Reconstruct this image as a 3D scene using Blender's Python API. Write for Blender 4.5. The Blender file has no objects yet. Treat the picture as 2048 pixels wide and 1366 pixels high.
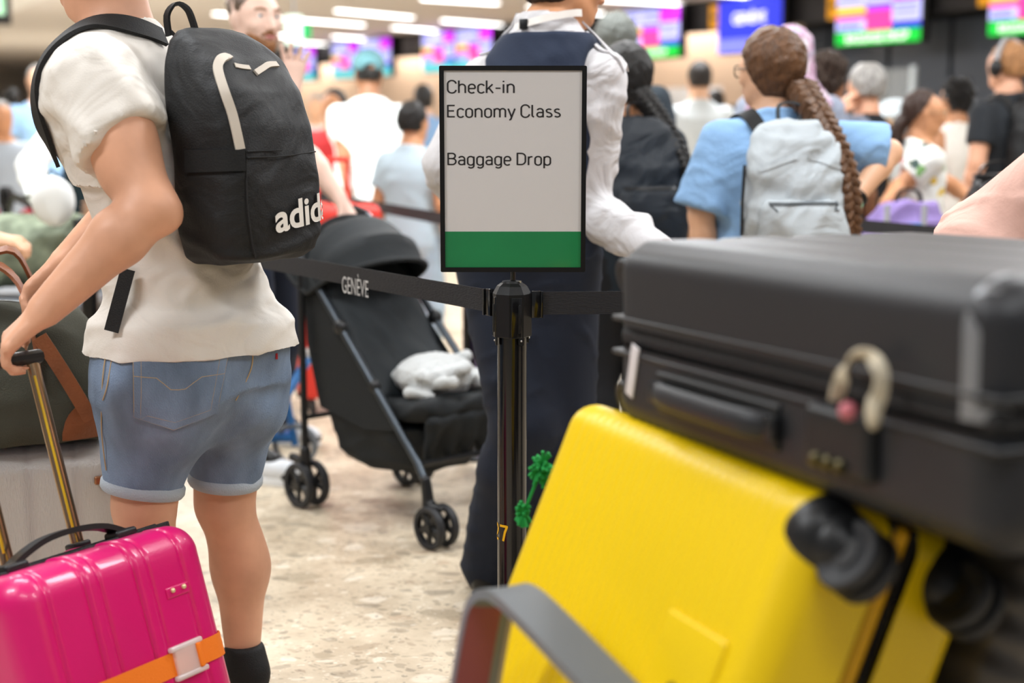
import bpy, bmesh, math, random
import numpy as np
from mathutils import Vector, Matrix, Euler
from mathutils.bvhtree import BVHTree

random.seed(7)
rng = np.random.default_rng(7)
SC = bpy.context.scene
COL = SC.collection
PI = math.pi

# ------------------------------------------------------------------ camera, world, exposure
CAM_H = 1.25
FPX = 2844.0                     # focal length in pixels of the 2048-wide frame (50 mm)
TH = math.atan(423.0 / FPX)      # pitch: horizon lies at pixel row 260
cam_d = bpy.data.cameras.new('camera')
cam = bpy.data.objects.new('camera', cam_d)
COL.objects.link(cam)
cam.location = (0, 0, CAM_H)
cam.rotation_euler = (PI / 2 - TH, 0, 0)
cam_d.sensor_width = 36.0
cam_d.lens = 36.0 * FPX / 2048.0
cam_d.clip_end = 200
cam_d.dof.use_dof = True
cam_d.dof.focus_distance = 2.88
cam_d.dof.aperture_fstop = 1.9
cam_d.dof.aperture_blades = 9
SC.camera = cam

W = bpy.data.worlds.new('world')
SC.world = W
W.use_nodes = True
W.node_tree.nodes['Background'].inputs[0].default_value = (0.93, 0.96, 1.0, 1)
W.node_tree.nodes['Background'].inputs[1].default_value = 0.24

vs = SC.view_settings
vs.view_transform = 'Standard'
vs.look = 'None'
vs.gamma = 1.0
vs.use_curve_mapping = False
vs.exposure = 0.1
SC.cycles.max_bounces = 6
SC.cycles.diffuse_bounces = 4
SC.cycles.glossy_bounces = 3
SC.cycles.transparent_max_bounces = 6
SC.cycles.caustics_reflective = False
SC.cycles.caustics_refractive = False
SC.cycles.adaptive_threshold = 0.02


def lamp_area(name, loc, size, power, color=(1, 1, 1), rot=(0, 0, 0)):
    d = bpy.data.lights.new(name, 'AREA')
    d.shape = 'RECTANGLE'
    d.size, d.size_y = size
    d.energy = power
    d.color = color
    o = bpy.data.objects.new(name, d)
    COL.objects.link(o)
    o.location = loc
    o.rotation_euler = rot
    return o


def lamp_spot(name, loc, target, power, angle, blend=0.25, color=(1, 1, 1), radius=0.06):
    d = bpy.data.lights.new(name, 'SPOT')
    d.energy = power
    d.spot_size = angle
    d.spot_blend = blend
    d.color = color
    d.shadow_soft_size = radius
    o = bpy.data.objects.new(name, d)
    COL.objects.link(o)
    o.location = loc
    o.rotation_euler = (Vector(target) - Vector(loc)).to_track_quat('-Z', 'Y').to_euler()
    return o


# the hall's own ceiling light, rows of linear luminaires (visible ones are built below)
CEIL = 3.1
for (x, y, pw) in [(-2.3, 1.3, 62), (0.2, 0.2, 26), (2.4, 1.2, 44), (-1.2, 3.2, 46), (1.4, 3.6, 50),
                   (-2.8, 5.6, 70), (0.2, 6.2, 70), (3.0, 5.6, 70), (-3.0, 9.5, 130), (1.0, 10.0, 130),
                   (4.4, 9.5, 110), (-4.0, 15.0, 200), (1.0, 15.0, 190), (-6.5, 21.0, 240), (-9.5, 14.0, 240), (-10.0, 30.0, 320)]:
    lamp_area('ceiling_lamp_light', (x, y, CEIL - 0.06), (1.5, 0.3), pw * 1.05, (0.93, 0.965, 1.0))

# spots added under the ceiling to imitate sunlight on two patches of the queue
SUN_SPOTS = [((-1.6, 4.9, 2.9), (-0.83, 8.1, 1.22), 900, 0.24),
             ((-2.3, 3.6, 2.9), (-1.90, 5.45, 1.05), 260, 0.17)]
for a, b, pw, an in SUN_SPOTS:
    lamp_spot('sun_patch_spot', a, b, pw, an, 0.3, (0.93, 1.0, 0.98), 0.04)


# ------------------------------------------------------------------ pixel -> place
CT, ST = math.cos(TH), math.sin(TH)


def at(px, py, Y):
    """world point on the upright plane at distance Y that the photograph shows at pixel (px, py)"""
    x = (px - 1024.0) / FPX
    u = (683.0 - py) / FPX
    t = Y / (CT + u * ST)
    return np.array([x * t, Y, CAM_H + (-ST + u * CT) * t])


def on_z(px, py, z):
    x = (px - 1024.0) / FPX
    u = (683.0 - py) / FPX
    dz = -ST + u * CT
    t = (z - CAM_H) / dz
    return np.array([x * t, (CT + u * ST) * t, z])


# ------------------------------------------------------------------ materials
def lin(c):
    if isinstance(c, str):
        c = c.lstrip('#')
        c = [int(c[i:i + 2], 16) / 255 for i in (0, 2, 4)]
    return tuple((v / 12.92 if v <= 0.04045 else ((v + 0.055) / 1.055) ** 2.4) for v in c) + (1.0,)


MATS = {}


def mat(name, col='#808080', rough=0.6, metal=0.0, bump=0.0, bscale=60.0, stretch=(1, 1, 1), vary=0.0, vscale=6.0,
        emit=None, estr=0.0, spec=0.5, trans=0.0, alpha=1.0, coat=0.0, sheen=0.0, sss=0.0, wave=False, ior=1.45, fold=0.0, fscale=9.0):
    if name in MATS:
        return MATS[name]
    m = bpy.data.materials.new(name)
    m.use_nodes = True
    nt = m.node_tree
    N, L = nt.nodes, nt.links
    b = N['Principled BSDF']
    b.inputs['Base Color'].default_value = lin(col)
    b.inputs['Roughness'].default_value = rough
    b.inputs['Metallic'].default_value = metal
    b.inputs['Specular IOR Level'].default_value = spec
    b.inputs['IOR'].default_value = ior
    if trans:
        b.inputs['Transmission Weight'].default_value = trans
    if alpha < 1:
        b.inputs['Alpha'].default_value = alpha
    if coat:
        b.inputs['Coat Weight'].default_value = coat
        b.inputs['Coat Roughness'].default_value = 0.08
    if sheen:
        b.inputs['Sheen Weight'].default_value = sheen
        b.inputs['Sheen Roughness'].default_value = 0.5
    if sss:
        b.inputs['Subsurface Weight'].default_value = sss
        b.inputs['Subsurface Radius'].default_value = (0.012, 0.005, 0.003)
        b.inputs['Subsurface Scale'].default_value = 1.0
    if emit:
        b.inputs['Emission Color'].default_value = lin(emit)
        b.inputs['Emission Strength'].default_value = estr
    if bump or vary or fold:
        tc = N.new('ShaderNodeTexCoord')
        mp = N.new('ShaderNodeMapping')
        mp.inputs['Scale'].default_value = stretch
        L.new(tc.outputs['Object'], mp.inputs['Vector'])
    if bump:
        if wave:
            nz = N.new('ShaderNodeTexWave')
            nz.inputs['Scale'].default_value = bscale
            nz.inputs['Distortion'].default_value = 4.0
            nz.inputs['Detail'].default_value = 2.0
            nz.inputs['Detail Scale'].default_value = 2.0
        else:
            nz = N.new('ShaderNodeTexNoise')
            nz.inputs['Scale'].default_value = bscale
            nz.inputs['Detail'].default_value = 4.0
        L.new(mp.outputs[0], nz.inputs['Vector'])
        bp = N.new('ShaderNodeBump')
        bp.inputs['Strength'].default_value = min(1.0, bump)
        bp.inputs['Distance'].default_value = 0.01
        L.new(nz.outputs['Fac' if 'Fac' in nz.outputs else 0], bp.inputs['Height'])
        L.new(bp.outputs[0], b.inputs['Normal'])
    if fold:      # soft cloth creases as relief
        fz = N.new('ShaderNodeTexNoise')
        fz.inputs['Scale'].default_value = fscale
        fz.inputs['Detail'].default_value = 2.5
        fz.inputs['Roughness'].default_value = 0.45
        fz.inputs['Distortion'].default_value = 1.6
        L.new(mp.outputs[0], fz.inputs['Vector'])
        fb = N.new('ShaderNodeBump')
        fb.inputs['Strength'].default_value = 1.0
        fb.inputs['Distance'].default_value = fold
        L.new(fz.outputs['Fac'], fb.inputs['Height'])
        if bump:
            L.new(fb.outputs[0], bp.inputs['Normal'])
        else:
            L.new(fb.outputs[0], b.inputs['Normal'])
    if vary:
        n2 = N.new('ShaderNodeTexNoise')
        n2.inputs['Scale'].default_value = vscale
        n2.inputs['Detail'].default_value = 5.0
        L.new(mp.outputs[0], n2.inputs['Vector'])
        r = N.new('ShaderNodeValToRGB')
        c = np.array(lin(col))
        r.color_ramp.elements[0].position = 0.3
        r.color_ramp.elements[1].position = 0.7
        r.color_ramp.elements[0].color = tuple(np.clip(c * (1 - vary), 0, 1)[:3]) + (1,)
        r.color_ramp.elements[1].color = tuple(np.clip(c * (1 + vary), 0, 1)[:3]) + (1,)
        L.new(n2.outputs['Fac'], r.inputs['Fac'])
        L.new(r.outputs[0], b.inputs['Base Color'])
    MATS[name] = m
    return m


# ------------------------------------------------------------------ geometry containers
class G:
    """verts (N,3) and faces; + joins two pieces that belong to one part"""

    def __init__(self, v, f):
        self.v = np.asarray(v, float).reshape(-1, 3)
        self.f = f

    def __add__(self, o):
        n = len(self.v)
        return G(np.vstack([self.v, o.v]), list(self.f) + [tuple(i + n for i in q) for q in o.f])

    def xf(self, M):
        M = np.array(M)
        return G(self.v @ M[:3, :3].T + M[:3, 3], self.f)

    def mv(self, x, y, z):
        return G(self.v + np.array([x, y, z]), self.f)


def rotz(a):
    return np.array(Matrix.Rotation(a, 4, 'Z'))


def frame(o, x, y, z):
    M = np.eye(4)
    M[:3, 0], M[:3, 1], M[:3, 2], M[:3, 3] = x, y, z, o
    return M


def nrm(v):
    v = np.asarray(v, float)
    return v / (np.linalg.norm(v) + 1e-12)


def mesh(name, g, smooth=True, auto=None):
    me = bpy.data.meshes.new(name)
    me.from_pydata(g.v.tolist(), [], [tuple(int(i) for i in q) for q in g.f])
    me.update()
    if smooth:
        me.polygons.foreach_set('use_smooth', [True] * len(me.polygons))
        if auto:
            me.set_sharp_from_angle(angle=auto)
    return me


def obj(name, g, m, parent=None, smooth=True, auto=math.radians(40), fix=False):
    me = g if isinstance(g, bpy.types.Mesh) else mesh(name, g, smooth, auto)
    if fix:
        bm = bmesh.new()
        bm.from_mesh(me)
        bmesh.ops.recalc_face_normals(bm, faces=bm.faces)
        bm.to_mesh(me)
        bm.free()
    if m is not None and not me.materials:
        me.materials.append(m)
    o = bpy.data.objects.new(name, me)
    COL.objects.link(o)
    if parent is not None:
        o.parent = parent
    return o


def tag(o, label=None, cat=None, group=None, kind=None):
    if label:
        o['label'] = label
    if cat:
        o['category'] = cat
    if group:
        o['group'] = group
    if kind:
        o['kind'] = kind
    return o


class T:
    """a thing: an Empty at its base that parents its parts; part geometry may be given in world or local axes"""

    def __init__(self, name, label, cat, loc=(0, 0, 0), rz=0.0, group=None, M=None):
        self.o = bpy.data.objects.new(name, None)
        self.o.empty_display_size = 0.1
        COL.objects.link(self.o)
        self.M = np.array(Matrix.Translation(Vector(loc)) @ Matrix.Rotation(rz, 4, 'Z')) if M is None else np.array(M)
        self.o.matrix_world = Matrix(self.M.tolist())
        self.Mi = np.linalg.inv(self.M)
        tag(self.o, label, cat, group)

    def loc(self, p):
        return self.Mi[:3, :3] @ np.asarray(p, float) + self.Mi[:3, 3]

    def part(self, name, g, m, world=False, sub=None, label=None, **k):
        if world and isinstance(g, G):
            g = g.xf(self.Mi)
        o = obj(name, g, m, sub or self.o, **k)
        if label:
            o['label'] = label
        return o


# ------------------------------------------------------------------ shape helpers
def box(sx, sy, sz, c=(0, 0, 0), bev=0.0, seg=2):
    bm = bmesh.new()
    bmesh.ops.create_cube(bm, size=1)
    for v in bm.verts:
        v.co.x *= sx
        v.co.y *= sy
        v.co.z *= sz
    if bev:
        bmesh.ops.bevel(bm, geom=bm.edges[:], offset=bev, segments=seg, profile=0.5, affect='EDGES')
    bm.verts.ensure_lookup_table()
    bm.verts.index_update()
    v = [(p.co.x + c[0], p.co.y + c[1], p.co.z + c[2]) for p in bm.verts]
    f = [tuple(p.index for p in q.verts) for q in bm.faces]
    bm.free()
    return G(v, f)


def resample(pts, n, closed=False):
    p = np.asarray(pts, float)
    if closed:
        p = np.vstack([p, p[:1]])
    # Catmull-Rom
    m = len(p)
    out = []
    for s in np.linspace(0, m - 1, n, endpoint=not closed):
        i = min(int(s), m - 2)
        t = s - i
        if closed:
            p0 = p[i - 1] if i > 0 else p[m - 2]
            p3 = p[i + 2] if i + 2 < m else p[1]
        else:
            p0 = p[max(i - 1, 0)]
            p3 = p[min(i + 2, m - 1)]
        p1, p2 = p[i], p[i + 1]
        out.append(0.5 * (2 * p1 + (p2 - p0) * t + (2 * p0 - 5 * p1 + 4 * p2 - p3) * t * t + (3 * p1 - p0 - 3 * p2 + p3) * t ** 3))
    return np.array(out)


def tube(pts, r, seg=8, closed=False, caps=True, flat=None, up=None):
    """sweep a circle (or an ellipse: flat = (rx, ry) factors) along pts; r is a number or one per point"""
    p = np.asarray(pts, float)
    n = len(p)
    rr = np.full(n, r, float) if np.isscalar(r) else np.asarray(r, float)
    if closed:
        tg = np.roll(p, -1, 0) - np.roll(p, 1, 0)
    else:
        tg = np.gradient(p, axis=0)
    tg /= np.linalg.norm(tg, axis=1)[:, None] + 1e-12
    a = np.array(up if up is not None else ([0, 0, 1.0] if abs(tg[0][2]) < 0.9 else [1.0, 0, 0]))
    V = []
    fx, fy = flat if flat else (1, 1)
    for i in range(n):
        x = a - tg[i] * a.dot(tg[i])
        x /= np.linalg.norm(x) + 1e-12
        if up is None:
            a = x
        y = np.cross(tg[i], x)
        for k in range(seg):
            q = 2 * PI * k / seg
            V.append(p[i] + rr[i] * (fx * math.cos(q) * x + fy * math.sin(q) * y))
    F = []
    for i in range(n if closed else n - 1):
        j = (i + 1) % n
        for k in range(seg):
            l = (k + 1) % seg
            F.append((i * seg + k, i * seg + l, j * seg + l, j * seg + k))
    if caps and not closed:
        F.append(tuple(range(seg - 1, -1, -1)))
        F.append(tuple((n - 1) * seg + k for k in range(seg)))
    return G(V, F)


def strap(pts, wdir, w, t):
    """a flat band along pts, w wide along wdir (one vector or one per point), t thick"""
    p = np.asarray(pts, float)
    n = len(p)
    tg = np.gradient(p, axis=0)
    wd = np.asarray(wdir, float)
    if wd.ndim == 1:
        wd = np.tile(wd, (n, 1))
    V, F = [], []
    ww = np.full(n, w, float) if np.isscalar(w) else np.asarray(w, float)
    for i in range(n):
        d = nrm(tg[i])
        x = nrm(wd[i] - d * wd[i].dot(d))
        y = np.cross(d, x)
        for sx, sy in ((-1, -1), (1, -1), (1, 1), (-1, 1)):
            V.append(p[i] + x * sx * ww[i] / 2 + y * sy * t / 2)
    for i in range(n - 1):
        for k in range(4):
            l = (k + 1) % 4
            F.append((4 * i + k, 4 * i + l, 4 * i + 4 + l, 4 * i + 4 + k))
    F.append((3, 2, 1, 0))
    F.append((4 * n - 4, 4 * n - 3, 4 * n - 2, 4 * n - 1))
    return G(V, F)


def lathe(prof, seg=24):
    V, F = [], []
    n = len(prof)
    for r, z in prof:
        for k in range(seg):
            a = 2 * PI * k / seg
            V.append((r * math.cos(a), r * math.sin(a), z))
    for i in range(n - 1):
        for k in range(seg):
            l = (k + 1) % seg
            F.append((i * seg + k, i * seg + l, (i + 1) * seg + l, (i + 1) * seg + k))
    F.append(tuple(range(seg - 1, -1, -1)))
    F.append(tuple((n - 1) * seg + k for k in range(seg)))
    return G(V, F)


def prism(poly, t, c=0.0):
    """2-D polygon in the xz plane, extruded t along y about y=c"""
    n = len(poly)
    V = [(x, c - t / 2, z) for x, z in poly] + [(x, c + t / 2, z) for x, z in poly]
    F = [tuple(range(n)), tuple(range(2 * n - 1, n - 1, -1))]
    for i in range(n):
        j = (i + 1) % n
        F.append((j, i, n + i, n + j))
    return G(V, F)


def rrect(w, h, r, k=5):
    out = []
    for cx, cz, a0 in ((w / 2 - r, h / 2 - r, 0), (-w / 2 + r, h / 2 - r, 90), (-w / 2 + r, -h / 2 + r, 180), (w / 2 - r, -h / 2 + r, 270)):
        for i in range(k + 1):
            a = math.radians(a0 + 90 * i / k)
            out.append((cx + r * math.cos(a), cz + r * math.sin(a)))
    return out


def loft(rings, caps=True):
    n = len(rings[0])
    V = np.vstack([np.asarray(r, float) for r in rings])
    F = []
    for i in range(len(rings) - 1):
        for k in range(n):
            l = (k + 1) % n
            F.append((i * n + k, i * n + l, (i + 1) * n + l, (i + 1) * n + k))
    if caps:
        F.append(tuple(range(n - 1, -1, -1)))
        F.append(tuple((len(rings) - 1) * n + k for k in range(n)))
    return G(V, F)


def rbox(sx, sy, sz, r, n=(24, 8, 24), k=5, split=None, disp=None, keep=None):
    """rounded box; split=(axis, [coords]) adds cut lines; disp(P, N)->offset; keep(centroid)->bool picks faces"""
    h = np.array([sx, sy, sz]) / 2
    cs = []
    for a in range(3):
        inner = np.linspace(-(h[a] - r), h[a] - r, max(2, n[a]))
        arc = np.array([math.tan(q) for q in np.linspace(0, PI / 4, k + 1)[1:]]) * r
        c = np.concatenate([-(h[a] - r) - arc[::-1], inner, h[a] - r + arc])
        if split and split[0] == a:
            c = np.unique(np.concatenate([c, split[1]]))
        cs.append(c)
    V, F, idx = [], [], {}

    def vid(p):
        key = (round(p[0], 6), round(p[1], 6), round(p[2], 6))
        if key not in idx:
            idx[key] = len(V)
            V.append(p)
        return idx[key]
    for a in range(3):
        b, c = (a + 1) % 3, (a + 2) % 3
        for sgn in (-1, 1):
            for i in range(len(cs[b]) - 1):
                for j in range(len(cs[c]) - 1):
                    q = []
                    for (u, w) in ((i, j), (i + 1, j), (i + 1, j + 1), (i, j + 1)):
                        p = [0, 0, 0]
                        p[a] = sgn * h[a]
                        p[b] = cs[b][u]
                        p[c] = cs[c][w]
                        q.append(p)
                    if keep and not keep(np.mean(q, 0)):
                        continue
                    ids = [vid(p) for p in q]
                    F.append(tuple(ids if sgn > 0 else ids[::-1]))
    V = np.array(V, float)
    cl = np.clip(V, -(h - r), h - r)
    d = V - cl
    L = np.linalg.norm(d, axis=1)[:, None]
    N = d / (L + 1e-12)
    P = cl + r * N
    if disp is not None:
        P = P + N * np.asarray(disp(P, N))[:, None]
    return G(P, F)


def ball(c, r, seg=12, rings=8, M=None):
    r = np.array([r, r, r] if np.isscalar(r) else r, float)
    V, F = [], []
    for i in range(rings + 1):
        a = PI * i / rings
        for k in range(seg):
            b = 2 * PI * k / seg
            V.append((math.sin(a) * math.cos(b), math.sin(a) * math.sin(b), math.cos(a)))
    for i in range(rings):
        for k in range(seg):
            l = (k + 1) % seg
            F.append((i * seg + k, (i + 1) * seg + k, (i + 1) * seg + l, i * seg + l))
    V = np.array(V) * r
    if M is not None:
        V = V @ np.asarray(M).T
    return G(V + np.asarray(c, float), F)


def text_geo(body, size=1.0, bold=0.0, xs=1.0, shear=0.0, spacing=1.0, depth=0.0):
    cu = bpy.data.curves.new('txt', 'FONT')
    cu.body = body
    cu.size = size
    cu.offset = bold
    cu.shear = shear
    cu.space_character = spacing
    cu.extrude = depth
    cu.resolution_u = 4
    o = bpy.data.objects.new('txt', cu)
    COL.objects.link(o)
    dg = bpy.context.evaluated_depsgraph_get()
    me = bpy.data.meshes.new_from_object(o.evaluated_get(dg))
    v = np.array([p.co[:] for p in me.vertices])
    f = [tuple(q.vertices) for q in me.polygons]
    bpy.data.objects.remove(o)
    bpy.data.curves.remove(cu)
    bpy.data.meshes.remove(me)
    v[:, 0] *= xs
    return G(v, f)


# ------------------------------------------------------------------ implicit surfaces (smooth organic forms)
class P:
    """one implicit primitive: f(X,Y,Z)->distance, bounding box, operation and blend radius"""

    def __init__(self, f, lo, hi, op='u', k=0.02):
        self.f, self.lo, self.hi, self.op, self.k = f, np.asarray(lo, float), np.asarray(hi, float), op, k


def cap(a, b, r1, r2=None, k=0.02, op='u', clip=None, flat=None):
    """tapered capsule; clip=(point, normal) cuts it flat; flat=(dir, factor) squashes it along dir"""
    a, b = np.asarray(a, float), np.asarray(b, float)
    r2 = r1 if r2 is None else r2
    ba = b - a
    L2 = ba.dot(ba) + 1e-12
    fd = nrm(flat[0]) if flat else None

    def f(X, Y, Z):
        px, py, pz = X - a[0], Y - a[1], Z - a[2]
        h = np.clip((px * ba[0] + py * ba[1] + pz * ba[2]) / L2, 0, 1)
        dx, dy, dz = px - h * ba[0], py - h * ba[1], pz - h * ba[2]
        if fd is not None:
            s = dx * fd[0] + dy * fd[1] + dz * fd[2]
            g = s * (flat[1] - 1)
            dx, dy, dz = dx + g * fd[0], dy + g * fd[1], dz + g * fd[2]
        d = np.sqrt(dx * dx + dy * dy + dz * dz) - (r1 + (r2 - r1) * h)
        if clip is not None:
            q, n = clip
            d = np.maximum(d, (X - q[0]) * n[0] + (Y - q[1]) * n[1] + (Z - q[2]) * n[2])
        return d
    R = max(r1, r2)
    return P(f, np.minimum(a, b) - R, np.maximum(a, b) + R, op, k)


def ell(c, r, R=None, k=0.02, op='u', clip=None):
    c, r = np.asarray(c, float), np.asarray(r, float)
    R = np.eye(3) if R is None else np.asarray(R, float)     # columns: the ellipsoid's own axes

    def f(X, Y, Z):
        px, py, pz = X - c[0], Y - c[1], Z - c[2]
        u = px * R[0, 0] + py * R[1, 0] + pz * R[2, 0]
        v = px * R[0, 1] + py * R[1, 1] + pz * R[2, 1]
        w = px * R[0, 2] + py * R[1, 2] + pz * R[2, 2]
        k0 = np.sqrt((u / r[0]) ** 2 + (v / r[1]) ** 2 + (w / r[2]) ** 2)
        k1 = np.sqrt((u / r[0] ** 2) ** 2 + (v / r[1] ** 2) ** 2 + (w / r[2] ** 2) ** 2) + 1e-9
        d = k0 * (k0 - 1) / k1
        if clip is not None:
            for q, n in clip:
                d = np.maximum(d, (X - q[0]) * n[0] + (Y - q[1]) * n[1] + (Z - q[2]) * n[2])
        return d
    m = float(max(r))
    return P(f, c - m, c + m, op, k)


def stack(secs, k=0.02, op='u', e=2.3, grow=0.0, zlo=None, zhi=None):
    """a trunk: sections (z, cx, cy, half-width, half-depth, twist) blended along z"""
    s = np.array([tuple(q) + (0,) * (6 - len(q)) for q in secs], float)
    z0, z1 = (s[0, 0] if zlo is None else zlo), (s[-1, 0] if zhi is None else zhi)

    def f(X, Y, Z):
        z = Z[0, 0, :]
        I = [np.interp(z, s[:, 0], s[:, i]) for i in range(1, 6)]
        cx, cy, a, b, tw = I
        a, b = a + grow, b + grow
        dx, dy = X - cx, Y - cy
        c_, s_ = np.cos(tw), np.sin(tw)
        u = (dx * c_ + dy * s_) / a
        v = (-dx * s_ + dy * c_) / b
        q = (np.abs(u) ** e + np.abs(v) ** e) ** (1 / e)
        d = (q - 1) * np.minimum(a, b)
        return np.maximum(d, np.maximum(z0 - Z, Z - z1))
    R = s[:, 3:5].max() + grow
    lo = (s[:, 1].min() - R, s[:, 2].min() - R, z0)
    hi = (s[:, 1].max() + R, s[:, 2].max() + R, z1)
    return P(f, lo, hi, op, k)


def half(q, n, lo, hi, op='i', k=0.004):
    q, n = np.asarray(q, float), nrm(n)

    def f(X, Y, Z):
        return (X - q[0]) * n[0] + (Y - q[1]) * n[1] + (Z - q[2]) * n[2]
    return P(f, lo, hi, op, k)


def _smin(a, b, k):
    h = np.clip(0.5 + 0.5 * (b - a) / k, 0, 1)
    return b + (a - b) * h - k * h * (1 - h)


def implicit(prims, res, smooth=1, grow=0.0, disp=None):
    un = [p for p in prims if p.op == 'u']
    lo = np.min([p.lo for p in un], 0) - 3 * res - grow - 0.01
    hi = np.max([p.hi for p in un], 0) + 3 * res + grow + 0.01
    n = np.ceil((hi - lo) / res).astype(int) + 1
    ax = [lo[i] + res * np.arange(n[i]) for i in range(3)]
    F = np.full(n, 1.0, np.float32)
    for p in prims:
        if p.op == 'i':
            sl = [slice(0, n[i]) for i in range(3)]
        else:
            m = p.k + grow + 3 * res
            i0 = np.clip(np.floor((p.lo - m - lo) / res).astype(int), 0, n - 1)
            i1 = np.clip(np.ceil((p.hi + m - lo) / res).astype(int) + 1, 1, n)
            sl = [slice(i0[i], i1[i]) for i in range(3)]
        X = ax[0][sl[0]][:, None, None].astype(np.float32)
        Y = ax[1][sl[1]][None, :, None].astype(np.float32)
        Z = ax[2][sl[2]][None, None, :].astype(np.float32)
        d = p.f(X, Y, Z).astype(np.float32)
        c = F[sl[0], sl[1], sl[2]]
        if p.op == 'u':
            F[sl[0], sl[1], sl[2]] = _smin(c, d - grow, p.k)
        elif p.op == 's':
            F[sl[0], sl[1], sl[2]] = -_smin(-c, d, p.k)
        else:
            F[sl[0], sl[1], sl[2]] = -_smin(-c, -d, p.k)
    g = surface_nets(F, lo, res)
    for _ in range(smooth):
        g = relax(g)
    if disp is not None:
        N = vnormals(g)
        g.v = g.v + N * np.asarray(disp(g.v, N))[:, None]
    return g


def surface_nets(F, lo, res):
    S = F < 0
    nx, ny, nz = F.shape
    c = np.zeros((nx - 1, ny - 1, nz - 1), np.int8)
    cor = [(i, j, k) for i in (0, 1) for j in (0, 1) for k in (0, 1)]
    for d in cor:
        c += S[d[0]:nx - 1 + d[0], d[1]:ny - 1 + d[1], d[2]:nz - 1 + d[2]]
    act = (c > 0) & (c < 8)
    ii = np.argwhere(act)
    idx = np.full(act.shape, -1, np.int64)
    idx[act] = np.arange(len(ii))
    acc = np.zeros((len(ii), 3))
    cnt = np.zeros(len(ii))
    for a in cor:
        for ax in range(3):
            if a[ax]:
                continue
            b = list(a)
            b[ax] = 1
            fa = F[ii[:, 0] + a[0], ii[:, 1] + a[1], ii[:, 2] + a[2]]
            fb = F[ii[:, 0] + b[0], ii[:, 1] + b[1], ii[:, 2] + b[2]]
            m = (fa < 0) != (fb < 0)
            t = np.where(m, fa / np.where(m, fa - fb, 1), 0)
            pos = np.tile(np.array(a, float), (len(ii), 1))
            pos[:, ax] += t
            acc[m] += pos[m]
            cnt[m] += 1
    V = lo + res * (ii + acc / np.maximum(cnt, 1)[:, None])
    Fs = []
    for ax in range(3):
        b, d = (ax + 1) % 3, (ax + 2) % 3
        sa = [slice(None)] * 3
        sb = [slice(None)] * 3
        sa[ax] = slice(0, -1)
        sb[ax] = slice(1, None)
        A, B = S[tuple(sa)], S[tuple(sb)]
        e = np.argwhere(A != B)
        ok = (e[:, b] > 0) & (e[:, d] > 0) & (e[:, b] < F.shape[b] - 1) & (e[:, d] < F.shape[d] - 1)
        e = e[ok]
        q = []
        for ob, od in ((-1, -1), (0, -1), (0, 0), (-1, 0)):
            t = e.copy()
            t[:, b] += ob
            t[:, d] += od
            q.append(idx[t[:, 0], t[:, 1], t[:, 2]])
        q = np.stack(q, 1)
        inside = A[tuple(e.T)]
        q[~inside] = q[~inside][:, ::-1]
        Fs.append(q)
    Fa = np.vstack(Fs)
    Fa = Fa[(Fa >= 0).all(1)]
    return G(V, Fa)


def relax(g, lam=0.5):
    F = np.asarray(g.f)
    n = len(g.v)
    S = np.zeros((n, 3))
    C = np.zeros(n)
    for i in range(4):
        a, b = F[:, i], F[:, (i + 1) % 4]
        for c in range(3):
            S[:, c] += np.bincount(a, g.v[b, c], n) + np.bincount(b, g.v[a, c], n)
        C += np.bincount(a, minlength=n) + np.bincount(b, minlength=n)
    return G(g.v * (1 - lam) + lam * S / np.maximum(C, 1)[:, None], g.f)


def vnormals(g):
    F = np.asarray(g.f)
    d1 = g.v[F[:, 2]] - g.v[F[:, 0]]
    d2 = g.v[F[:, 3]] - g.v[F[:, 1]]
    fn = np.cross(d1, d2)
    N = np.zeros_like(g.v)
    for i in range(4):
        for c in range(3):
            N[:, c] += np.bincount(F[:, i], fn[:, c], len(g.v))
    return N / (np.linalg.norm(N, axis=1)[:, None] + 1e-12)


def bvh(g):
    return BVHTree.FromPolygons([Vector(p) for p in g.v], [tuple(int(i) for i in q) for q in g.f])


def drape(g, tree, direction, off=0.002, tdir=None):
    """push points along direction until they lie on the surface held by tree (straps, pockets, prints)"""
    d = Vector(nrm(direction))
    out = []
    for p in g.v:
        h = tree.ray_cast(Vector(p) - d * 1.0, d)
        if h[0] is None:
            q = tree.find_nearest(Vector(p))
            h = (q[0], q[1])
            nn = h[1]
        else:
            nn = h[1]
        if nn.dot(d) > 0:
            nn = -nn
        out.append(h[0] + nn * off)
    return G([tuple(q) for q in out], g.f)


def patch(o, ux, uy, poly_or_wh, nu=12, nv=12):
    """flat grid of w x h spanned by ux, uy about o, ready to be draped"""
    w, h = poly_or_wh
    o, ux, uy = np.asarray(o, float), nrm(ux), nrm(uy)
    V, F = [], []
    for j in range(nv + 1):
        for i in range(nu + 1):
            V.append(o + ux * w * (i / nu - 0.5) + uy * h * (j / nv - 0.5))
    for j in range(nv):
        for i in range(nu):
            a = j * (nu + 1) + i
            F.append((a, a + 1, a + nu + 2, a + nu + 1))
    return G(V, F)


def solidify(g, t):
    """close an open sheet into a thin solid"""
    bm = bmesh.new()
    vs_ = [bm.verts.new(p) for p in g.v]
    for q in g.f:
        try:
            bm.faces.new([vs_[i] for i in q])
        except ValueError:
            pass
    bm.normal_update()
    bmesh.ops.solidify(bm, geom=bm.faces[:] + bm.edges[:] + bm.verts[:], thickness=t)
    bm.verts.index_update()
    r = G([v.co[:] for v in bm.verts], [tuple(v.index for v in f.verts) for f in bm.faces])
    bm.free()
    return r


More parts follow.
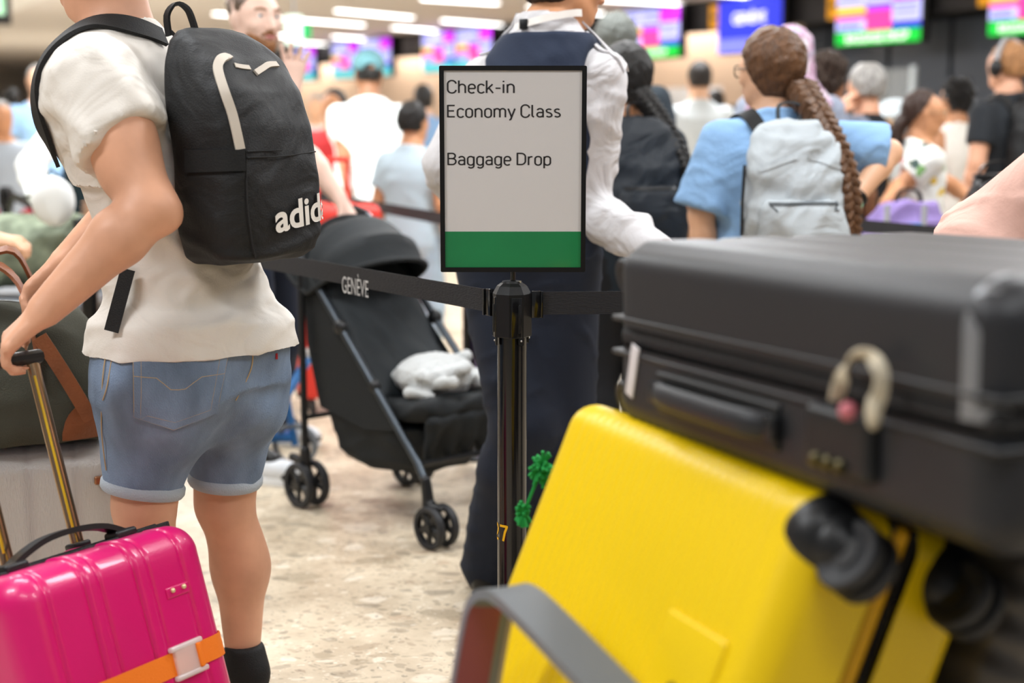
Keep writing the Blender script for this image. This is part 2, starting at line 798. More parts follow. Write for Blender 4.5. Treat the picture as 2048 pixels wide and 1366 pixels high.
def wrinkle(seed, amp, freq=14.0, ani=(1, 1, 1)):
    r = np.random.default_rng(seed)
    D = r.normal(size=(7, 3)) * np.array(ani)
    Ph = r.uniform(0, 6.28, 7)

    def f(V, N):
        w = 0.06 * np.stack([np.sin(V[:, 1] * 9 + Ph[0]), np.sin(V[:, 2] * 8 + Ph[1]), np.sin(V[:, 0] * 9 + Ph[2])], 1)
        s = np.zeros(len(V))
        for d, p in zip(D, Ph):
            x = np.sin((V + w) @ d * freq + p)
            s += 1.9 * np.exp(-(x / 0.5) ** 2) - 0.9
        return amp * s / 3.0
    return f

# ================================================================== the setting
def floor_material():
    m = bpy.data.materials.new('terrazzo')
    m.use_nodes = True
    nt = m.node_tree
    N, L = nt.nodes, nt.links
    b = N['Principled BSDF']
    b.inputs['Roughness'].default_value = 0.42
    b.inputs['Specular IOR Level'].default_value = 0.28
    tc = N.new('ShaderNodeTexCoord')
    warp = N.new('ShaderNodeTexNoise')
    warp.inputs['Scale'].default_value = 9.0
    warp.inputs['Detail'].default_value = 3.0
    L.new(tc.outputs['Object'], warp.inputs['Vector'])
    mix = N.new('ShaderNodeVectorMath')
    mix.operation = 'MULTIPLY_ADD'
    L.new(warp.outputs['Color'], mix.inputs[0])
    mix.inputs[1].default_value = (0.09, 0.09, 0.0)
    L.new(tc.outputs['Object'], mix.inputs[2])
    base = N.new('ShaderNodeTexNoise')
    base.inputs['Scale'].default_value = 5.0
    base.inputs['Detail'].default_value = 8.0
    base.inputs['Roughness'].default_value = 0.7
    L.new(tc.outputs['Object'], base.inputs['Vector'])
    r0 = N.new('ShaderNodeValToRGB')
    r0.color_ramp.elements[0].position = 0.32
    r0.color_ramp.elements[0].color = lin('#b9a78e')
    r0.color_ramp.elements[1].position = 0.66
    r0.color_ramp.elements[1].color = lin('#dccdb4')
    L.new(base.outputs['Fac'], r0.inputs['Fac'])
    cur = r0.outputs[0]

    def chips(scale, size, keep, cols, seed, cur):
        mp = N.new('ShaderNodeMapping')
        mp.inputs['Location'].default_value = (seed * 3.7, seed * 1.9, 0)
        mp.inputs['Rotation'].default_value = (0, 0, seed * 0.8)
        mp.inputs['Scale'].default_value = (1.0, 1.45, 1.0)
        L.new(mix.outputs[0], mp.inputs['Vector'])
        v = N.new('ShaderNodeTexVoronoi')
        v.voronoi_dimensions = '2D'
        v.inputs['Scale'].default_value = scale
        v.inputs['Randomness'].default_value = 1.0
        L.new(mp.outputs[0], v.inputs['Vector'])
        sep = N.new('ShaderNodeSeparateColor')
        L.new(v.outputs['Color'], sep.inputs[0])
        rad = N.new('ShaderNodeMath')
        rad.operation = 'MULTIPLY'
        rad.inputs[1].default_value = size
        L.new(sep.outputs[0], rad.inputs[0])
        lt = N.new('ShaderNodeMath')
        lt.operation = 'SUBTRACT'
        L.new(rad.outputs[0], lt.inputs[0])
        L.new(v.outputs['Distance'], lt.inputs[1])
        soft = N.new('ShaderNodeMath')
        soft.operation = 'MULTIPLY'
        soft.use_clamp = True
        soft.inputs[1].default_value = 14.0
        L.new(lt.outputs[0], soft.inputs[0])
        kp = N.new('ShaderNodeMath')
        kp.operation = 'LESS_THAN'
        kp.inputs[1].default_value = keep
        L.new(sep.outputs[1], kp.inputs[0])
        ml = N.new('ShaderNodeMath')
        ml.operation = 'MULTIPLY'
        L.new(soft.outputs[0], ml.inputs[0])
        L.new(kp.outputs[0], ml.inputs[1])
        m2 = N.new('ShaderNodeMath')
        m2.operation = 'MULTIPLY'
        m2.inputs[1].default_value = 0.5
        L.new(ml.outputs[0], m2.inputs[0])
        cr = N.new('ShaderNodeValToRGB')
        cr.color_ramp.interpolation = 'CONSTANT'
        els = cr.color_ramp.elements
        els[0].position, els[0].color = 0.0, lin(cols[0])
        els[1].position, els[1].color = 1 / len(cols), lin(cols[1])
        for i, c in enumerate(cols[2:]):
            e = els.new((i + 2) / len(cols))
            e.color = lin(c)
        L.new(sep.outputs[2], cr.inputs['Fac'])
        mx = N.new('ShaderNodeMix')
        mx.data_type = 'RGBA'
        L.new(m2.outputs[0], mx.inputs[0])
        L.new(cur, mx.inputs[6])
        L.new(cr.outputs[0], mx.inputs[7])
        return mx.outputs[2]
    cur = chips(34, 0.55, 0.42, ['#8a7c68', '#a8977f', '#efe5d2', '#9b8570', '#6f6658'], 1.0, cur)
    cur = chips(13, 0.55, 0.5, ['#8f8270', '#a39078', '#f2e9d8', '#97876f', '#746a5c', '#b49a80'], 2.0, cur)
    cur = chips(6.5, 0.5, 0.4, ['#94866f', '#a6967f', '#eee4d1', '#8a7d6b'], 3.0, cur)
    cur = chips(80, 0.5, 0.3, ['#5e564b', '#8b7b66', '#f4ecdd'], 4.0, cur)
    L.new(cur, b.inputs['Base Color'])
    return m


fl = obj('floor', G([(-16, -2, 0), (14, -2, 0), (14, 48, 0), (-16, 48, 0)], [(0, 1, 2, 3)]), floor_material(), smooth=False)
tag(fl, kind='structure')

m_ceil = mat('ceiling_paint', '#e6e3e2', 0.8)
ce = obj('ceiling', box(30, 50, 0.1, (-1, 23, CEIL + 0.05)), m_ceil, smooth=False)
tag(ce, kind='structure')
m_white = mat('white_plaster', '#eceef2', 0.6)
m_back = mat('far_plaster', '#ded6cb', 0.7)
tag(obj('wall_back', box(34, 0.2, 3.1, (-1, 47.5, 1.55)), m_back, smooth=False), kind='structure')
tag(obj('wall_left', box(0.2, 34, 3.1, (-15.6, 31, 1.55)), m_back, smooth=False), kind='structure')

# ---- check-in wall: local x runs along the wall towards us and to the right, local y goes behind it
WX = nrm([0.56, -0.83, 0])
WY = np.array([-WX[1], WX[0], 0])
WO = np.array([4.6, 18.0, 0])
MW = frame(WO, WX, WY, [0, 0, 1])


def wall_u(px, v=0.0, py=80):
    o = WO + WY * v
    k = (px - 1024) / FPX / (CT + (683 - py) / FPX * ST)
    return (o[1] * k - o[0]) / (WX[0] - WX[1] * k)


def wxf(g):
    return g.xf(MW)


m_beige = mat('beige_panel', '#d3b9a2', 0.55)
m_dark = mat('charcoal_panel', '#33353a', 0.45)
m_slate = mat('slate_panel', '#525a66', 0.35, spec=0.6)
m_joint = mat('panel_joint', '#202226', 0.6)
m_fascia = mat('fascia_black', '#2a2a2d', 0.5)
m_trimw = mat('counter_white', '#e9e4de', 0.4)

uL, uR, uSplit = -26.0, 14.0, wall_u(1592, 0.8, 150)
wb = obj('wall_back', wxf(box(uSplit - uL, 0.15, CEIL, ((uSplit + uL) / 2, 1.3, CEIL / 2))), m_beige, smooth=False)
tag(wb, kind='structure')
wr = obj('wall_right', wxf(box(uR - uSplit, 0.15, CEIL, ((uR + uSplit) / 2, 1.0, CEIL / 2))), m_joint, smooth=False)
tag(wr, kind='structure')
us = [wall_u(p, 0.9, 200) for p in (1597, 1657, 1776, 1900, 2045, 2220, 2420)]
for a, b in zip(us[:-1], us[1:]):
    o = obj('wall_panel', wxf(box(b - a - 0.07, 0.05, 2.62, ((a + b) / 2, 0.9, 1.32), 0.006)), m_slate, wr, smooth=False)
# hanging fascia above the desks
fa = T('fascia', 'long black fascia band hung below the ceiling over the desks', 'fascia', M=MW)
tag(fa.o, kind='structure')
nseg = 14
for i in range(nseg):
    a = uL + (uR - uL) * i / nseg
    b = uL + (uR - uL) * (i + 1) / nseg
    fa.part('fascia_panel', box(b - a - 0.015, 0.16, CEIL - 2.66, ((a + b) / 2, 0.28, (CEIL + 2.66) / 2)), m_fascia, smooth=False)
for i, px in enumerate((1390, 1120, 990, 830, 640, 560)):
    u = wall_u(px, 1.0, 100)
    lamp_area('cove_light', tuple(WO + WX * u + WY * 0.85 + np.array([0, 0, 2.95])), (2.6, 0.15), 34, (1.0, 0.93, 0.84),
              (math.radians(20), 0, math.atan2(WX[1], WX[0])))

m_black_pl = mat('black_plastic', '#101113', 0.4)
m_scr_white = mat('screen_white', '#8f8ff8', 0.5, emit='#d2d4ff', estr=1.0)
m_scr_viol = mat('screen_violet', '#7a2fd0', 0.5, emit='#8c3ff0', estr=1.1)
m_scr_pink = mat('screen_pink', '#f03090', 0.5, emit='#f4469c', estr=1.05)
m_scr_mag = mat('screen_magenta', '#c020e8', 0.5, emit='#c82af0', estr=1.1)
m_scr_yel = mat('screen_yellow', '#f0d020', 0.5, emit='#f2d62c', estr=1.0)
m_scr_green = mat('screen_green', '#00b838', 0.5, emit='#04c83e', estr=1.0)
m_scr_blue = mat('screen_blue', '#2430c8', 0.5, emit='#2a38d4', estr=1.0)
m_scr_lblue = mat('screen_light_blue', '#7078e8', 0.5, emit='#7a80f0', estr=1.0)
m_scr_cyan = mat('screen_cyan', '#50c0c8', 0.5, emit='#58c4cc', estr=1.0)
m_scr_text = mat('screen_text', '#ffffff', 0.5, emit='#ffffff', estr=1.3)
m_scr_line = mat('screen_text_blue', '#5a5ad0', 0.5, emit='#5c60dc', estr=0.8)


def screen(px0, px1, label, kind='grid', group=None, w=None, z0=2.32, z1=3.04, text=None, footer=None):
    u0, u1 = wall_u(px0), wall_u(px1)
    w = u1 - u0
    h = z1 - z0
    t = T('display_screen', label, 'screen', M=MW @ frame([(u0 + u1) / 2, 0.0, (z0 + z1) / 2], [1, 0, 0], [0, 1, 0], [0, 0, 1]), group=group)
    t.part('housing', box(w + 0.05, 0.1, h + 0.05, (0.03, 0.06, 0), 0.008), m_black_pl)
    t.part('bracket', box(0.12, 0.1, 0.3, (0, 0.16, h / 2 - 0.05)), m_black_pl, smooth=False)

    def cell(x0, x1, a, b, m, name='screen_tile'):
        return t.part(name, box((x1 - x0) * w, 0.006, (b - a) * h, (((x0 + x1) / 2 - 0.5) * w, 0.0, ((a + b) / 2 - 0.5) * h)), m, smooth=False)
    if kind == 'grid':
        foot = m_scr_green if footer else m_scr_cyan
        cell(0, 1, 0, 0.22, foot, 'footer_tile')
        cell(0, 0.36, 0.235, 0.43, m_scr_white)
        cell(0, 0.36, 0.43, 0.53, m_scr_pink)
        cell(0, 0.36, 0.53, 0.64, m_scr_yel)
        cell(0, 0.36, 0.66, 0.99, m_scr_white)
        cell(0.37, 0.66, 0.235, 0.56, m_scr_pink)
        cell(0.37, 0.66, 0.56, 0.66, m_scr_viol)
        cell(0.37, 0.66, 0.67, 0.99, m_scr_white)
        cell(0.67, 1, 0.235, 0.34, m_scr_blue)
        cell(0.67, 1, 0.35, 0.7, m_scr_white)
        cell(0.67, 1, 0.71, 0.99, m_scr_mag)
        for x0, zz in ((0.03, 0.37), (0.03, 0.9), (0.4, 0.9), (0.7, 0.62), (0.03, 0.28), (0.03, 0.8), (0.4, 0.8), (0.7, 0.5)):
            t.part('text_line', box(0.26 * w, 0.004, 0.035 * h, ((x0 + 0.13 - 0.5) * w, -0.004, (zz - 0.5) * h)), m_scr_line, smooth=False)
    else:
        cell(0, 1, 0.27, 1, m_scr_blue)
        cell(0, 1, 0, 0.26, m_scr_lblue, 'footer_tile')
    if text:
        s, zc, wmax = text
        g = text_geo(s, 1.0, 0.012)
        lo, hi = g.v.min(0), g.v.max(0)
        sc = wmax * w / (hi[0] - lo[0])
        v = (g.v - (lo + hi) / 2) * sc
        g = G(np.stack([v[:, 0], np.full(len(v), -0.006), v[:, 1] * 1.15 + (zc - 0.5) * h], 1), g.f)
        t.part('lettering', g, m_scr_text, smooth=False)
    return t


screen(1672, 1840, 'large display with green baggage footer above the dark slate wall, fully in frame', text=('BAGGAGE DROP', 0.11, 0.74), footer=True)
screen(1976, 2140, 'display with green baggage footer cut by the right frame edge', text=('BAGGAGE DROP', 0.11, 0.74), footer=True)
screen(1436, 1562, 'blue display with white airport lettering above the woman in blue', kind='blue', text=('GENÈVE', 0.66, 0.52))
screen(1243, 1358, 'display with coloured tiles and green footer beside the blue display', text=('BAGGAGE DROP', 0.11, 0.6), footer=True)
screen(912, 982, 'right one of the display pair above the framed sign')
screen(845, 908, 'left one of the display pair above the framed sign')
screen(719, 780, 'right one of the display pair over the man in the cap')
screen(664, 713, 'left one of the display pair over the man in the cap')
screen(592, 628, 'farthest small display beside the bearded man, just left of the pair over the cap')

m_amber = mat('amber_sign', '#c98a10', 0.5, emit='#d89414', estr=0.6)
m_amber_txt = mat('amber_text', '#1a1408', 0.6)
for px, n, lab in ((1656, '67', 'amber desk number sign left of the large green-footed display'),
                   (1420, '65', 'amber desk number sign left of the blue display'),
                   (1235, '63', 'amber desk number sign left of the tiled display with green footer'),
                   (1958, '69', 'amber desk number sign left of the display cut by the frame')):
    u = wall_u(px)
    t = T('desk_number_sign', lab, 'sign', M=MW @ frame([u, 0.1, 2.84], [1, 0, 0], [0, 1, 0], [0, 0, 1]))
    t.part('panel', box(0.2, 0.06, 0.34, (0, 0, 0), 0.006), m_amber)
    t.part('dark_mark', box(0.09, 0.006, 0.05, (0.0, -0.032, 0.0), 0.002), m_amber_txt)
# pale desk letters on the fascia, too blurred to read in the photo: plain plaques
m_plaque = mat('fascia_plaque', '#57565c', 0.5)
for px in (800, 826, 632, 655):
    u = wall_u(px)
    obj('fascia_plaque', box(0.42, 0.03, 0.3, (u, 0.17, 2.87), 0.005), m_plaque, fa.o, smooth=False)

# check-in desks in front of the wall
m_desk = mat('desk_front', '#cbbfb2', 0.45)
m_steel = mat('brushed_steel', '#9aa0a6', 0.35, metal=0.8)
m_glass = mat('clear_acrylic', '#e8f0f4', 0.05, trans=0.0, alpha=0.16)
for i, (px, lab) in enumerate(((1800, 'pale check-in desk with a clear screen before the slate wall'),
                               (1500, 'pale check-in desk under the blue display'),
                               (1330, 'pale check-in desk with white back panel under the tiled display'),
                               (930, 'pale check-in desk under the display pair above the sign'),
                               (700, 'pale check-in desk under the displays over the cap'))):
    u = wall_u(px, -0.7, 200)
    t = T('check_in_desk', lab, 'desk', M=MW @ frame([u, -0.7, 0], [1, 0, 0], [0, 1, 0], [0, 0, 1]))
    t.part('body', box(1.5, 0.7, 1.05, (0, 0, 0.525), 0.01), m_desk)
    t.part('worktop', box(1.6, 0.8, 0.05, (0, 0, 1.075), 0.01), m_trimw)
    t.part('plinth', box(1.5, 0.66, 0.06, (0, 0.01, 0.03)), m_dark, smooth=False)
    t.part('monitor', box(0.5, 0.04, 0.32, (-0.3, 0.1, 1.42), 0.01), m_black_pl)
    t.part('monitor_stand', box(0.06, 0.05, 0.2, (-0.3, 0.13, 1.2)), m_black_pl, smooth=False)
    if px == 1330:
        t.part('back_panel', box(1.3, 0.03, 0.45, (0.2, 0.3, 1.62), 0.01), mat('panel_white', '#f2f3f6', 0.35))
    if px == 1800:
        t.part('clear_screen', box(0.72, 0.012, 0.85, (0.05, -0.3, 1.52)), m_glass, smooth=False)
        t.part('screen_post', box(0.07, 0.05, 0.9, (0.44, -0.3, 1.52), 0.01), mat('post_pale', '#c6d2da', 0.35))

# ---- ceiling: white soffit beam on the left and linear lamps
a, b = np.array([-9.4, 24.1]), np.array([-3.6, 13.4])
d = nrm(np.append(b - a, 0))
nn = np.array([-d[1], d[0], 0])
Mb = frame([(a[0] + b[0]) / 2, (a[1] + b[1]) / 2, 0], d, nn, [0, 0, 1])
tag(obj('trim_1', box(np.linalg.norm(b - a), 3.0, 0.4, (0, -1.5, 2.92), 0.01).xf(Mb), mat('soffit_white', '#f0f3f8', 0.6)), kind='structure')
m_lamp = mat('lamp_diffuser', '#ffffff', 0.5, emit='#fffdfa', estr=6.0)
m_lampb = mat('lamp_body', '#e6e6e6', 0.5)


def ceiling_lamp(p0, p1, w=0.11, lab='slim white linear lamp set in the far ceiling'):
    a, b = on_z(p0[0], p0[1], CEIL - 0.02), on_z(p1[0], p1[1], CEIL - 0.02)
    d = nrm(b - a)
    L = np.linalg.norm(b - a)
    t = T('ceiling_lamp', lab, 'lamp', M=frame((a + b) / 2, d, np.cross([0, 0, 1], d), [0, 0, 1]), group='linear lamps in the far ceiling')
    t.part('housing', box(L + 0.04, w + 0.03, 0.03, (0, 0, 0.01)), m_lampb, smooth=False)
    t.part('diffuser', box(L, w, 0.02, (0, 0, -0.012), 0.004), m_lamp)


for p0, p1, where in (((586, 38), (726, 49), 'just right of the exit sign, level with its top'), ((674, 20), (823, 34), 'in the upper row right of the exit sign'),
                      ((787, 54), (910, 64), 'lowest of the two above the display pair over the cap'), ((886, 40), (1015, 50), 'left of the uniformed man at collar height'),
                      ((845, -4), (995, 5), 'cut by the top edge left of the uniformed man'), ((667, 73), (787, 81), 'right above the display pair over the cap'),
                      ((590, 84), (710, 91), 'behind the raised hand, lower right of the exit sign'), ((418, 71), (462, 76), 'left of the ear of the bearded man'),
                      ((500, 66), (612, 74), 'half hidden behind the exit sign'), ((505, 98), (618, 105), 'lowest one, behind the beard'),
                      ((1110, -8), (1362, 7), 'cut by the top edge right of the uniformed man'), ((1060, 12), (1202, 26), 'hidden behind the head of the uniformed man'),
                      ((430, 26), (560, 36), 'hidden behind the head of the bearded man'), ((420, 105), (500, 110), 'hidden behind the black backpack'),
                      ((1290, -22), (1500, -8), 'just above the frame over the blue display'), ((690, 100), (760, 104), 'farthest one, touching the displays over the cap')):
    ceiling_lamp(p0, p1, lab='white linear ceiling lamp ' + where)

# illuminated exit lamp beside the bearded man
p = at(588, 60, 13.0)
t = T('exit_sign', 'glowing white and green exit sign hanging beside the bearded man', 'sign', loc=p)
t.part('panel', box(0.16, 0.06, 0.26, (0, 0, 0), 0.02), mat('exit_white', '#e8fff4', 0.5, emit='#dffcef', estr=1.2))
t.part('green_field', box(0.07, 0.05, 0.13, (0.115, 0, -0.01), 0.006), mat('exit_green', '#00a050', 0.5, emit='#10b060', estr=0.9))
t.part('hanger', tube([(0, 0, 0.12), (0, 0, CEIL - p[2])], 0.008), m_steel)
# display hanging from the soffit in the corner of the picture
p = at(5, 10, 15.0)
t = T('hanging_screen', 'hanging display in the top left corner with green content', 'screen', loc=p, rz=0.35)
t.part('housing', box(0.36, 0.08, 0.6, (-0.1, 0, 0.1), 0.01), m_fascia)
t.part('screen_tile', box(0.24, 0.01, 0.4, (-0.1, -0.045, 0.1)), mat('screen_pale', '#c8f0d8', 0.5, emit='#9fe0b8', estr=0.9), smooth=False)
t.part('hanger', tube([(-0.1, 0.02, 0.35), (-0.1, 0.02, CEIL - p[2])], 0.015), m_steel)

# ================================================================== people
SKIN = {
    'fair': mat('skin_fair', '#d6a082', 0.48, vary=0.13, vscale=9, bump=0.03, bscale=90),
    'light': mat('skin_light', '#dfae8c', 0.5, vary=0.08, vscale=9),
    'tan': mat('skin_tan', '#c68d66', 0.5, vary=0.08, vscale=9),
    'brown': mat('skin_brown', '#9a6a4c', 0.5, vary=0.08, vscale=9),
    'pale': mat('skin_pale', '#e8c5b4', 0.5, vary=0.10, vscale=9),
}
m_eyew = mat('eye_white', '#f0ece8', 0.2)
m_iris = mat('eye_iris', '#4a6a80', 0.15)
m_irisb = mat('eye_iris_brown', '#3a2416', 0.15)
m_lip = mat('lip_pink', '#c87f7c', 0.4)


def hair_mat(name, col, bs=26):
    return mat(name, col, 0.45, bump=0.9, bscale=bs, stretch=(6, 6, 0.9), vary=0.35, vscale=14)


def hand_prims(w, d, n, s, q=1.0, curl=0.5, spread=0.06):
    """palm, four fingers of unequal length and a thumb; d along the hand, n out of the palm, s towards the thumb"""
    w, d = np.asarray(w, float), nrm(d)
    n = nrm(np.asarray(n, float) - d * np.dot(n, d))
    s = nrm(np.asarray(s, float) - d * np.dot(s, d) - n * np.dot(s, n))
    P_ = []
    ks = [0.030, 0.010, -0.011, -0.030]
    ln = [0.070, 0.080, 0.074, 0.058]
    for k_, l_ in zip(ks, ln):
        b = w + (d * 0.088 + s * k_) * q
        P_.append(cap(w + (d * 0.01 + s * k_ * 0.55) * q, b, 0.0165 * q, 0.0125 * q, k=0.014))
    for i, (k_, l_) in enumerate(zip(ks, ln)):
        b = w + (d * 0.088 + s * k_) * q
        dd = nrm(d + s * spread * (1.5 - i) * 0.8)
        for j, (fr, r0, r1) in enumerate(((0.45, 0.0100, 0.0092), (0.32, 0.0092, 0.0085), (0.25, 0.0085, 0.0075))):
            a = curl * (j + 0.6)
            v = dd * math.cos(a) + n * math.sin(a)
            e = b + v * l_ * fr * q
            P_.append(cap(b, e, r0 * q, r1 * q, k=0.004))
            b = e
    a = w + (d * 0.025 + s * 0.026) * q
    b = a + (d * 0.034 + s * 0.026 + n * 0.014) * q
    c = b + (d * 0.030 + s * 0.006 + n * (0.008 + 0.02 * curl)) * q
    P_ += [cap(w + (d * 0.01 + s * 0.01) * q, a, 0.016 * q, 0.015 * q, k=0.012), cap(a, b, 0.0145 * q, 0.0115 * q, k=0.008), cap(b, c, 0.011 * q, 0.0085 * q, k=0.004)]
    return P_


def head_prims(c, f, u, q=1.0, face=True, wide=1.0):
    c, f, u = np.asarray(c, float), nrm(f), np.asarray(u, float)
    u = nrm(u - f * u.dot(f))
    r = np.cross(f, u)
    R = np.stack([r, f, u], 1)

    def X(a, b, c_):
        return c + q * (r * a + f * b + u * c_)
    P_ = [ell(X(0, -0.016, 0.026), np.array([0.077 * wide, 0.097, 0.089]) * q, R, k=0.02),
          ell(X(0, 0.030, -0.040), np.array([0.060 * wide, 0.064, 0.076]) * q, R, k=0.035),
          ell(X(0, 0.052, 0.01), np.array([0.060 * wide, 0.045, 0.06]) * q, R, k=0.03),
          ell(X(0, 0.066, -0.094), np.array([0.026, 0.022, 0.020]) * q, R, k=0.025)]
    for s in (-1, 1):
        P_.append(cap(X(s * 0.052, 0.0, -0.060), X(s * 0.028, 0.055, -0.092), 0.022 * q, 0.018 * q, k=0.03))
        if face:
            P_.append(ell(X(s * 0.034, 0.104, 0.004), np.array([0.019, 0.015, 0.014]) * q, R, k=0.012, op='s'))
            P_.append(cap(X(s * 0.016, 0.094, 0.020), X(s * 0.05, 0.078, 0.022), 0.0095 * q, 0.008 * q, k=0.012))
            P_.append(ell(X(s * 0.042, 0.066, -0.030), np.array([0.022, 0.022, 0.018]) * q, R, k=0.02))
        P_.append(ell(X(s * 0.078 * wide, -0.008, -0.012), np.array([0.009, 0.020, 0.032]) * q, R, k=0.006))
    if face:
        P_ += [cap(X(0, 0.092, 0.012), X(0, 0.118, -0.034), 0.0075 * q, 0.0125 * q, k=0.014),
               ell(X(0.011, 0.106, -0.040), np.array([0.009, 0.010, 0.008]) * q, R, k=0.006),
               ell(X(-0.011, 0.106, -0.040), np.array([0.009, 0.010, 0.008]) * q, R, k=0.006),
               ell(X(0, 0.088, -0.066), np.array([0.026, 0.016, 0.013]) * q, R, k=0.014)]
    return P_, X, R


def outward(fn, a):
    return lambda V, N_: np.maximum(fn(V, N_), -0.5 * a) + 0.4 * a


class Person:
    def __init__(self, label, loc, rz, H=1.72, skin='light', build=1.0, lean=0.0, side=0.0, twist=0.0, res=0.011, group='people in the queue',
                 arms=None, legs=None, head_yaw=0.0, head_pitch=0.0, face=True, hands=True, neck_fwd=0.02, shoulders=1.0, drop=0.0, neck_up=0.165):
        self.t = T('person', label, 'person', loc=loc, rz=rz, group=group)
        q = self.q = H / 1.75
        self.res = res
        self.skin = SKIN[skin]
        b = build
        S = [(0.78, .150, .098), (0.88, .172 * b, .118 * b), (0.97, .165 * b, .112 * b), (1.07, .148 * b, .104 * b), (1.18, .152 * b, .110 * b),
             (1.28, .172 * b, .118 * b), (1.36, .172 * shoulders, .108 * b), (1.41, .150 * shoulders, .088), (1.45, .108, .070), (1.485, .072, .062), (1.52, .058, .057)]
        self.secs = []
        for z, a, d in S:
            k = max(0.0, z - 0.95)
            self.secs.append((z * q, side * k * q, lean * k * q * (1 + 0.3 * k), a * q, d * q, twist * min(1, k / 0.4)))
        k = 0.49
        self.lean, self.side, self.tw = lean, side, twist

        def sp(x, y, z):
            kk = max(0, z - 0.95)
            tw = twist * min(1, kk / 0.4)
            return np.array([side * kk + x * math.cos(tw) - y * math.sin(tw), lean * kk * (1 + 0.3 * kk) + x * math.sin(tw) + y * math.cos(tw), z]) * q
        self.sp = sp
        self.sh = {s: sp(s * 0.180 * shoulders, -0.005, 1.385 - drop) for s in (-1, 1)}
        A = arms or {}
        self.el, self.wr, self.hd, self.hn, self.hs, self.hc = {}, {}, {}, {}, {}, {}
        for s, nm in ((-1, 'l'), (1, 'r')):
            e, w = A.get(nm + 'e'), A.get(nm + 'w')
            self.el[s] = self.t.loc(e) if e is not None else sp(s * 0.235, -0.03, 1.13)
            self.wr[s] = self.t.loc(w) if w is not None else sp(s * 0.25, 0.03, 0.89)
            R3 = self.t.Mi[:3, :3]
            hd = A.get(nm + 'd')
            self.hd[s] = R3 @ np.asarray(hd, float) if hd is not None else nrm(self.wr[s] - self.el[s])
            hn = A.get(nm + 'n')
            self.hn[s] = R3 @ np.asarray(hn, float) if hn is not None else np.array([-s, 0.1, 0.0])
            hs = A.get(nm + 's')
            self.hs[s] = R3 @ np.asarray(hs, float) if hs is not None else np.array([0, 1.0, 0.2])
            self.hc[s] = A.get(nm + 'c', 0.5)
            self.hsp = getattr(self, 'hsp', {})
            self.hsp[s] = A.get(nm + 'p', 0.06)
        Lg = legs or {}
        self.hip = {s: np.array([s * 0.088, 0, 0.90]) * q for s in (-1, 1)}
        self.kn, self.an = {}, {}
        for s, nm in ((-1, 'l'), (1, 'r')):
            self.kn[s] = self.t.loc(Lg[nm + 'k']) if nm + 'k' in Lg else np.array([s * 0.095, 0.02, 0.49]) * q
            self.an[s] = self.t.loc(Lg[nm + 'a']) if nm + 'a' in Lg else np.array([s * 0.10, -0.02, 0.085]) * q
        nb = sp(0, 0, 1.47)
        fy = nrm([-math.sin(head_yaw), math.cos(head_yaw), 0])
        self.hf = nrm(fy * math.cos(head_pitch) + np.array([0, 0, -math.sin(head_pitch)]))
        self.hu = nrm(np.array([0, 0, 1.0]) * math.cos(head_pitch) + fy * math.sin(head_pitch))
        self.hc_ = nb + (np.array([0, 0, neck_up]) + nrm(fy) * neck_fwd) * q
        hp, self.HX, self.HR = head_prims(self.hc_, self.hf, self.hu, q, face)
        self.neck = [cap(sp(0, -0.01, 1.42), self.HX(0, -0.022, -0.06), 0.062 * q, 0.054 * q, k=0.03)]
        self.head = hp
        body = [stack(self.secs, k=0.03)] + self.neck + hp
        for s in (-1, 1):
            body += self.arm(s)
            if hands:
                body += hand_prims(self.wr[s], self.hd[s], self.hn[s], self.hs[s], q, self.hc[s], self.hsp[s])
            body += self.leg(s)
        self.face = face
        self.bodyprims = body

    def arm(self, s, g=0.0, upto=1.0, fore=1.0, k=0.035, loose=0.0):
        q = self.q
        a, e, w = self.sh[s], self.el[s], self.wr[s]
        end = a + (e - a) * upto
        r0, r1 = 0.057 * q + g, (0.044 * q + g + loose)
        r_end = r0 + (r1 - r0) * upto
        d = nrm(e - a)
        P_ = [cap(a, end, r0, r_end, k=k, clip=(end, d) if upto < 1 else None)]
        if upto >= 1 and fore > 0:
            m = e + (w - e) * 0.28 * min(1, fore / 0.28)
            we = e + (w - e) * fore
            d2 = nrm(w - e)
            P_.append(cap(e, m, 0.042 * q + g + loose, 0.044 * q + g + loose, k=0.02))
            P_.append(cap(m, we, 0.044 * q + g + loose, 0.028 * q + g + loose, k=0.015, clip=(we, d2) if fore < 1 else None))
        return P_

    def leg(self, s, g=0.0, loose=0.0, upto=1.0):
        q = self.q
        h, kn, an = self.hip[s], self.kn[s], self.an[s]
        if upto <= 0.5:
            e = h + (kn - h) * upto * 2
            return [cap(h, e, 0.094 * q + g, (0.094 - 0.034 * upto * 2) * q + g + loose, k=0.03, clip=(e, nrm(kn - h)))]
        P_ = [cap(h, kn, 0.094 * q + g, 0.058 * q + g + loose, k=0.03)]
        m = kn + (an - kn) * 0.3 + np.array([0, -0.015, 0]) * q
        P_ += [cap(kn, m, 0.055 * q + g + loose, 0.056 * q + g + loose, k=0.02), cap(m, an, 0.056 * q + g + loose, 0.036 * q + g + loose, k=0.02)]
        return P_

    def build(self):
        self.body = self.t.part('body', implicit(self.bodyprims, self.res, 1), self.skin)
        return self

    def eyes(self, iris=None, half_lid=True):
        for s in (-1, 1):
            c = self.HX(s * 0.033, 0.0805, 0.004)
            e = self.t.part('eye', ball(c, 0.0128 * self.q, 12, 8), m_eyew, sub=self.body)
            self.t.part('iris', ball(c + self.hf * 0.0072 * self.q, 0.0070 * self.q, 10, 6), iris or m_iris, sub=self.body)
        return self

    def mouth(self):
        self.t.part('lips', ball(self.HX(0, 0.1015, -0.066), np.array([0.021, 0.006, 0.0075]) * self.q, 12, 8, self.HR), m_lip, sub=self.body)
        return self

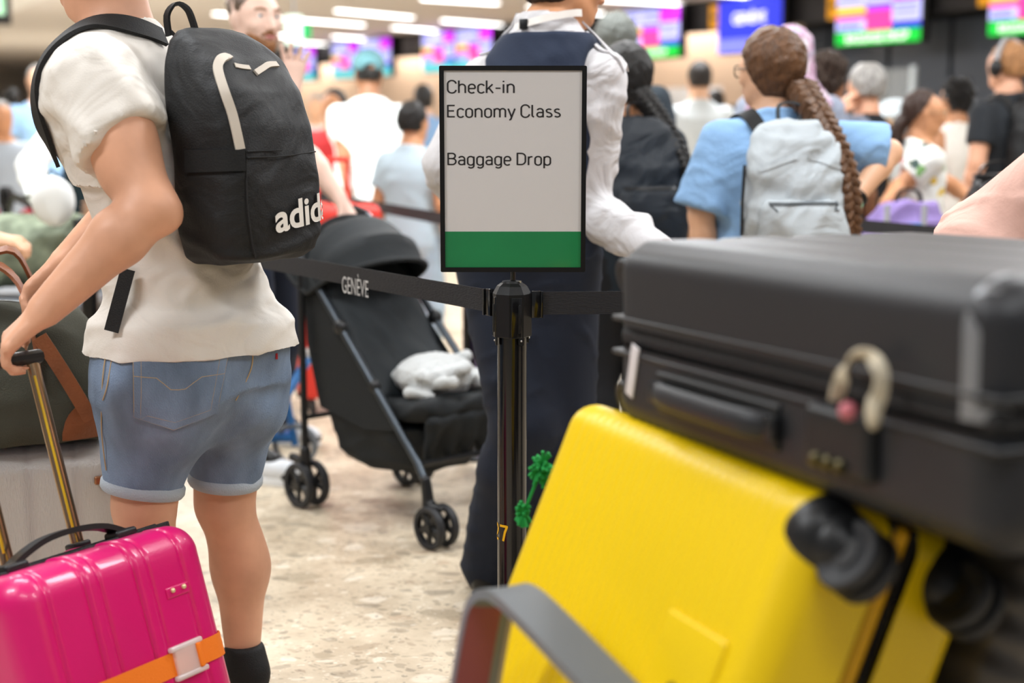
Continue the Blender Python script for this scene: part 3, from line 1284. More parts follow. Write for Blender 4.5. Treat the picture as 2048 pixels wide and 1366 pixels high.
    def top(self, m, sleeve='tee', hem=0.80, loose=0.012, name='shirt', neck=1.475, fold=0.004, seed=1, grow_arm=0.012, upto=0.62, res=None):
        q = self.q
        secs = [list(s) for s in self.secs]
        P_ = [stack(secs, k=0.03, grow=loose, zlo=hem * q)]
        if loose > 0.02:
            for s in secs:
                pass
        for s in (-1, 1):
            if sleeve == 'tee':
                P_ += self.arm(s, grow_arm, upto, loose=0.016)
            elif sleeve == 'elbow':
                P_ += self.arm(s, grow_arm, 0.92, loose=0.03)
            elif sleeve == 'long':
                P_ += self.arm(s, 0.010, 1.0, 0.97, loose=0.006)
            elif sleeve == 'loose':
                P_ += self.arm(s, 0.03, 1.0, 0.9, loose=0.035)
            elif sleeve == 'tank':
                P_.append(cap(self.sh[s] * np.array([0.62, 1, 1]) + np.array([0, 0, 0.0]), self.sh[s] * np.array([0.6, 1, 0.97]), 0.062 * q, k=0.02))
        lo, hi = (-2, -2, -1), (2, 2, 3)
        P_.append(half(self.sp(0, 0, neck), nrm([0, 0.35, 1]), lo, hi))
        g = implicit(P_, res or self.res, 1, disp=outward(wrinkle(seed, fold, 13, (1, 1, 1.6)), fold))
        self.shirt_geo = g
        self.shirt = self.t.part(name, g, m)
        return self

    def bottom(self, m, kind='trousers', name=None, loose=0.012, seed=3, fold=0.003, waist=1.0):
        q = self.q
        P_ = [stack(self.secs, k=0.03, grow=0.008, zlo=0.80 * q, zhi=waist * q)]
        for s in (-1, 1):
            P_ += self.leg(s, 0.010, loose, 1.0 if kind == 'trousers' else 0.42)
        if kind == 'skirt':
            P_ = [stack([(0.5 * q, 0, 0, .27 * q, .22 * q), (0.85 * q, 0, 0, .19 * q, .14 * q), (waist * q, 0, 0, .165 * q, .115 * q)], k=0.02)]
        self.t.part(name or kind, implicit(P_, self.res, 1, disp=outward(wrinkle(seed, fold, 12, (1, 1, 1.4)), fold)), m)
        return self

    def shoes(self, m, sole=None):
        q = self.q
        for s in (-1, 1):
            a = self.an[s]
            kd = self.kn[s] - a
            g = shoe_geo(q)
            M = np.eye(4)
            M[:3, 3] = (a[0], a[1], a[2] - 0.085 * q)
            o = self.t.part('shoe', g[0].xf(M), m)
            self.t.part('sole', g[1].xf(M), sole or m_black_pl, sub=o)
        return self

    def hair(self, m, style='short', name='hair', seed=2, vol=0.012, front=0.035, low=-0.05):
        X, R, q = self.HX, self.HR, self.q
        lo, hi = (-2, -2, -1), (2, 2, 3)
        sk = [ell(X(0, -0.018, 0.028), (np.array([0.077, 0.097, 0.089]) + vol) * q, R, k=0.02)]
        f, u = self.hf, self.hu
        if style == 'short':
            sk += [ell(X(0, -0.045, -0.03), np.array([0.068, 0.07, 0.06]) * q, R, k=0.03)]
            sk += [half(X(0, front, 0.03), nrm(f * 0.8 - u * 0.5), lo, hi, k=0.01), half(X(0, 0, low), -u, lo, hi, k=0.01)]
            amp, fr = 0.004, 60
        elif style == 'fringe':
            sk += [ell(X(0, -0.05, -0.03), np.array([0.070, 0.068, 0.055]) * q, R, k=0.03)]
            sk += [half(X(0, 0.0, 0.02), nrm(f * 0.9 + u * 0.25), lo, hi, k=0.01), half(X(0, 0, -0.06), -u, lo, hi, k=0.01)]
            amp, fr = 0.002, 60
        elif style == 'curly':
            sk += [ell(X(0, -0.03, 0.05), np.array([0.105, 0.11, 0.10]) * q, R, k=0.03), ell(X(0, -0.06, -0.02), np.array([0.09, 0.07, 0.08]) * q, R, k=0.03)]
            sk += [half(X(0, 0.045, 0.03), nrm(f * 0.9 - u * 0.45), lo, hi, k=0.02), half(X(0, 0, -0.09), -u, lo, hi, k=0.02)]
            amp, fr = 0.012, 75
        else:      # pulled back: covers ears and nape
            sk += [ell(X(0, -0.04, -0.02), np.array([0.082, 0.078, 0.09]) * q, R, k=0.03), ell(X(0, -0.02, -0.06), np.array([0.072, 0.06, 0.06]) * q, R, k=0.03)]
            sk += [half(X(0, front, 0.03), nrm(f * 0.9 - u * 0.42), lo, hi, k=0.012), half(X(0, 0, -0.125), -u, lo, hi, k=0.02)]
            amp, fr = 0.003, 55
        g = implicit(sk, min(self.res, 0.008), 1, disp=wrinkle(seed, amp, fr))
        self.hair_o = self.t.part(name, g, m)
        return self

    def beard(self, m):
        X, R, q = self.HX, self.HR, self.q
        f, u = self.hf, self.hu
        lo, hi = (-2, -2, -1), (2, 2, 3)
        P_ = [ell(X(0, 0.034, -0.052), np.array([0.066, 0.070, 0.070]) * q, R, k=0.02), ell(X(0, 0.072, -0.098), np.array([0.034, 0.030, 0.028]) * q, R, k=0.03)]
        P_ += [half(X(0, 0.06, -0.052), nrm(u * 0.9 + f * 0.45), lo, hi, k=0.008), half(X(0, 0.012, -0.05), -f, lo, hi, k=0.02),
               ell(X(0, 0.112, -0.068), np.array([0.020, 0.024, 0.011]) * q, R, k=0.006, op='s')]
        b = self.t.part('beard', implicit(P_, 0.006, 1, disp=wrinkle(5, 0.0025, 80)), m)
        self.t.part('moustache', implicit([cap(X(-0.026, 0.092, -0.060), X(0, 0.105, -0.051), 0.007 * q, 0.008 * q, k=0.01), cap(X(0.026, 0.092, -0.060), X(0, 0.105, -0.051), 0.007 * q, 0.008 * q, k=0.01)], 0.004, 1), m)
        for s in (-1, 1):
            self.t.part('eyebrow', tube(resample([X(s * 0.015, 0.101, 0.024), X(s * 0.035, 0.097, 0.029), X(s * 0.053, 0.082, 0.024)], 8), 0.0042 * q, 6), m)
        return self

    def glasses(self, m):
        X, q = self.HX, self.q
        g = None
        for s in (-1, 1):
            ring = [X(s * (0.034 + 0.024 * math.cos(a)), 0.112 - 0.008 * abs(math.cos(a)), 0.002 + 0.021 * math.sin(a)) for a in np.linspace(0, 2 * PI, 20, endpoint=False)]
            r = tube(ring, 0.0022 * q, 6, closed=True)
            g = r if g is None else g + r
            g = g + tube([X(s * 0.058, 0.104, 0.006), X(s * 0.076, 0.07, 0.006), X(s * 0.08, -0.005, 0.0)], 0.002 * q, 6)
        g = g + tube([X(-0.011, 0.115, 0.006), X(0, 0.119, 0.010), X(0.011, 0.115, 0.006)], 0.002 * q, 6)
        self.t.part('glasses', g, m)
        return self

    def braid(self, m, pts, r=0.03, taper=0.5, turns=6, tie=None):
        """three strands plaited along pts (local axes)"""
        n = turns * 12
        c = resample(pts, n)
        tg = np.gradient(c, axis=0)
        o = None
        for k in range(3):
            S, rad = [], []
            x0 = np.array([1.0, 0.3, 0])
            for i in range(n):
                d = nrm(tg[i])
                x = nrm(x0 - d * x0.dot(d))
                y = np.cross(d, x)
                ph = 2 * PI * (i / 12.0) + 2 * PI * k / 3
                rr = r * (1 - (1 - taper) * i / n)
                S.append(c[i] + x * rr * 0.95 * math.sin(ph) + y * rr * 0.5 * math.sin(2 * ph))
                rad.append(rr * 0.62)
            o = self.t.part('braid_strand', tube(S, rad, 8), m)
        e = nrm(tg[-1])
        self.t.part('braid_end', tube([c[-1], c[-1] + e * 0.04, c[-1] + e * 0.10], [r * taper * 0.8, r * taper, 0.004], 10), m)
        self.t.part('hair_tie', tube([c[-1] - e * 0.008, c[-1] + e * 0.008], r * taper * 1.05, 10), tie or m_black_pl)
        return self


def shoe_geo(q=1.0):
    """sneaker pointing along +y, heel behind the ankle; returns upper and sole"""
    up = implicit([ell((0, 0.11 * q, 0.045 * q), np.array([0.046, 0.10, 0.04]) * q, k=0.03), ell((0, -0.01 * q, 0.055 * q), np.array([0.04, 0.06, 0.055]) * q, k=0.03),
                   cap((0, -0.005 * q, 0.06 * q), (0, -0.005 * q, 0.10 * q), 0.043 * q, k=0.02),
                   half((0, 0, 0.014 * q), (0, 0, -1), (-1, -1, -1), (1, 1, 1)), half((0, 0, 0.115 * q), (0, 0, 1), (-1, -1, -1), (1, 1, 1))], 0.008 * max(q, 0.9), 1)
    ring = []
    for z, k in ((0.0, 0.97), (0.006, 1.0), (0.02, 1.0), (0.026, 0.95)):
        r = []
        for i in range(28):
            a = 2 * PI * i / 28
            y = math.sin(a)
            r.append((0.048 * k * math.cos(a) * (1.0 if y > 0 else 0.88) * q, (0.06 + 0.148 * k * y) * q, z * q))
        ring.append(r)
    return up, loft(ring)


def backpack(name, label, root, M, w, h, d, m, m2=None, pocket=True, res=0.009, seed=4, straps=True, piping=None, fold=0.004):
    """soft daypack; M maps its own axes (x right, y out of the wearer's back, z up, origin at its bottom centre) to the world"""
    t = T(name, label, 'backpack', M=M)
    secs = [(0.0, 0, d * 0.45, w * 0.30, d * 0.34), (0.03, 0, d * 0.47, w * 0.44, d * 0.46), (h * 0.3, 0, d * 0.5, w * 0.5, d * 0.5), (h * 0.62, 0, d * 0.46, w * 0.49, d * 0.45),
            (h * 0.85, 0, d * 0.38, w * 0.42, d * 0.36), (h * 0.96, 0, d * 0.3, w * 0.30, d * 0.26), (h, 0, d * 0.26, w * 0.14, d * 0.16)]
    g = implicit([stack(secs, k=0.02, e=3.0)], res, 2, disp=wrinkle(seed, fold, 11, (1, 1, 1.3)))
    t.part('body', g, m)
    t.geo = g
    tr = bvh(g)
    t.tree = tr
    if pocket:
        p = [(0.02 * h, 0, d * 0.78, w * 0.36, d * 0.24), (0.06 * h, 0, d * 0.80, w * 0.43, d * 0.32), (h * 0.3, 0, d * 0.84, w * 0.44, d * 0.33), (h * 0.44, 0, d * 0.80, w * 0.41, d * 0.30), (h * 0.5, 0, d * 0.76, w * 0.34, d * 0.22)]
        pg = implicit([stack(p, k=0.02, e=3.2)], res, 2, disp=wrinkle(seed + 1, fold, 11))
        o = t.part('front_pocket', pg, m)
        t.part('zip', drape(tube([(x, d * 1.5, h * 0.46) for x in np.linspace(-w * 0.38, w * 0.38, 20)], 0.004, 6), bvh(pg), (0, -1, 0), 0.003), m2 or m_black_pl, sub=o)
    top = h * 0.97
    t.part('grab_handle', strap(resample([(-0.03, d * 0.12, top - 0.02), (-0.03, d * 0.1, top + 0.045), (0.03, d * 0.1, top + 0.045), (0.03, d * 0.12, top - 0.02)], 16), (0, 1, 0.0), 0.022, 0.005), m2 or m_black_pl)
    return t

# ================================================================== barrier posts, belts and the sign
m_post = mat('post_gloss_black', '#0b0b0c', 0.16, spec=0.7)
m_cap = mat('post_head_matte', '#121315', 0.45, spec=0.35)
m_belt = mat('belt_webbing', '#1a1a1e', 0.7, bump=0.3, bscale=500, stretch=(0.2, 0.2, 1.0))
m_metal = mat('bare_metal', '#c9c9c6', 0.3, metal=0.9)
m_lettergrey = mat('print_grey', '#c8c8c8', 0.6)


def stanchion(loc, label, head=0.935, rz=0.0, sign=False):
    t = T('barrier_post', label, 'barrier post', loc=loc, rz=rz)
    t.part('base', lathe([(0.0, 0.0), (0.17, 0.0), (0.172, 0.008), (0.16, 0.02), (0.06, 0.034), (0.036, 0.04)], 32), m_cap)
    t.part('pole', lathe([(0.031, 0.03), (0.031, head - 0.10)], 28), m_post)
    # receiver head: octagonal cap with four slotted faces
    o8 = []
    for z, r in ((head - 0.112, 0.037), (head - 0.110, 0.0385), (head - 0.022, 0.0385), (head - 0.006, 0.030), (head, 0.022)):
        o8.append([(r * 1.06 * math.cos(PI / 8 + k * PI / 4), r * 1.06 * math.sin(PI / 8 + k * PI / 4), z) for k in range(8)])
    h = t.part('head', loft(o8), m_cap, smooth=False)
    for k in range(4):
        M = rotz(k * PI / 2)
        t.part('slot', box(0.024, 0.006, 0.085, (0, -0.037, head - 0.07), 0.002).xf(M), m_post, sub=h)
        t.part('slot_rail', box(0.006, 0.008, 0.06, (0.006, -0.0385, head - 0.072), 0.002).xf(M), m_cap, sub=h)
        t.part('rivet_tab', box(0.012, 0.005, 0.022, (0.010, -0.036, head - 0.118), 0.004).xf(M), m_cap, sub=h)
        t.part('rivet', ball((0.010, -0.0395, head - 0.118), 0.0022, 8, 5).xf(M), m_metal, sub=h)
    return t


def belt(p0, p1, label, clip0=True, z=0.892, h=0.048, bow=0.0):
    p0, p1 = np.array([p0[0], p0[1], z]), np.array([p1[0], p1[1], z])
    t = T('barrier_belt', label, 'barrier belt', loc=p0)
    d = nrm(p1 - p0)
    pts = [p0 + (p1 - p0) * s + np.array([0, 0, -bow * 4 * s * (1 - s)]) for s in np.linspace(0, 1, 16)]
    t.part('webbing', strap(pts, (0, 0, 1), h, 0.0018), m_belt, world=True)
    for e in ((0,) if clip0 else ()) + (1,):
        c = pts[0] if e == 0 else pts[-1]
        sg = 1 if e == 0 else -1
        Mx = frame(c, d * sg, np.cross([0, 0, 1], d * sg), [0, 0, 1])
        t.part('buckle', (box(0.02, 0.014, 0.058, (0.008, 0, -0.002), 0.003) + box(0.005, 0.02, 0.056, (0.02, 0, -0.002), 0.001)).xf(Mx), m_post, world=True)
    t.d = d
    return t


PX, PY = 0.0, 2.95
post0 = stanchion((PX, PY, 0), 'black barrier post carrying the framed check-in sign', rz=math.radians(14))
post0.part('sign_socket', lathe([(0.0, 0.93), (0.024, 0.93), (0.02, 0.939), (0.0, 0.939)], 20), m_cap)
# yellow number on the pole
m_yel = mat('print_yellow', '#eab20c', 0.5)
z27 = at(1000, 1068, PY - 0.03)[2]


def ring_digit(pts, x0):
    q = []
    for (ax_, ay), (bx, by) in zip(pts[:-1], pts[1:]):
        n = max(2, int(math.hypot(bx - ax_, by - ay) / 0.06))
        q += [(ax_ + (bx - ax_) * i / n, ay + (by - ay) * i / n) for i in range(n)]
    q.append(pts[-1])
    q = np.array(q) * 0.034
    V, F = [], []
    for i, (x, z) in enumerate(q):
        d_ = q[min(i + 1, len(q) - 1)] - q[max(i - 1, 0)]
        d_ = d_ / (np.linalg.norm(d_) + 1e-9)
        for s_ in (-1, 1):
            xx, zz = x - d_[1] * s_ * 0.0026, z + d_[0] * s_ * 0.0026
            a_ = math.radians(-90) + (xx + x0) / 0.0318
            V.append((PX + 0.0318 * math.cos(a_), PY + 0.0318 * math.sin(a_), z27 - 0.017 + zz))
    for i in range(len(q) - 1):
        F.append((2 * i, 2 * i + 1, 2 * i + 3, 2 * i + 2))
    return G(V, F)


post0.part('number', ring_digit([(0.02, 0.96), (0.58, 0.96), (0.42, 0.55), (0.30, 0.0)], -0.0305), m_yel, world=True, smooth=False)
post0.part('number', ring_digit([(0.03, 0.75), (0.1, 0.92), (0.28, 1.0), (0.46, 0.93), (0.55, 0.75), (0.48, 0.52), (0.25, 0.28), (0.03, 0.04), (0.58, 0.04)], -0.0555), m_yel, world=True, smooth=False)

belt((PX - 0.042, PY + 0.03), (-1.52, 5.18), 'black belt printed with the airport name from the sign post past the stroller')
belt_root = [o for o in SC.objects if o.name.startswith('barrier_belt')][-1]
p0, p1 = np.array([PX - 0.042, PY + 0.03, 0.892]), np.array([-1.52, 5.18, 0.892])
d = nrm(p1 - p0)
nf = np.array([d[1], -d[0], 0])
if nf[1] > 0:
    nf = -nf


def on_belt(px, py):
    o = np.array([0, 0, CAM_H])
    r = at(px, py, 1.0) - o
    s = np.dot(p0 - o, nf) / np.dot(r, nf)
    return o + r * s


for s, px, py, wpx, nm, mm in (('GENÈVE', 711, 569, 52, 'belt_lettering', m_lettergrey), ('AÉROPORT', 721, 586, 34, 'belt_small_lettering', mat('print_dim', '#55565a', 0.6))):
    g = text_geo(s, 1.0, 0.0)
    lo, hi = g.v.min(0), g.v.max(0)
    c = on_belt(px, py)
    wl = np.linalg.norm(on_belt(px + wpx / 2, py) - on_belt(px - wpx / 2, py))
    sc = wl / (hi[0] - lo[0])
    ysc = sc * (1.55 if s[0] == 'G' else 1.0)
    v = g.v - (lo + hi) / 2
    g = G(c + np.outer(v[:, 0] * sc, -d) + np.outer(v[:, 1] * ysc, [0, 0, 1]) + nf * 0.0016, g.f)
    o = obj(nm, g.xf(np.linalg.inv(np.array(belt_root.matrix_world))), mm, belt_root, smooth=False)

belt((PX + 0.042, PY + 0.0), (1.95, 3.06), 'plain black belt from the sign post to behind the black suitcase')
stanchion((2.0, 3.06, 0), 'black barrier post beyond the right edge behind the luggage trolley')
stanchion((-1.56, 5.22, 0), 'black barrier post hidden behind the man in the white shirt')
belt((-1.60, 5.27), (-2.84, 8.06), 'black belt running away at the far left behind the man')
stanchion((-2.87, 8.1, 0), 'black barrier post at the far left edge')
pB = at(941, 640, 5.45)
stanchion((pB[0], pB[1], 0), 'black barrier post seen between the stroller and the uniformed man', head=0.95)
belt((pB[0] - 0.04, pB[1] + 0.03), tuple(at(640, 390, 7.6)[:2]), 'black belt crossing in front of the boy in pale blue', z=0.90)
b0, b1 = at(1560, 430, 5.75), at(2260, 500, 4.1)
belt((b0[0], b0[1]), (b1[0], b1[1]), 'black belt behind the woman in blue, before the purple luggage', z=0.90)
stanchion((b0[0] - 0.04, b0[1], 0), 'black barrier post behind the woman with the grey backpack', head=0.94)

# ---- the framed sign
SW, SH = 0.300, 0.421
sc0 = at(1021.5, 341, PY - 0.045)
tilt = math.radians(1.2)
Ms = frame([PX + 0.002, PY - 0.005, sc0[2]], [1, 0.0, 0], [0, math.cos(tilt), math.sin(tilt)], [0, -math.sin(tilt), math.cos(tilt)])
sg = T('check_in_sign', 'portrait check-in sign in a thin black frame with green lower band', 'sign', M=Ms)
m_frame = mat('sign_frame', '#0d0d0e', 0.5, spec=0.3)
m_paper = mat('sign_paper', '#cfcccb', 0.45, coat=0.25)
m_sgreen = mat('sign_green', '#0d7a44', 0.4, coat=0.4, vary=0.06, vscale=8)
fw = 0.0095
poly_o, poly_i = rrect(SW, SH, 0.003, 3), rrect(SW - 2 * fw, SH - 2 * fw, 0.001, 3)
n_ = len(poly_o)
V, F = [], []
for y in (-0.008, 0.008):
    V += [(x, y, z) for x, z in poly_o] + [(x, y, z) for x, z in poly_i]
for i in range(n_):
    j = (i + 1) % n_
    F += [(i, j, n_ + j, n_ + i), (2 * n_ + j, 2 * n_ + i, 3 * n_ + i, 3 * n_ + j), (j, i, 2 * n_ + i, 2 * n_ + j), (n_ + i, n_ + j, 3 * n_ + j, 3 * n_ + i)]
sg.part('frame', G(V, F), m_frame, smooth=False, fix=True)
inW, inH = SW - 2 * fw, SH - 2 * fw
zt = inH / 2
zg = -inH / 2 + 0.0745
sg.part('back_plate', box(inW, 0.003, inH, (0, 0.004, 0)), m_frame, smooth=False)
sg.part('paper', box(inW, 0.002, zt - zg, (0, -0.003, (zt + zg) / 2)), m_paper, smooth=False)
sg.part('green_band', box(inW, 0.002, zg + inH / 2, (0, -0.0032, (zg - inH / 2) / 2)), m_sgreen, smooth=False)
sg.part('stem', lathe([(0.0055, -SH / 2 - 0.028), (0.0055, -SH / 2 + 0.002)], 14), m_post)
sg.part('stem_nut', box(0.010, 0.006, 0.004, (0.012, -0.01, -SH / 2 - 0.020)), m_metal, smooth=False)

# lettering: a monoline alphabet drawn as strokes
def arc(cx, cy, rx, ry, a0, a1, n=14):
    return [(cx + rx * math.cos(math.radians(a)), cy + ry * math.sin(math.radians(a))) for a in np.linspace(a0, a1, n)]


ARCH = arc(0.26, 0.47, 0.2, 0.23, 180, 0) + [(0.46, 0)]
BOWL = arc(0.26, 0.50, 0.2, 0.2, 0, 180) + arc(0.26, 0.20, 0.2, 0.2, 180, 360) + [(0.46, 0.5)]
GLY = {
    'C': (0.64, [arc(0.31, 0.71, 0.26, 0.29, 8, 180) + arc(0.31, 0.29, 0.26, 0.29, 180, 352)]),
    'h': (0.56, [[(0.06, 0), (0.06, 1)], ARCH]),
    'e': (0.54, [[(0.06, 0.36), (0.46, 0.36)], [(0.46, 0.36)] + arc(0.26, 0.48, 0.2, 0.22, 0, 180) + arc(0.26, 0.22, 0.2, 0.22, 180, 318)]),
    'c': (0.49, [arc(0.26, 0.48, 0.2, 0.22, 25, 180) + arc(0.26, 0.22, 0.2, 0.22, 180, 330)]),
    'k': (0.50, [[(0.06, 0), (0.06, 1)], [(0.43, 0.70), (0.07, 0.27)], [(0.19, 0.42), (0.46, 0)]]),
    '-': (0.46, [[(0.07, 0.38), (0.38, 0.38)]]),
    'i': (0.20, [[(0.06, 0), (0.06, 0.70)], [(0.06, 0.88), (0.06, 0.98)]]),
    'n': (0.56, [[(0.06, 0), (0.06, 0.70)], ARCH]),
    'E': (0.57, [[(0.06, 0), (0.06, 1)], [(0.06, 0.955), (0.5, 0.955)], [(0.06, 0.52), (0.45, 0.52)], [(0.06, 0.045), (0.5, 0.045)]]),
    'o': (0.55, [BOWL]),
    'm': (0.86, [[(0.06, 0), (0.06, 0.70)], arc(0.235, 0.5, 0.175, 0.2, 180, 0) + [(0.41, 0)], arc(0.585, 0.5, 0.175, 0.2, 180, 0) + [(0.76, 0)]]),
    'y': (0.50, [[(0.03, 0.70), (0.25, 0.02)], [(0.46, 0.70), (0.22, -0.08)] + arc(0.10, -0.08, 0.12, 0.12, -20, -90, 6)]),
    'l': (0.27, [[(0.06, 1), (0.06, 0.16)] + arc(0.18, 0.16, 0.12, 0.12, 180, 270, 6)]),
    'a': (0.53, [arc(0.24, 0.50, 0.19, 0.2, 155, 0) + [(0.43, 0)], [(0.43, 0.39), (0.2, 0.39)] + arc(0.2, 0.215, 0.145, 0.175, 90, 270) + [(0.3, 0.045), (0.43, 0.12)]]),
    's': (0.48, [arc(0.235, 0.525, 0.165, 0.14, 35, 200, 10) + arc(0.245, 0.175, 0.17, 0.16, 75, -70, 10)[0:0] + [(0.12, 0.42), (0.33, 0.33)] + arc(0.235, 0.18, 0.175, 0.145, 45, -150, 12)]),
    'B': (0.65, [[(0.06, 0), (0.06, 1)], [(0.06, 0.955), (0.32, 0.955)] + arc(0.32, 0.745, 0.2, 0.21, 90, -90) + [(0.06, 0.535)], [(0.32, 0.535)] + arc(0.33, 0.29, 0.23, 0.245, 90, -90) + [(0.06, 0.045)]]),
    'g': (0.56, [BOWL, [(0.46, 0.70), (0.46, -0.05)] + arc(0.27, -0.06, 0.19, 0.17, 0, -150, 10)]),
    'D': (0.68, [[(0.06, 0), (0.06, 1)], [(0.06, 0.955), (0.3, 0.955)] + arc(0.3, 0.66, 0.28, 0.295, 90, 0) + arc(0.3, 0.34, 0.28, 0.295, 0, -90) + [(0.06, 0.045)]]),
    'r': (0.38, [[(0.06, 0), (0.06, 0.70)], arc(0.25, 0.46, 0.19, 0.22, 180, 70, 8)]),
    'p': (0.56, [[(0.06, -0.26), (0.06, 0.70)], BOWL]),
    ' ': (0.22, []),
}


def stroke(pts, w):
    p = [pts[0]]
    for q in pts[1:]:
        if math.hypot(q[0] - p[-1][0], q[1] - p[-1][1]) > 1e-4:
            p.append(q)
    p = np.array(p, float)
    V, F = [], []
    n = len(p)
    for i in range(n):
        a = p[min(i + 1, n - 1)] - p[i] if i < n - 1 else p[i] - p[i - 1]
        b = p[i] - p[i - 1] if i > 0 else a
        a, b = a / np.linalg.norm(a), b / np.linalg.norm(b)
        t_ = (a + b) / (np.linalg.norm(a + b) + 1e-9)
        k = 1 / max(0.6, t_.dot(a))
        nn_ = np.array([-t_[1], t_[0]]) * w / 2 * k
        V += [tuple(p[i] + nn_) + (0,), tuple(p[i] - nn_) + (0,)]
    for i in range(n - 1):
        F.append((2 * i, 2 * i + 1, 2 * i + 3, 2 * i + 2))
    return G(V, F)


def signtext(s, px0, px1, ybase, capx):
    x = 0.0
    g = None
    for ch in s:
        adv, sts = GLY[ch]
        for st in sts:
            q = stroke(st, 0.108).mv(x, 0, 0)
            g = q if g is None else g + q
        x += adv + 0.045
    lo, hi = g.v.min(0), g.v.max(0)
    ppm = 293.0 / SW
    X0, X1 = (px0 - 1021.5) / ppm, (px1 - 1021.5) / ppm
    Z0 = (341 - ybase) / (413.0 / SH)
    v = g.v
    return G(np.stack([X0 + (v[:, 0] - lo[0]) / (hi[0] - lo[0]) * (X1 - X0), np.full(len(v), -0.0046), Z0 + v[:, 1] * capx / (413.0 / SH)], 1), g.f)


m_ink = mat('print_black', '#262324', 0.6)
for s, a, b, y in (('Check-in', 890, 1025, 188), ('Economy Class', 890, 1117, 236), ('Baggage Drop', 890, 1098, 331)):
    sg.part('lettering', signtext(s, a, b, y, 24.5), m_ink, smooth=False, label='line of dark lettering: ' + s)

# ================================================================== luggage
m_rub = mat('wheel_rubber', '#26272a', 0.55)
m_wheel = mat('wheel_plastic', '#17181a', 0.4)
m_zip = mat('zip_band', '#141518', 0.55, bump=0.5, bscale=180)


def wheel_geo(r, w, spokes=False):
    return lathe([(r * 0.2, -w * 0.42), (r * 0.62, -w * 0.42), (r * 0.66, -w * 0.5), (r * 0.94, -w * 0.5), (r, -w * 0.3), (r, w * 0.3), (r * 0.94, w * 0.5), (r * 0.66, w * 0.5), (r * 0.62, w * 0.42), (r * 0.2, w * 0.42)], 24)


def caster(t, p, out, axis, r=0.029, two=True):
    """double suitcase caster at local point p, standing off along out, turning about axis"""
    p, out, axis = np.asarray(p, float), nrm(out), nrm(axis)
    third = np.cross(out, axis)
    h = t.part('wheel_housing', implicit([cap(p - out * 0.03, p + out * 0.004, r * 1.15, r * 1.0, k=0.01), cap(p, p + out * (r * 0.9) + third * 0.004, r * 0.5, r * 0.45, k=0.015)], 0.006, 1), m_wheel)
    c = p + out * (r * 1.05) + third * 0.010
    for s in ((-1, 1) if two else (0,)):
        M = frame(c + axis * s * 0.0125, third, np.cross(axis, third), axis)
        t.part('wheel', wheel_geo(r, 0.017).xf(M), m_rub, sub=h)
        t.part('hub', lathe([(0, -0.0095), (r * 0.42, -0.0095), (r * 0.46, 0), (r * 0.42, 0.0095), (0, 0.0095)], 14).xf(M), m_wheel, sub=h)


def suitcase(label, M, W, D, L, shell, disp=None, r=0.045, group=None, n=(40, 6, 40), zipm=None, gap=0.012, wheels=True, wr=0.028, grow_zip=-0.004):
    """hard-shell case: x across, -y is the front shell, z from wheels to handle; origin at its centre"""
    t = T('suitcase', label, 'suitcase', M=M, group=group)
    y = gap
    t.part('front_shell', rbox(W, D, L, r, n, 5, (1, [-y, y]), disp, lambda c: c[1] < -y * 0.99), shell, auto=None)
    t.part('back_shell', rbox(W, D, L, r, n, 5, (1, [-y, y]), disp, lambda c: c[1] > y * 0.99), shell, auto=None)
    t.part('zip_band', rbox(W + 2 * grow_zip, 2 * y + 0.01, L + 2 * grow_zip, min(r, y + 0.004), (3, 2, 3), 4), zipm or m_zip)
    if wheels:
        for sx in (-1, 1):
            for sy in (-1, 1):
                caster(t, (sx * (W / 2 - 0.045), sy * (D / 2 - 0.04), -L / 2), (0, 0, -1), (1, 0, 0) if sx < 0 else (0.9, 0.4, 0), wr)
    return t


# ---- yellow suitcase leaning on its side on the trolley, the black one lying across it
A_, B_ = at(1178, 812, 2.03), at(1640, 958, 1.52)
B_[2] = A_[2] = (A_[2] + B_[2]) / 2
eL = nrm(B_ - A_)
A_ = A_ - eL * 0.05
phi = math.radians(23)
h_ = np.array([eL[1], -eL[0], 0])       # horizontal, out of the big face (towards the camera's left)
if h_[0] > 0:
    h_ = -h_
uD = h_ * math.sin(phi) + np.array([0, 0, -math.cos(phi)])
nY = h_ * math.cos(phi) + np.array([0, 0, math.sin(phi)])
LY = np.linalg.norm(B_ - A_) + 0.02
WYc, DY = 0.46, 0.27
cY = (A_ + B_) / 2 + uD * WYc / 2 - nY * DY / 2
yz, yy = -eL, -nY
yx = np.cross(yy, yz)
m_yel_sh = mat('yellow_shell', '#f0cb00', 0.38, bump=0.04, bscale=300)


def corr(pitch, amp, ax=2, lim=None):
    def f(P_, N_):
        w = np.clip(1 - np.abs(N_[:, ax]) * 1.6, 0, 1)
        if lim is not None:
            w = w * (np.abs(P_[:, ax]) < lim)
        return amp * np.cos(2 * PI * P_[:, ax] / pitch) * w
    return f


ye = suitcase('bright yellow ribbed suitcase leaning on its side on the luggage trolley', frame(cY, yx, yy, yz), WYc, DY, LY, m_yel_sh,
              corr(0.0215, 0.0013, 2, LY / 2 - 0.06), 0.042, n=(26, 6, 130), gap=0.022, wheels=False, grow_zip=-0.012)
up_s = 1 if yx[2] > 0 else -1
for sx in (-1, 1):
    for sy in (-1, 1):
        # deep wheel corner: black moulded cup let into the shell, twin castors standing out
        caster(ye, (sx * (WYc / 2 - 0.052), sy * (DY / 2 - 0.052), -LY / 2 + 0.012), (0.0, 0, -1), (0.25, -1, 0), 0.042)
        ye.part('wheel_cup', implicit([ell((sx * (WYc / 2 - 0.05), sy * (DY / 2 - 0.045), -LY / 2 + 0.03), (0.050, 0.048, 0.046), k=0.01)], 0.007, 1), m_wheel)
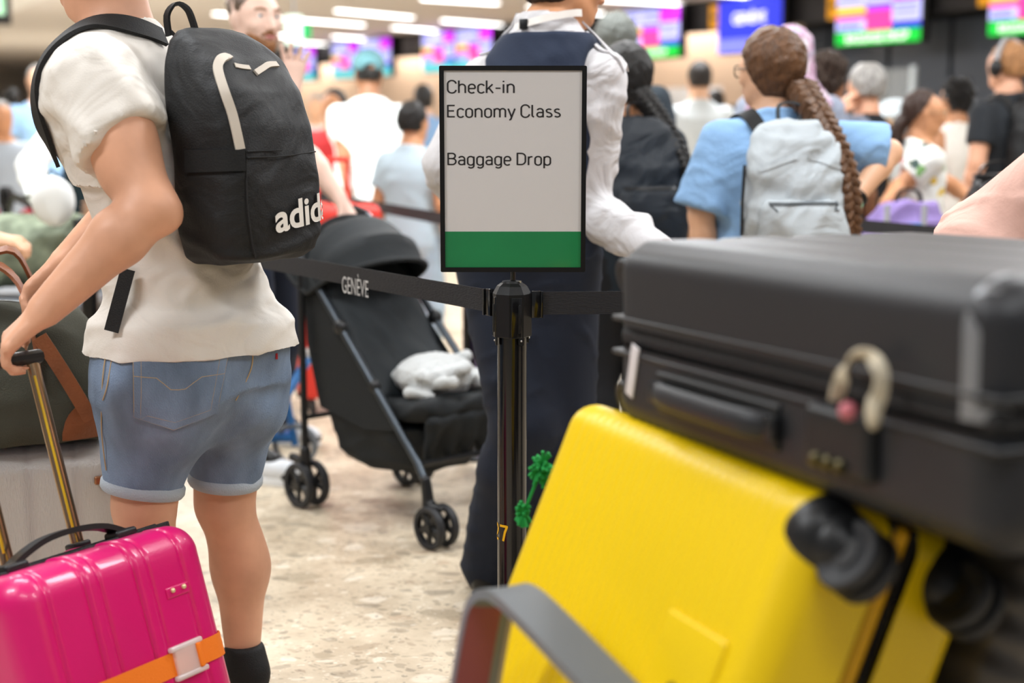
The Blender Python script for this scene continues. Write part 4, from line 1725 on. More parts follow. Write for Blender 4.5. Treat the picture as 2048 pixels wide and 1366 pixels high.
# orange lining strip between the two zip lines, handle end trim, lock dimple and stickers
ye.part('zip_line', rbox(WYc - 0.014, 0.006, LY - 0.014, 0.0028, (3, 2, 3), 3).mv(0, -0.017, 0), m_zip)
ye.part('zip_line', rbox(WYc - 0.014, 0.006, LY - 0.014, 0.0028, (3, 2, 3), 3).mv(0, 0.017, 0), m_zip)
ye.part('expander_band', rbox(WYc - 0.016, 0.027, LY - 0.016, 0.012, (3, 2, 3), 3), mat('orange_band', '#eab000', 0.5))
ye.part('top_handle', tube(resample([(-0.09, 0, LY / 2 - 0.005), (-0.07, 0, LY / 2 + 0.022), (0.07, 0, LY / 2 + 0.022), (0.09, 0, LY / 2 - 0.005)], 14), 0.011, 8, flat=(1.0, 1.5)), m_wheel)
m_glint = mat('sticker_silver', '#d9dadb', 0.35)
# rectangular moulded panel near the wheels
ye.part('moulded_panel', rbox(0.24, 0.012, 0.13, 0.0055, (8, 2, 8), 3).mv(-up_s * 0.09, -DY / 2 + 0.001, -LY / 2 + 0.125), m_yel_sh)
ye.part('lock_dimple', lathe([(0, -0.001), (0.007, -0.001), (0.006, 0.003), (0, 0.003)], 14).xf(frame([-up_s * 0.05, -DY / 2 - 0.007, -LY / 2 + 0.125], [1, 0, 0], [0, 0, 1], [0, -1, 0])), m_wheel)

# ---- black suitcase
Pl, Pr = at(1250, 862, 1.965), at(1872, 1100, 1.335)
dB = nrm(Pr - Pl)
upB = nrm(np.array([0, 0, 1.0]) - dB * dB[2])
wB = np.cross(upB, dB)
LB, DB, WB = 0.80, 0.268, 0.52
cB = (Pl + Pr) / 2 + upB * (DB / 2) + wB * (WB / 2) + dB * 0.022
m_blk_sh = mat('black_shell', '#232428', 0.45, bump=0.10, bscale=240)


def broad(P_, N_):
    w = np.clip(np.abs(N_[:, 1]) * 1.5 - 0.4, 0, 1)
    return -0.004 * np.exp(-((np.mod(P_[:, 0] + 0.06, 0.12) - 0.06) / 0.012) ** 2) * w


bl = suitcase('large black hard-shell suitcase lying on top of the yellow suitcase', frame(cB, wB, upB, dB), WB, DB, LB, m_blk_sh, broad, 0.044,
              n=(40, 6, 30), gap=0.014, wheels=False, grow_zip=-0.005)
for sx in (-1, 1):
    for sy in (-1, 1):
        caster(bl, (sx * (WB / 2 - 0.05), sy * (DB / 2 - 0.045), -LB / 2 + 0.006), (0, 0, -1), (1, 0.3, 0), 0.031)
bl.part('zip_ridge', rbox(WB + 0.004, 0.008, LB + 0.004, 0.0035, (3, 2, 3), 3).mv(0, 0.024, 0), m_wheel)
bl.part('zip_ridge', rbox(WB + 0.004, 0.008, LB + 0.004, 0.0035, (3, 2, 3), 3).mv(0, -0.024, 0), m_wheel)
xs = -WB / 2
# side carry handle recessed in the near shell
bl.part('handle_recess', rbox(0.01, 0.055, 0.30, 0.0045, (2, 4, 8), 3).mv(xs - 0.001, -0.062, -0.11), m_wheel)
sh_ = bl.part('side_handle', tube(resample([(xs - 0.004, -0.062, -0.245), (xs - 0.024, -0.060, -0.20), (xs - 0.026, -0.060, -0.02), (xs - 0.004, -0.062, 0.025)], 16), 0.011, 8, flat=(1.5, 0.8), up=(0, 1, 0)), m_blk_sh)
bl.part('handle_hinge', box(0.016, 0.03, 0.03, (xs - 0.008, -0.062, -0.25), 0.005), m_wheel)
bl.part('handle_hinge', box(0.016, 0.03, 0.03, (xs - 0.008, -0.062, 0.03), 0.005), m_wheel)
lk = bl.part('lock', rbox(0.022, 0.07, 0.12, 0.010, (3, 6, 8), 3).mv(xs - 0.004, -0.055, 0.165), m_wheel)
for k in range(3):
    bl.part('lock_dial', lathe([(0, -0.005), (0.008, -0.005), (0.008, 0.005), (0, 0.005)], 12).xf(frame([xs - 0.014, -0.078, 0.135 + 0.022 * k], [1, 0, 0], [0, 1, 0], [0, 0, 1])), mat('dial_brass', '#5c5432', 0.35, metal=0.6), sub=lk)
bl.part('sticker', rbox(0.003, 0.075, 0.022, 0.0014, (2, 4, 3), 2).xf(np.array(Matrix.Rotation(math.radians(16), 4, 'X'))).mv(xs - 0.0015, -0.045, -0.335), mat('sticker_pale', '#d8d2d3', 0.5))
# chrome corner guard at the handle end
cg = rbox(WB + 0.004, DB + 0.004, LB + 0.004, 0.053, (4, 3, 4), 5, None, None, lambda c: c[2] > LB / 2 - 0.10 and c[0] < -WB / 2 + 0.055 and c[1] > -0.002 and not (c[2] > LB / 2 - 0.045 and c[0] > -WB / 2 + 0.01))
bl.part('corner_guard', cg, mat('corner_grey', '#8e9094', 0.3, metal=0.4), auto=None)
# twisted ribbon charm looped through the zip pullers
rb = [at(1672, 792, 1.42), at(1690, 742, 1.41), at(1712, 712, 1.405), at(1745, 716, 1.40), at(1762, 760, 1.40), at(1748, 822, 1.405)]
q = T('luggage_ribbon', 'cream and green ribbon charm tied to the lock of the black suitcase', 'ribbon', loc=rb[2])
m_rib = mat('ribbon_cream', '#cfc4ad', 0.6, vary=0.35, vscale=60)


def offset_out(p, o=0.03):
    return np.asarray(p) - wB * o


def on_plane(px, py, q0, n):
    o = np.array([0, 0, CAM_H])
    r = at(px, py, 1.0) - o
    return o + r * (np.dot(np.asarray(q0) - o, n) / np.dot(r, n))


faceB = Pl - wB * 0.022
R1 = [on_plane(x, y, faceB, wB) for x, y in ((1672, 800), (1688, 745), (1712, 712), (1744, 716), (1764, 758), (1748, 826))]
q.part('ribbon', strap(resample(R1, 24), [nrm(upB * math.sin(i * 0.35) - wB * math.cos(i * 0.35)) for i in range(24)], 0.016, 0.003), m_rib, world=True)
q.part('bead', ball(on_plane(1696, 822, faceB, wB), 0.010, 12, 8), mat('bead_pink', '#c9707a', 0.4), world=True)
q.part('tassel', ball(on_plane(1748, 822, faceB, wB), (0.009, 0.009, 0.02), 12, 8), m_rib, world=True)

# ---- third, dark ribbed case behind the yellow one and a fourth at the frame edge
m_dk_sh = mat('graphite_shell', '#4b4744', 0.35, spec=0.6)
c3 = cY - nY * 0.295 + eL * 0.02 - uD * 0.10
c3c = suitcase('dark graphite ribbed suitcase wedged behind the yellow one on the trolley', frame(c3, yx, yy, yz), 0.46, 0.26, LY + 0.02, m_dk_sh, corr(0.045, 0.003, 0, 0.19), 0.042,
               n=(90, 6, 30), gap=0.012, wr=0.036)
c4 = c3 - nY * 0.285 + eL * 0.03 - uD * 0.10
suitcase('black ribbed suitcase at the lower right corner, outermost on the trolley', frame(c4, yx, yy, yz), 0.46, 0.26, LY + 0.02, mat('jet_shell', '#1c1c1f', 0.35), corr(0.045, 0.003, 0, 0.19), 0.042, n=(60, 5, 20), gap=0.012, wr=0.036)
# green fringed tag hanging by the yellow suitcase
gt = at(1084, 935, 2.3)
t = T('luggage_tassel', 'bright green fringed luggage tassel beside the yellow suitcase and the post', 'tassel', loc=gt)
m_gr = mat('green_yarn', '#0f8a3c', 0.8)
for base, n_y, spread_ in ((np.zeros(3), 46, 0.030), (at(1046, 1030, 2.3) - gt, 34, 0.022)):
    for k in range(n_y):
        v = nrm(rng.normal(size=3)) * spread_ * rng.uniform(0.6, 1.0) * np.array([0.8, 0.8, 1.2])
        t.part('yarn', tube([base, base + v * 0.6 + np.array([0, 0, 0.004]), base + v], 0.0032, 5), m_gr)
anchor = ye.M[:3, :3] @ np.array([up_s * WYc * 0.34, 0.0, LY / 2 - 0.004]) + ye.M[:3, 3] - gt
t.part('cord', tube([at(1046, 1030, 2.3) - gt, np.zeros(3), anchor], 0.003, 6), m_gr)

# ---- the trolley
m_tro = mat('trolley_grey', '#7d8288', 0.45, metal=0.3)
m_trored = mat('trolley_red_panel', '#8d4a50', 0.4)
m_trocream = mat('trolley_edge', '#b9ad97', 0.5)
tro = T('luggage_trolley', 'grey airport luggage trolley with a red-faced front hoop under the suitcases', 'trolley', loc=(cY[0] + 0.1, cY[1], 0))
ex = eL
ey = -h_
O = np.array([cY[0] + 0.12, cY[1], 0])


def TP(a, b, z):
    return O + ex * a + ey * b + np.array([0, 0, z])


bed = []
for b in (-0.26, 0.3):
    tro.part('side_rail', tube([TP(-0.38, b, 0.24), TP(0.42, b, 0.24)], 0.018, 10), m_tro, world=True)
for a in np.linspace(-0.36, 0.4, 7):
    tro.part('bed_slat', box(0.05, 0.56, 0.014, (0, 0, 0), 0.003).xf(frame(TP(a, 0.02, 0.256), ex, ey, [0, 0, 1])), m_tro, world=True)
for a in (-0.3, 0.34):
    for b in (-0.24, 0.28):
        M = frame(TP(a, b, 0.075), ex, [0, 0, -1], np.cross(ex, [0, 0, -1]))
        w_ = tro.part('wheel', wheel_geo(0.075, 0.035).xf(M), m_rub, world=True)
        tro.part('fork', tube([TP(a, b + 0.026, 0.075), TP(a, b + 0.026, 0.17), TP(a, b, 0.185), TP(a, b, 0.235)], 0.009, 8), m_tro, world=True)
for a in (-0.30, 0.02):
    tro.part('handle_upright', tube(resample([TP(a, 0.30, 0.24), TP(a, 0.40, 0.5), TP(a, 0.44, 0.70)], 10), 0.016, 10), m_tro, world=True)
tro.part('push_bar', tube([TP(-0.30, 0.44, 0.70), TP(0.02, 0.44, 0.70)], 0.018, 10), m_trored, world=True)
hp = [at(932, 1480, 1.80), at(948, 1366, 1.80), at(966, 1262, 1.80), at(978, 1212, 1.795), at(1000, 1186, 1.78), at(1032, 1192, 1.755), at(1085, 1240, 1.70), at(1200, 1358, 1.60), at(1330, 1490, 1.50)]
hq = resample(hp, 48)
wd = nrm(np.array([0.93, 0.36, 0.0]))
tro.part('front_hoop', strap(hq, wd, 0.062, 0.014), m_tro, world=True)
tro.part('hoop_edge', strap(hq[:26] + wd * 0.033, wd, 0.006, 0.017), m_trocream, world=True)
tro.part('hoop_panel', strap(hq[:19] + nrm([-0.36, -0.93, 0.1]) * 0.009, wd, 0.046, 0.004), m_trored, world=True)
for pnt in (hp[0], hp[-1]):
    e = np.array([pnt[0] + 0.03, pnt[1] + 0.02, 0.25])
    tro.part('hoop_stay', tube([pnt, e], 0.014, 8), m_tro, world=True)
# dark crinkled bag under the yellow case
cb_ = cY + uD * (WYc / 2) + np.array([0.02, 0.02, 0])
t = T('plastic_bag', 'black crinkled bag lying on the trolley bed under the yellow suitcase', 'bag', loc=(cb_[0], cb_[1], 0.265))
zt_ = max(0.08, cb_[2] - 0.265 + 0.02)
t.part('body', implicit([ell((0, 0, zt_ * 0.5), (0.2, 0.27, zt_ * 0.52), rotz(math.atan2(eL[1], eL[0]) + PI / 2)[:3, :3], k=0.02), half((0, 0, 0.002), (0, 0, -1), (-1, -1, -1), (1, 1, 1))], 0.012, 1, disp=wrinkle(9, 0.010, 30)), mat('crinkle_black', '#1b1b1e', 0.25))

# ---- pink suitcase pulled by the man
Rp, Lp = at(398, 1036, 2.577), at(22, 1150, 2.218)
Lp[2] = Rp[2] = (Rp[2] + Lp[2]) / 2
eP = nrm(Rp - Lp)
hP = np.array([eP[1], -eP[0], 0])
if hP[1] > 0:
    hP = -hP
phiP = math.radians(17)
nP = hP * math.cos(phiP) + np.array([0, 0, math.sin(phiP)])
zP = -hP * math.sin(phiP) + np.array([0, 0, math.cos(phiP)])
WP, DP, LP = np.linalg.norm(Rp - Lp) + 0.012, 0.225, 0.49
cP = (Rp + Lp) / 2 - zP * (LP / 2) - nP * (DP / 2)
m_pink = mat('pink_shell', '#d4006a', 0.34, bump=0.05, bscale=220, spec=0.6, coat=0.3)


def pink_ribs(P_, N_):
    x = P_[:, 0]
    s = np.zeros(len(x))
    for g0 in (-0.155, -0.075, -0.045, 0.035, 0.065, 0.145):
        s -= 0.0042 * np.exp(-((x - g0) / 0.0045) ** 2)
    for a, b in ((-0.075, -0.045), (0.035, 0.065)):
        s += 0.003 * ((x > a) & (x < b))
    return s * np.clip(1 - np.abs(N_[:, 0]) * 1.3, 0, 1)


pk = suitcase('hot pink hard-shell cabin suitcase with an orange luggage strap', frame(cP, np.cross(-nP, zP), -nP, zP), WP, DP, LP, m_pink, pink_ribs, 0.055,
              n=(110, 6, 30), gap=0.021, wheels=True, wr=0.024, grow_zip=0.002)
for yy_ in (-0.018, 0.018):
    pk.part('zip_ridge', rbox(WP + 0.008, 0.006, LP + 0.008, 0.0028, (3, 2, 3), 3).mv(0, yy_, 0), m_zip)
hz = LP / 2
hd_ = pk.part('top_handle', strap(resample([(-0.135, -0.002, hz + 0.004), (-0.105, -0.002, hz + 0.020), (-0.05, -0.002, hz + 0.036), (0.02, -0.002, hz + 0.038), (0.08, -0.002, hz + 0.028), (0.125, -0.002, hz + 0.006)], 22), (0, 1, 0), 0.030, 0.010), m_wheel)
pk.part('handle_mount', rbox(0.05, 0.04, 0.016, 0.006, (3, 3, 2), 3).mv(-0.128, -0.002, hz + 0.006), m_wheel)
pk.part('handle_mount', rbox(0.05, 0.04, 0.016, 0.006, (3, 3, 2), 3).mv(0.118, -0.002, hz + 0.006), m_wheel)
m_pole = mat('pole_bronze', '#a88d70', 0.18, metal=0.9)
for sx in (-1, 1):
    pk.part('telescopic_pole', tube([(sx * 0.078, DP / 2 - 0.04, hz - 0.05), (sx * 0.078, DP / 2 - 0.04, hz + 0.36)], 0.011, 14, flat=(1.25, 0.8)), m_pole)
    pk.part('pole_socket', box(0.04, 0.03, 0.014, (sx * 0.078, DP / 2 - 0.04, hz + 0.004), 0.004), m_wheel)
    pk.part('pole_stripe', box(0.004, 0.004, 0.30, (sx * 0.078 - 0.010, DP / 2 - 0.050, hz + 0.18), 0.001), mat('stripe_yellow', '#d8b21c', 0.4))
grip_l = np.array([0, DP / 2 - 0.04, hz + 0.365])
pk.part('pull_grip', tube([grip_l + np.array([x, 0, 0]) for x in np.linspace(-0.095, 0.095, 9)], 0.014, 10, flat=(1, 1.3)), m_wheel)
GRIP = pk.M[:3, :3] @ grip_l + pk.M[:3, 3]
# recessed lock plate with two rivets
pk.part('lock_plate', rbox(0.055, 0.006, 0.020, 0.0027, (4, 2, 4), 3).mv(0.118, -DP / 2 - 0.000, hz - 0.115), m_pink)
for x in (0.104, 0.131):
    pk.part('rivet', ball((x, -DP / 2 - 0.0045, hz - 0.112), 0.0048, 10, 6), mat('rivet_brass', '#e6d6a8', 0.3, metal=0.5))
# side handle on the left flank
pk.part('side_handle', tube(resample([(-WP / 2 - 0.002, 0.01, 0.06), (-WP / 2 - 0.020, 0.005, 0.04), (-WP / 2 - 0.020, 0.005, -0.10), (-WP / 2 - 0.002, 0.01, -0.12)], 14), 0.012, 8), m_wheel)
# orange strap right round the case with a clear buckle
zs = 0.008
ringp = rrect(WP + 0.006, DP + 0.006, 0.058, 6)
Mt = np.array(Matrix.Rotation(math.radians(2), 4, 'Y'))
ring = np.array([(x, y, zs) for x, y in ringp] + [(ringp[0][0], ringp[0][1], zs)])
st = T('luggage_strap', 'orange luggage strap with clear buckle round the pink suitcase', 'strap', M=pk.M)
m_or = mat('orange_webbing', '#f77d10', 0.6, bump=0.25, bscale=420)
st.part('webbing', strap(ring, (0, 0, 1), 0.042, 0.0025), m_or)
m_clear = mat('clear_plastic', '#f3e6e6', 0.2, alpha=0.55, spec=0.8)
bx_ = 0.098
y0 = -DP / 2 - 0.007
bk = st.part('buckle', rbox(0.062, 0.010, 0.058, 0.004, (4, 2, 4), 3).mv(bx_, y0, zs), m_clear)
for dz in (-0.026, 0.026):
    st.part('buckle_prong', rbox(0.078, 0.012, 0.010, 0.004, (4, 2, 2), 3).mv(bx_, y0 - 0.001, zs + dz), m_clear, sub=bk)
st.part('buckle_bar', rbox(0.010, 0.012, 0.044, 0.003, (2, 2, 4), 3).mv(bx_ + 0.024, y0 - 0.004, zs), m_or, sub=bk)

# ---- silver case and olive duffel behind the man
m_silver = mat('silver_woven', '#cfcdca', 0.32, metal=0.35, bump=0.6, bscale=90, stretch=(9, 9, 0.6))
Ms_ = frame(at(60, 1085, 3.2) * np.array([1, 1, 0]) + np.array([0, 0, 0.30]), nrm([0.93, 0.36, 0]), nrm([-0.36, 0.93, 0]), [0, 0, 1])


def silver_ribs(P_, N_):
    s = np.zeros(len(P_))
    for g0 in (-0.10, 0.0, 0.10):
        s -= 0.004 * np.exp(-((P_[:, 0] - g0) / 0.008) ** 2)
    return s * np.clip(1 - np.abs(N_[:, 0]) * 1.3, 0, 1)


sv = suitcase('silver metallic woven-texture suitcase standing under the olive duffel', Ms_, 0.40, 0.24, 0.50, m_silver, silver_ribs, 0.06, n=(50, 5, 12), gap=0.008)
sv.part('side_clasp', rbox(0.05, 0.012, 0.02, 0.005, (3, 2, 2), 3).mv(0.165, -0.122, 0.165), mat('clasp_copper', '#9a6a4a', 0.3, metal=0.7))
m_olive = mat('olive_canvas', '#3b3b30', 0.85, bump=0.35, bscale=380, vary=0.15, vscale=5)
m_tan = mat('brown_leather', '#7a4524', 0.5, bump=0.2, bscale=150, vary=0.2, vscale=10)
zt2 = 0.555
du_o = at(62, 1085, 3.17)
du = T('duffel_bag', 'olive canvas duffel bag with brown leather handles on the silver suitcase', 'duffel bag', M=frame([du_o[0] - 0.06, du_o[1], zt2], nrm([0.95, 0.30, 0]), nrm([-0.30, 0.95, 0]), [0, 0, 1]))
dg_ = implicit([stack([(0.0, 0, 0, .25, .125), (0.04, 0, 0, .262, .14), (0.16, 0, 0, .255, .135), (0.25, 0, 0, .22, .10), (0.30, 0, 0, .19, .05), (0.315, 0, 0, .17, .02)], e=3.2)], 0.011, 2, disp=wrinkle(21, 0.006, 9))
du.part('body', dg_, m_olive)
dtr = bvh(dg_)
du.part('zip', drape(tube([(x, 0, 0.9) for x in np.linspace(-0.16, 0.16, 20)], 0.006, 6), dtr, (0, 0, -1), 0.002), m_black_pl)
for sx in (-1, 1):
    pc = patch((sx * 0.19, -0.3, 0.05), (1, 0, 0), (0, 0, 1), (0.105, 0.08), 14, 8)
    xx = (pc.v[:, 0] - sx * 0.19) / 0.0525
    pc.v[:, 2] = 0.012 + (pc.v[:, 2] - 0.01) * np.sqrt(np.clip(1 - (xx * 0.98) ** 2, 0.02, 1))
    du.part('corner_patch', solidify(drape(pc, dtr, (0, 1, 0), 0.004), 0.003), m_tan)
    hp_ = resample([(sx * 0.02 - 0.10, -0.13, 0.14), (-0.085, -0.115, 0.26), (-0.06, -0.06, 0.36), (0.0, -0.04, 0.405), (0.06, -0.06, 0.36), (0.085, -0.115, 0.26), (0.10, -0.13, 0.14)], 26) if sx < 0 else \
        resample([(-0.10, 0.12, 0.16), (-0.085, 0.09, 0.27), (-0.03, 0.02, 0.39), (0.045, 0.0, 0.43), (0.085, 0.03, 0.36), (0.11, 0.09, 0.25), (0.12, 0.12, 0.15)], 26)
    du.part('handle', strap(hp_, (0, 1, 0.3), 0.034, 0.007), m_tan)
du.part('strap_band', strap(resample([(0.10, -0.142, 0.25), (0.15, -0.146, 0.16), (0.20, -0.146, 0.06)], 12), (1, 0, 0.3), 0.032, 0.006), m_tan)
du.part('key_ring', tube([(-0.14 + 0.016 * math.cos(a), -0.13 + 0.004 * math.sin(a), 0.29 + 0.016 * math.sin(a)) for a in np.linspace(0, 6.28, 16, endpoint=False)], 0.003, 6, closed=True), m_metal)

# ================================================================== stroller
def onto(tree, px, py, off=0.0):
    """point of a modelled surface that lies on the sight line of pixel (px, py)"""
    o = Vector((0, 0, CAM_H))
    d = Vector(at(px, py, 1.0)) - o
    h = tree.ray_cast(o, d.normalized())
    if h[0] is None:
        return None
    n = h[1] if h[1].dot(d) < 0 else -h[1]
    return np.array(h[0] + n * off)


def onto_path(tree, pts, off, n=24):
    q = [onto(tree, x, y, off) for x, y in pts]
    q = [p for p in q if p is not None]
    return resample(q, n)


m_frm = mat('stroller_tube', '#41484f', 0.3, metal=0.6)
m_fab = mat('stroller_fabric', '#0e1316', 0.75, bump=0.3, bscale=160)
m_fab2 = mat('stroller_fabric_teal', '#12191d', 0.7, bump=0.3, bscale=160)
stl = T('stroller', 'black folding umbrella stroller with a raised hood behind the belt', 'stroller', loc=(-0.30, 4.55, 0), rz=math.radians(-48))


def spoked_wheel(t, c, r, w, parent=None):
    M = frame(c, [1, 0, 0], [0, 0, -1], [0, 1, 0])
    ty = t.part('wheel', lathe_ring(r * 0.74, r, w).xf(M), m_rub, sub=parent)
    t.part('wheel_hub', lathe([(0, -w * 0.55), (r * 0.26, -w * 0.55), (r * 0.3, 0), (r * 0.26, w * 0.55), (0, w * 0.55)], 16).xf(M), m_wheel, sub=parent)
    for k in range(5):
        a = 2 * PI * k / 5 + 0.3
        t.part('spoke', tube([(r * 0.22 * math.cos(a), r * 0.22 * math.sin(a), 0), (r * 0.78 * math.cos(a), r * 0.78 * math.sin(a), 0)], 0.011, 8, flat=(0.6, 1.0), up=(0, 0, 1)).xf(M), m_wheel, sub=parent)


def lathe_ring(r0, r1, w, seg=32):
    prof = [(r0, -w * 0.45), (r1 * 0.95, -w * 0.5), (r1, -w * 0.25), (r1, w * 0.25), (r1 * 0.95, w * 0.5), (r0, w * 0.45)]
    V, F = [], []
    n = len(prof)
    for r, z in prof:
        for k in range(seg):
            a = 2 * PI * k / seg
            V.append((r * math.cos(a), r * math.sin(a), z))
    for i in range(n):
        for k in range(seg):
            l = (k + 1) % seg
            j = (i + 1) % n
            F.append((i * seg + k, i * seg + l, j * seg + l, j * seg + k))
    return G(V, F)


for s in (-1, 1):
    yF, yR = s * 0.205, s * 0.225
    # front castors (twin wheels)
    fk = stl.part('front_fork', implicit([cap((0.30, yF, 0.115), (0.285, yF, 0.20), 0.020, 0.016, k=0.01), cap((0.30, yF, 0.115), (0.335, yF, 0.068), 0.014, 0.012, k=0.012), ell((0.325, yF, 0.125), (0.05, 0.018, 0.012), k=0.01)], 0.006, 1), m_wheel)
    for e in (-1, 1):
        spoked_wheel(stl, (0.335, yF + e * 0.028, 0.066), 0.066, 0.022, fk)
    ax = stl.part('rear_axle_block', implicit([cap((-0.33, yR, 0.077), (-0.335, yR, 0.19), 0.020, 0.018, k=0.01), cap((-0.34, yR, 0.15), (-0.41, yR, 0.155), 0.014, 0.016, k=0.012)], 0.006, 1), m_wheel)
    for e in (-1, 1):
        spoked_wheel(stl, (-0.33, yR + e * 0.032, 0.077), 0.077, 0.024, ax)
    A = [(0.285, yF, 0.19), (0.24, s * 0.20, 0.245), (-0.10, s * 0.195, 0.565), (-0.40, s * 0.19, 0.845)]
    stl.part('main_tube', tube(A, 0.0125, 12), m_frm)
    stl.part('rear_leg', tube([(-0.335, yR, 0.17), (-0.36, s * 0.21, 0.50), (-0.375, s * 0.20, 0.80)], 0.012, 10), m_black_pl)
    stl.part('tube_joint', ball((-0.16, s * 0.195, 0.622), (0.03, 0.022, 0.026), 12, 8), m_wheel)
    stl.part('tube_joint', ball((0.02, s * 0.195, 0.452), (0.022, 0.02, 0.022), 12, 8), m_wheel)
    stl.part('handle_tube', tube(resample([(-0.39, s * 0.19, 0.836), (-0.47, s * 0.19, 0.905), (-0.545, s * 0.19, 0.955), (-0.63, s * 0.19, 0.965)], 14), 0.0125, 10), m_frm)
    stl.part('handle_grip', tube([(-0.545, s * 0.19, 0.953), (-0.60, s * 0.19, 0.966), (-0.66, s * 0.19, 0.964)], 0.018, 10), m_rub)
    # side panel of the seat
    pl = prism([(-0.385, 0.80), (-0.06, 0.50), (0.13, 0.325), (-0.05, 0.30), (-0.30, 0.34), (-0.37, 0.55)], 0.006, s * 0.183)
    stl.part('side_panel', pl, m_fab, smooth=False)
stl.part('cross_bar', tube([(-0.345, -0.22, 0.30), (-0.345, 0.22, 0.30)], 0.009, 8), m_black_pl)
stl.part('cross_bar', tube([(0.245, -0.20, 0.24), (0.245, 0.20, 0.24)], 0.010, 8), m_black_pl)
# sling seat
YS = (-0.145, -0.0725, 0.0, 0.0725, 0.145)
stl.part('backrest', implicit([cap((-0.03 - 0.015 * (y == 0), y, 0.40), (-0.37, y, 0.84), 0.042, 0.036, k=0.06) for y in YS], 0.012, 2, disp=wrinkle(31, 0.005, 16)), m_fab2)
stl.part('seat', implicit([cap((-0.03, y, 0.36), (0.235, y, 0.40), 0.042, 0.036, k=0.06) for y in YS], 0.012, 2, disp=wrinkle(32, 0.006, 16)), m_fab)
stl.part('leg_rest', implicit([cap((0.25, y, 0.365), (0.22, y, 0.25), 0.030, 0.022, k=0.05) for y in YS], 0.011, 2, disp=wrinkle(33, 0.005, 16)), m_fab)
stl.part('basket', implicit([stack([(0.165, -0.08, 0, .20, .15), (0.20, -0.08, 0, .23, .17), (0.31, -0.08, 0, .25, .185), (0.33, -0.08, 0, .25, .185)], e=4)], 0.012, 1, disp=wrinkle(34, 0.006, 14)), m_fab)
# hood: fabric between bows that pivot on the tubes
hx, hz_ = -0.335, 0.715


def bow(al, R, n=21, zs=1.0, wy=0.205):
    return [(hx + R * math.sin(al) * math.sin(b) ** 0.6, wy * math.cos(b), hz_ + zs * R * math.cos(al) * math.sin(b) ** 0.6) for b in np.linspace(0, PI, n)]


rings = [bow(math.radians(a), 0.255 + 0.012 * math.sin(a * 0.2), zs=0.95) for a in np.linspace(-66, 62, 17)]
V = np.vstack(rings)
F = []
for i in range(len(rings) - 1):
    for k in range(20):
        F.append((i * 21 + k, i * 21 + k + 1, (i + 1) * 21 + k + 1, (i + 1) * 21 + k))
stl.part('hood', solidify(G(V, F), 0.004), m_fab2)
for a in (-66, -8, 62):
    stl.part('hood_bow', tube(bow(math.radians(a), 0.262, zs=0.95), 0.008, 8), m_fab)
bp = stl.M[:3, :3] @ np.array([0.09, 0.01, 0.43]) + stl.M[:3, 3]
bk_ = T('blanket', 'pale grey fleece blanket bunched on the stroller seat', 'blanket', loc=bp, rz=math.radians(-48))
fold_rng = np.random.default_rng(5)
fp = []
for k in range(22):
    c = fold_rng.uniform([-0.11, -0.13, 0.0], [0.13, 0.13, 0.085])
    a = fold_rng.uniform(0, 3.14)
    L_ = fold_rng.uniform(0.03, 0.08)
    dv = np.array([math.cos(a) * L_, math.sin(a) * L_, fold_rng.uniform(-0.015, 0.025)])
    fp.append(cap(c - dv, c + dv, fold_rng.uniform(0.018, 0.030), fold_rng.uniform(0.014, 0.026), k=0.004))
fp.append(ell((-0.02, 0, 0.04), (0.13, 0.135, 0.075), k=0.006))
bk_.part('fleece', implicit(fp, 0.006, 1, disp=wrinkle(35, 0.003, 40)), mat('fleece_grey', '#c3c6c6', 0.95, bump=0.6, bscale=130, sheen=0.3))

# ================================================================== the man with the black backpack
m_tee = mat('white_jersey', '#e0dad2', 0.85, bump=0.10, bscale=260, fold=0.014, fscale=5.5, stretch=(1.0, 1.0, 1.4))
m_denim = mat('denim_faded', '#74869f', 0.85, bump=0.35, bscale=330, vary=0.32, vscale=9, stretch=(1.4, 1.4, 0.7))
m_cuff = mat('denim_lining', '#aab3bd', 0.85, bump=0.3, bscale=300)
m_thread = mat('tan_thread', '#b59a72', 0.7)
m_packf = mat('pack_black', '#0d0e10', 0.62, bump=0.18, bscale=300, fold=0.014, fscale=6)
m_pack2 = mat('pack_black_side', '#0a0b0c', 0.75, bump=0.18, bscale=300)
m_piping = mat('beige_piping', '#c9bfb2', 0.7)
m_web = mat('black_webbing', '#0d0d0e', 0.7, bump=0.3, bscale=400)

YM = 2.9
root = at(380, 900, YM)
mn = T('person', 'man in white T-shirt and rolled denim shorts seen from behind, gripping a suitcase handle', 'person', loc=(root[0], YM, 0))
# trunk line: pixel centre, half-widths, twist of the shoulders against the hips
TR = [(770, 384, .195, .155, 32), (720, 385, .200, .162, 34), (690, 386, .200, .165, 35), (640, 384, .190, .160, 38), (580, 378, .170, .142, 44), (510, 364, .164, .130, 50), (440, 346, .164, .126, 56), (360, 318, .176, .130, 62),
      (280, 286, .195, .140, 66), (210, 258, .205, .136, 69), (150, 248, .200, .120, 70), (110, 243, .172, .100, 70), (75, 240, .125, .080, 70), (45, 236, .085, .070, 70), (10, 228, .066, .064, 70)]
tsec = []
for py, px, a, b, tw in TR:
    p = at(px, py, YM) - np.array([root[0], YM, 0])
    tsec.append((p[2], p[0], p[1], a, b, math.radians(tw)))
tsec.sort()


def L(px, py, Y):
    return at(px, py, Y) - np.array([root[0], YM, 0])


shL, elL, wrL = L(188, 158, 2.715), L(303, 418, 2.62), L(92, 618, 2.56)
shR, elR, wrR = L(300, 165, 3.08), L(255, 400, 3.14), L(130, 520, 3.1)
gl = GRIP - np.array([root[0], YM, 0])
hdir = nrm(gl - wrL + np.array([-0.02, 0, 0.0]))
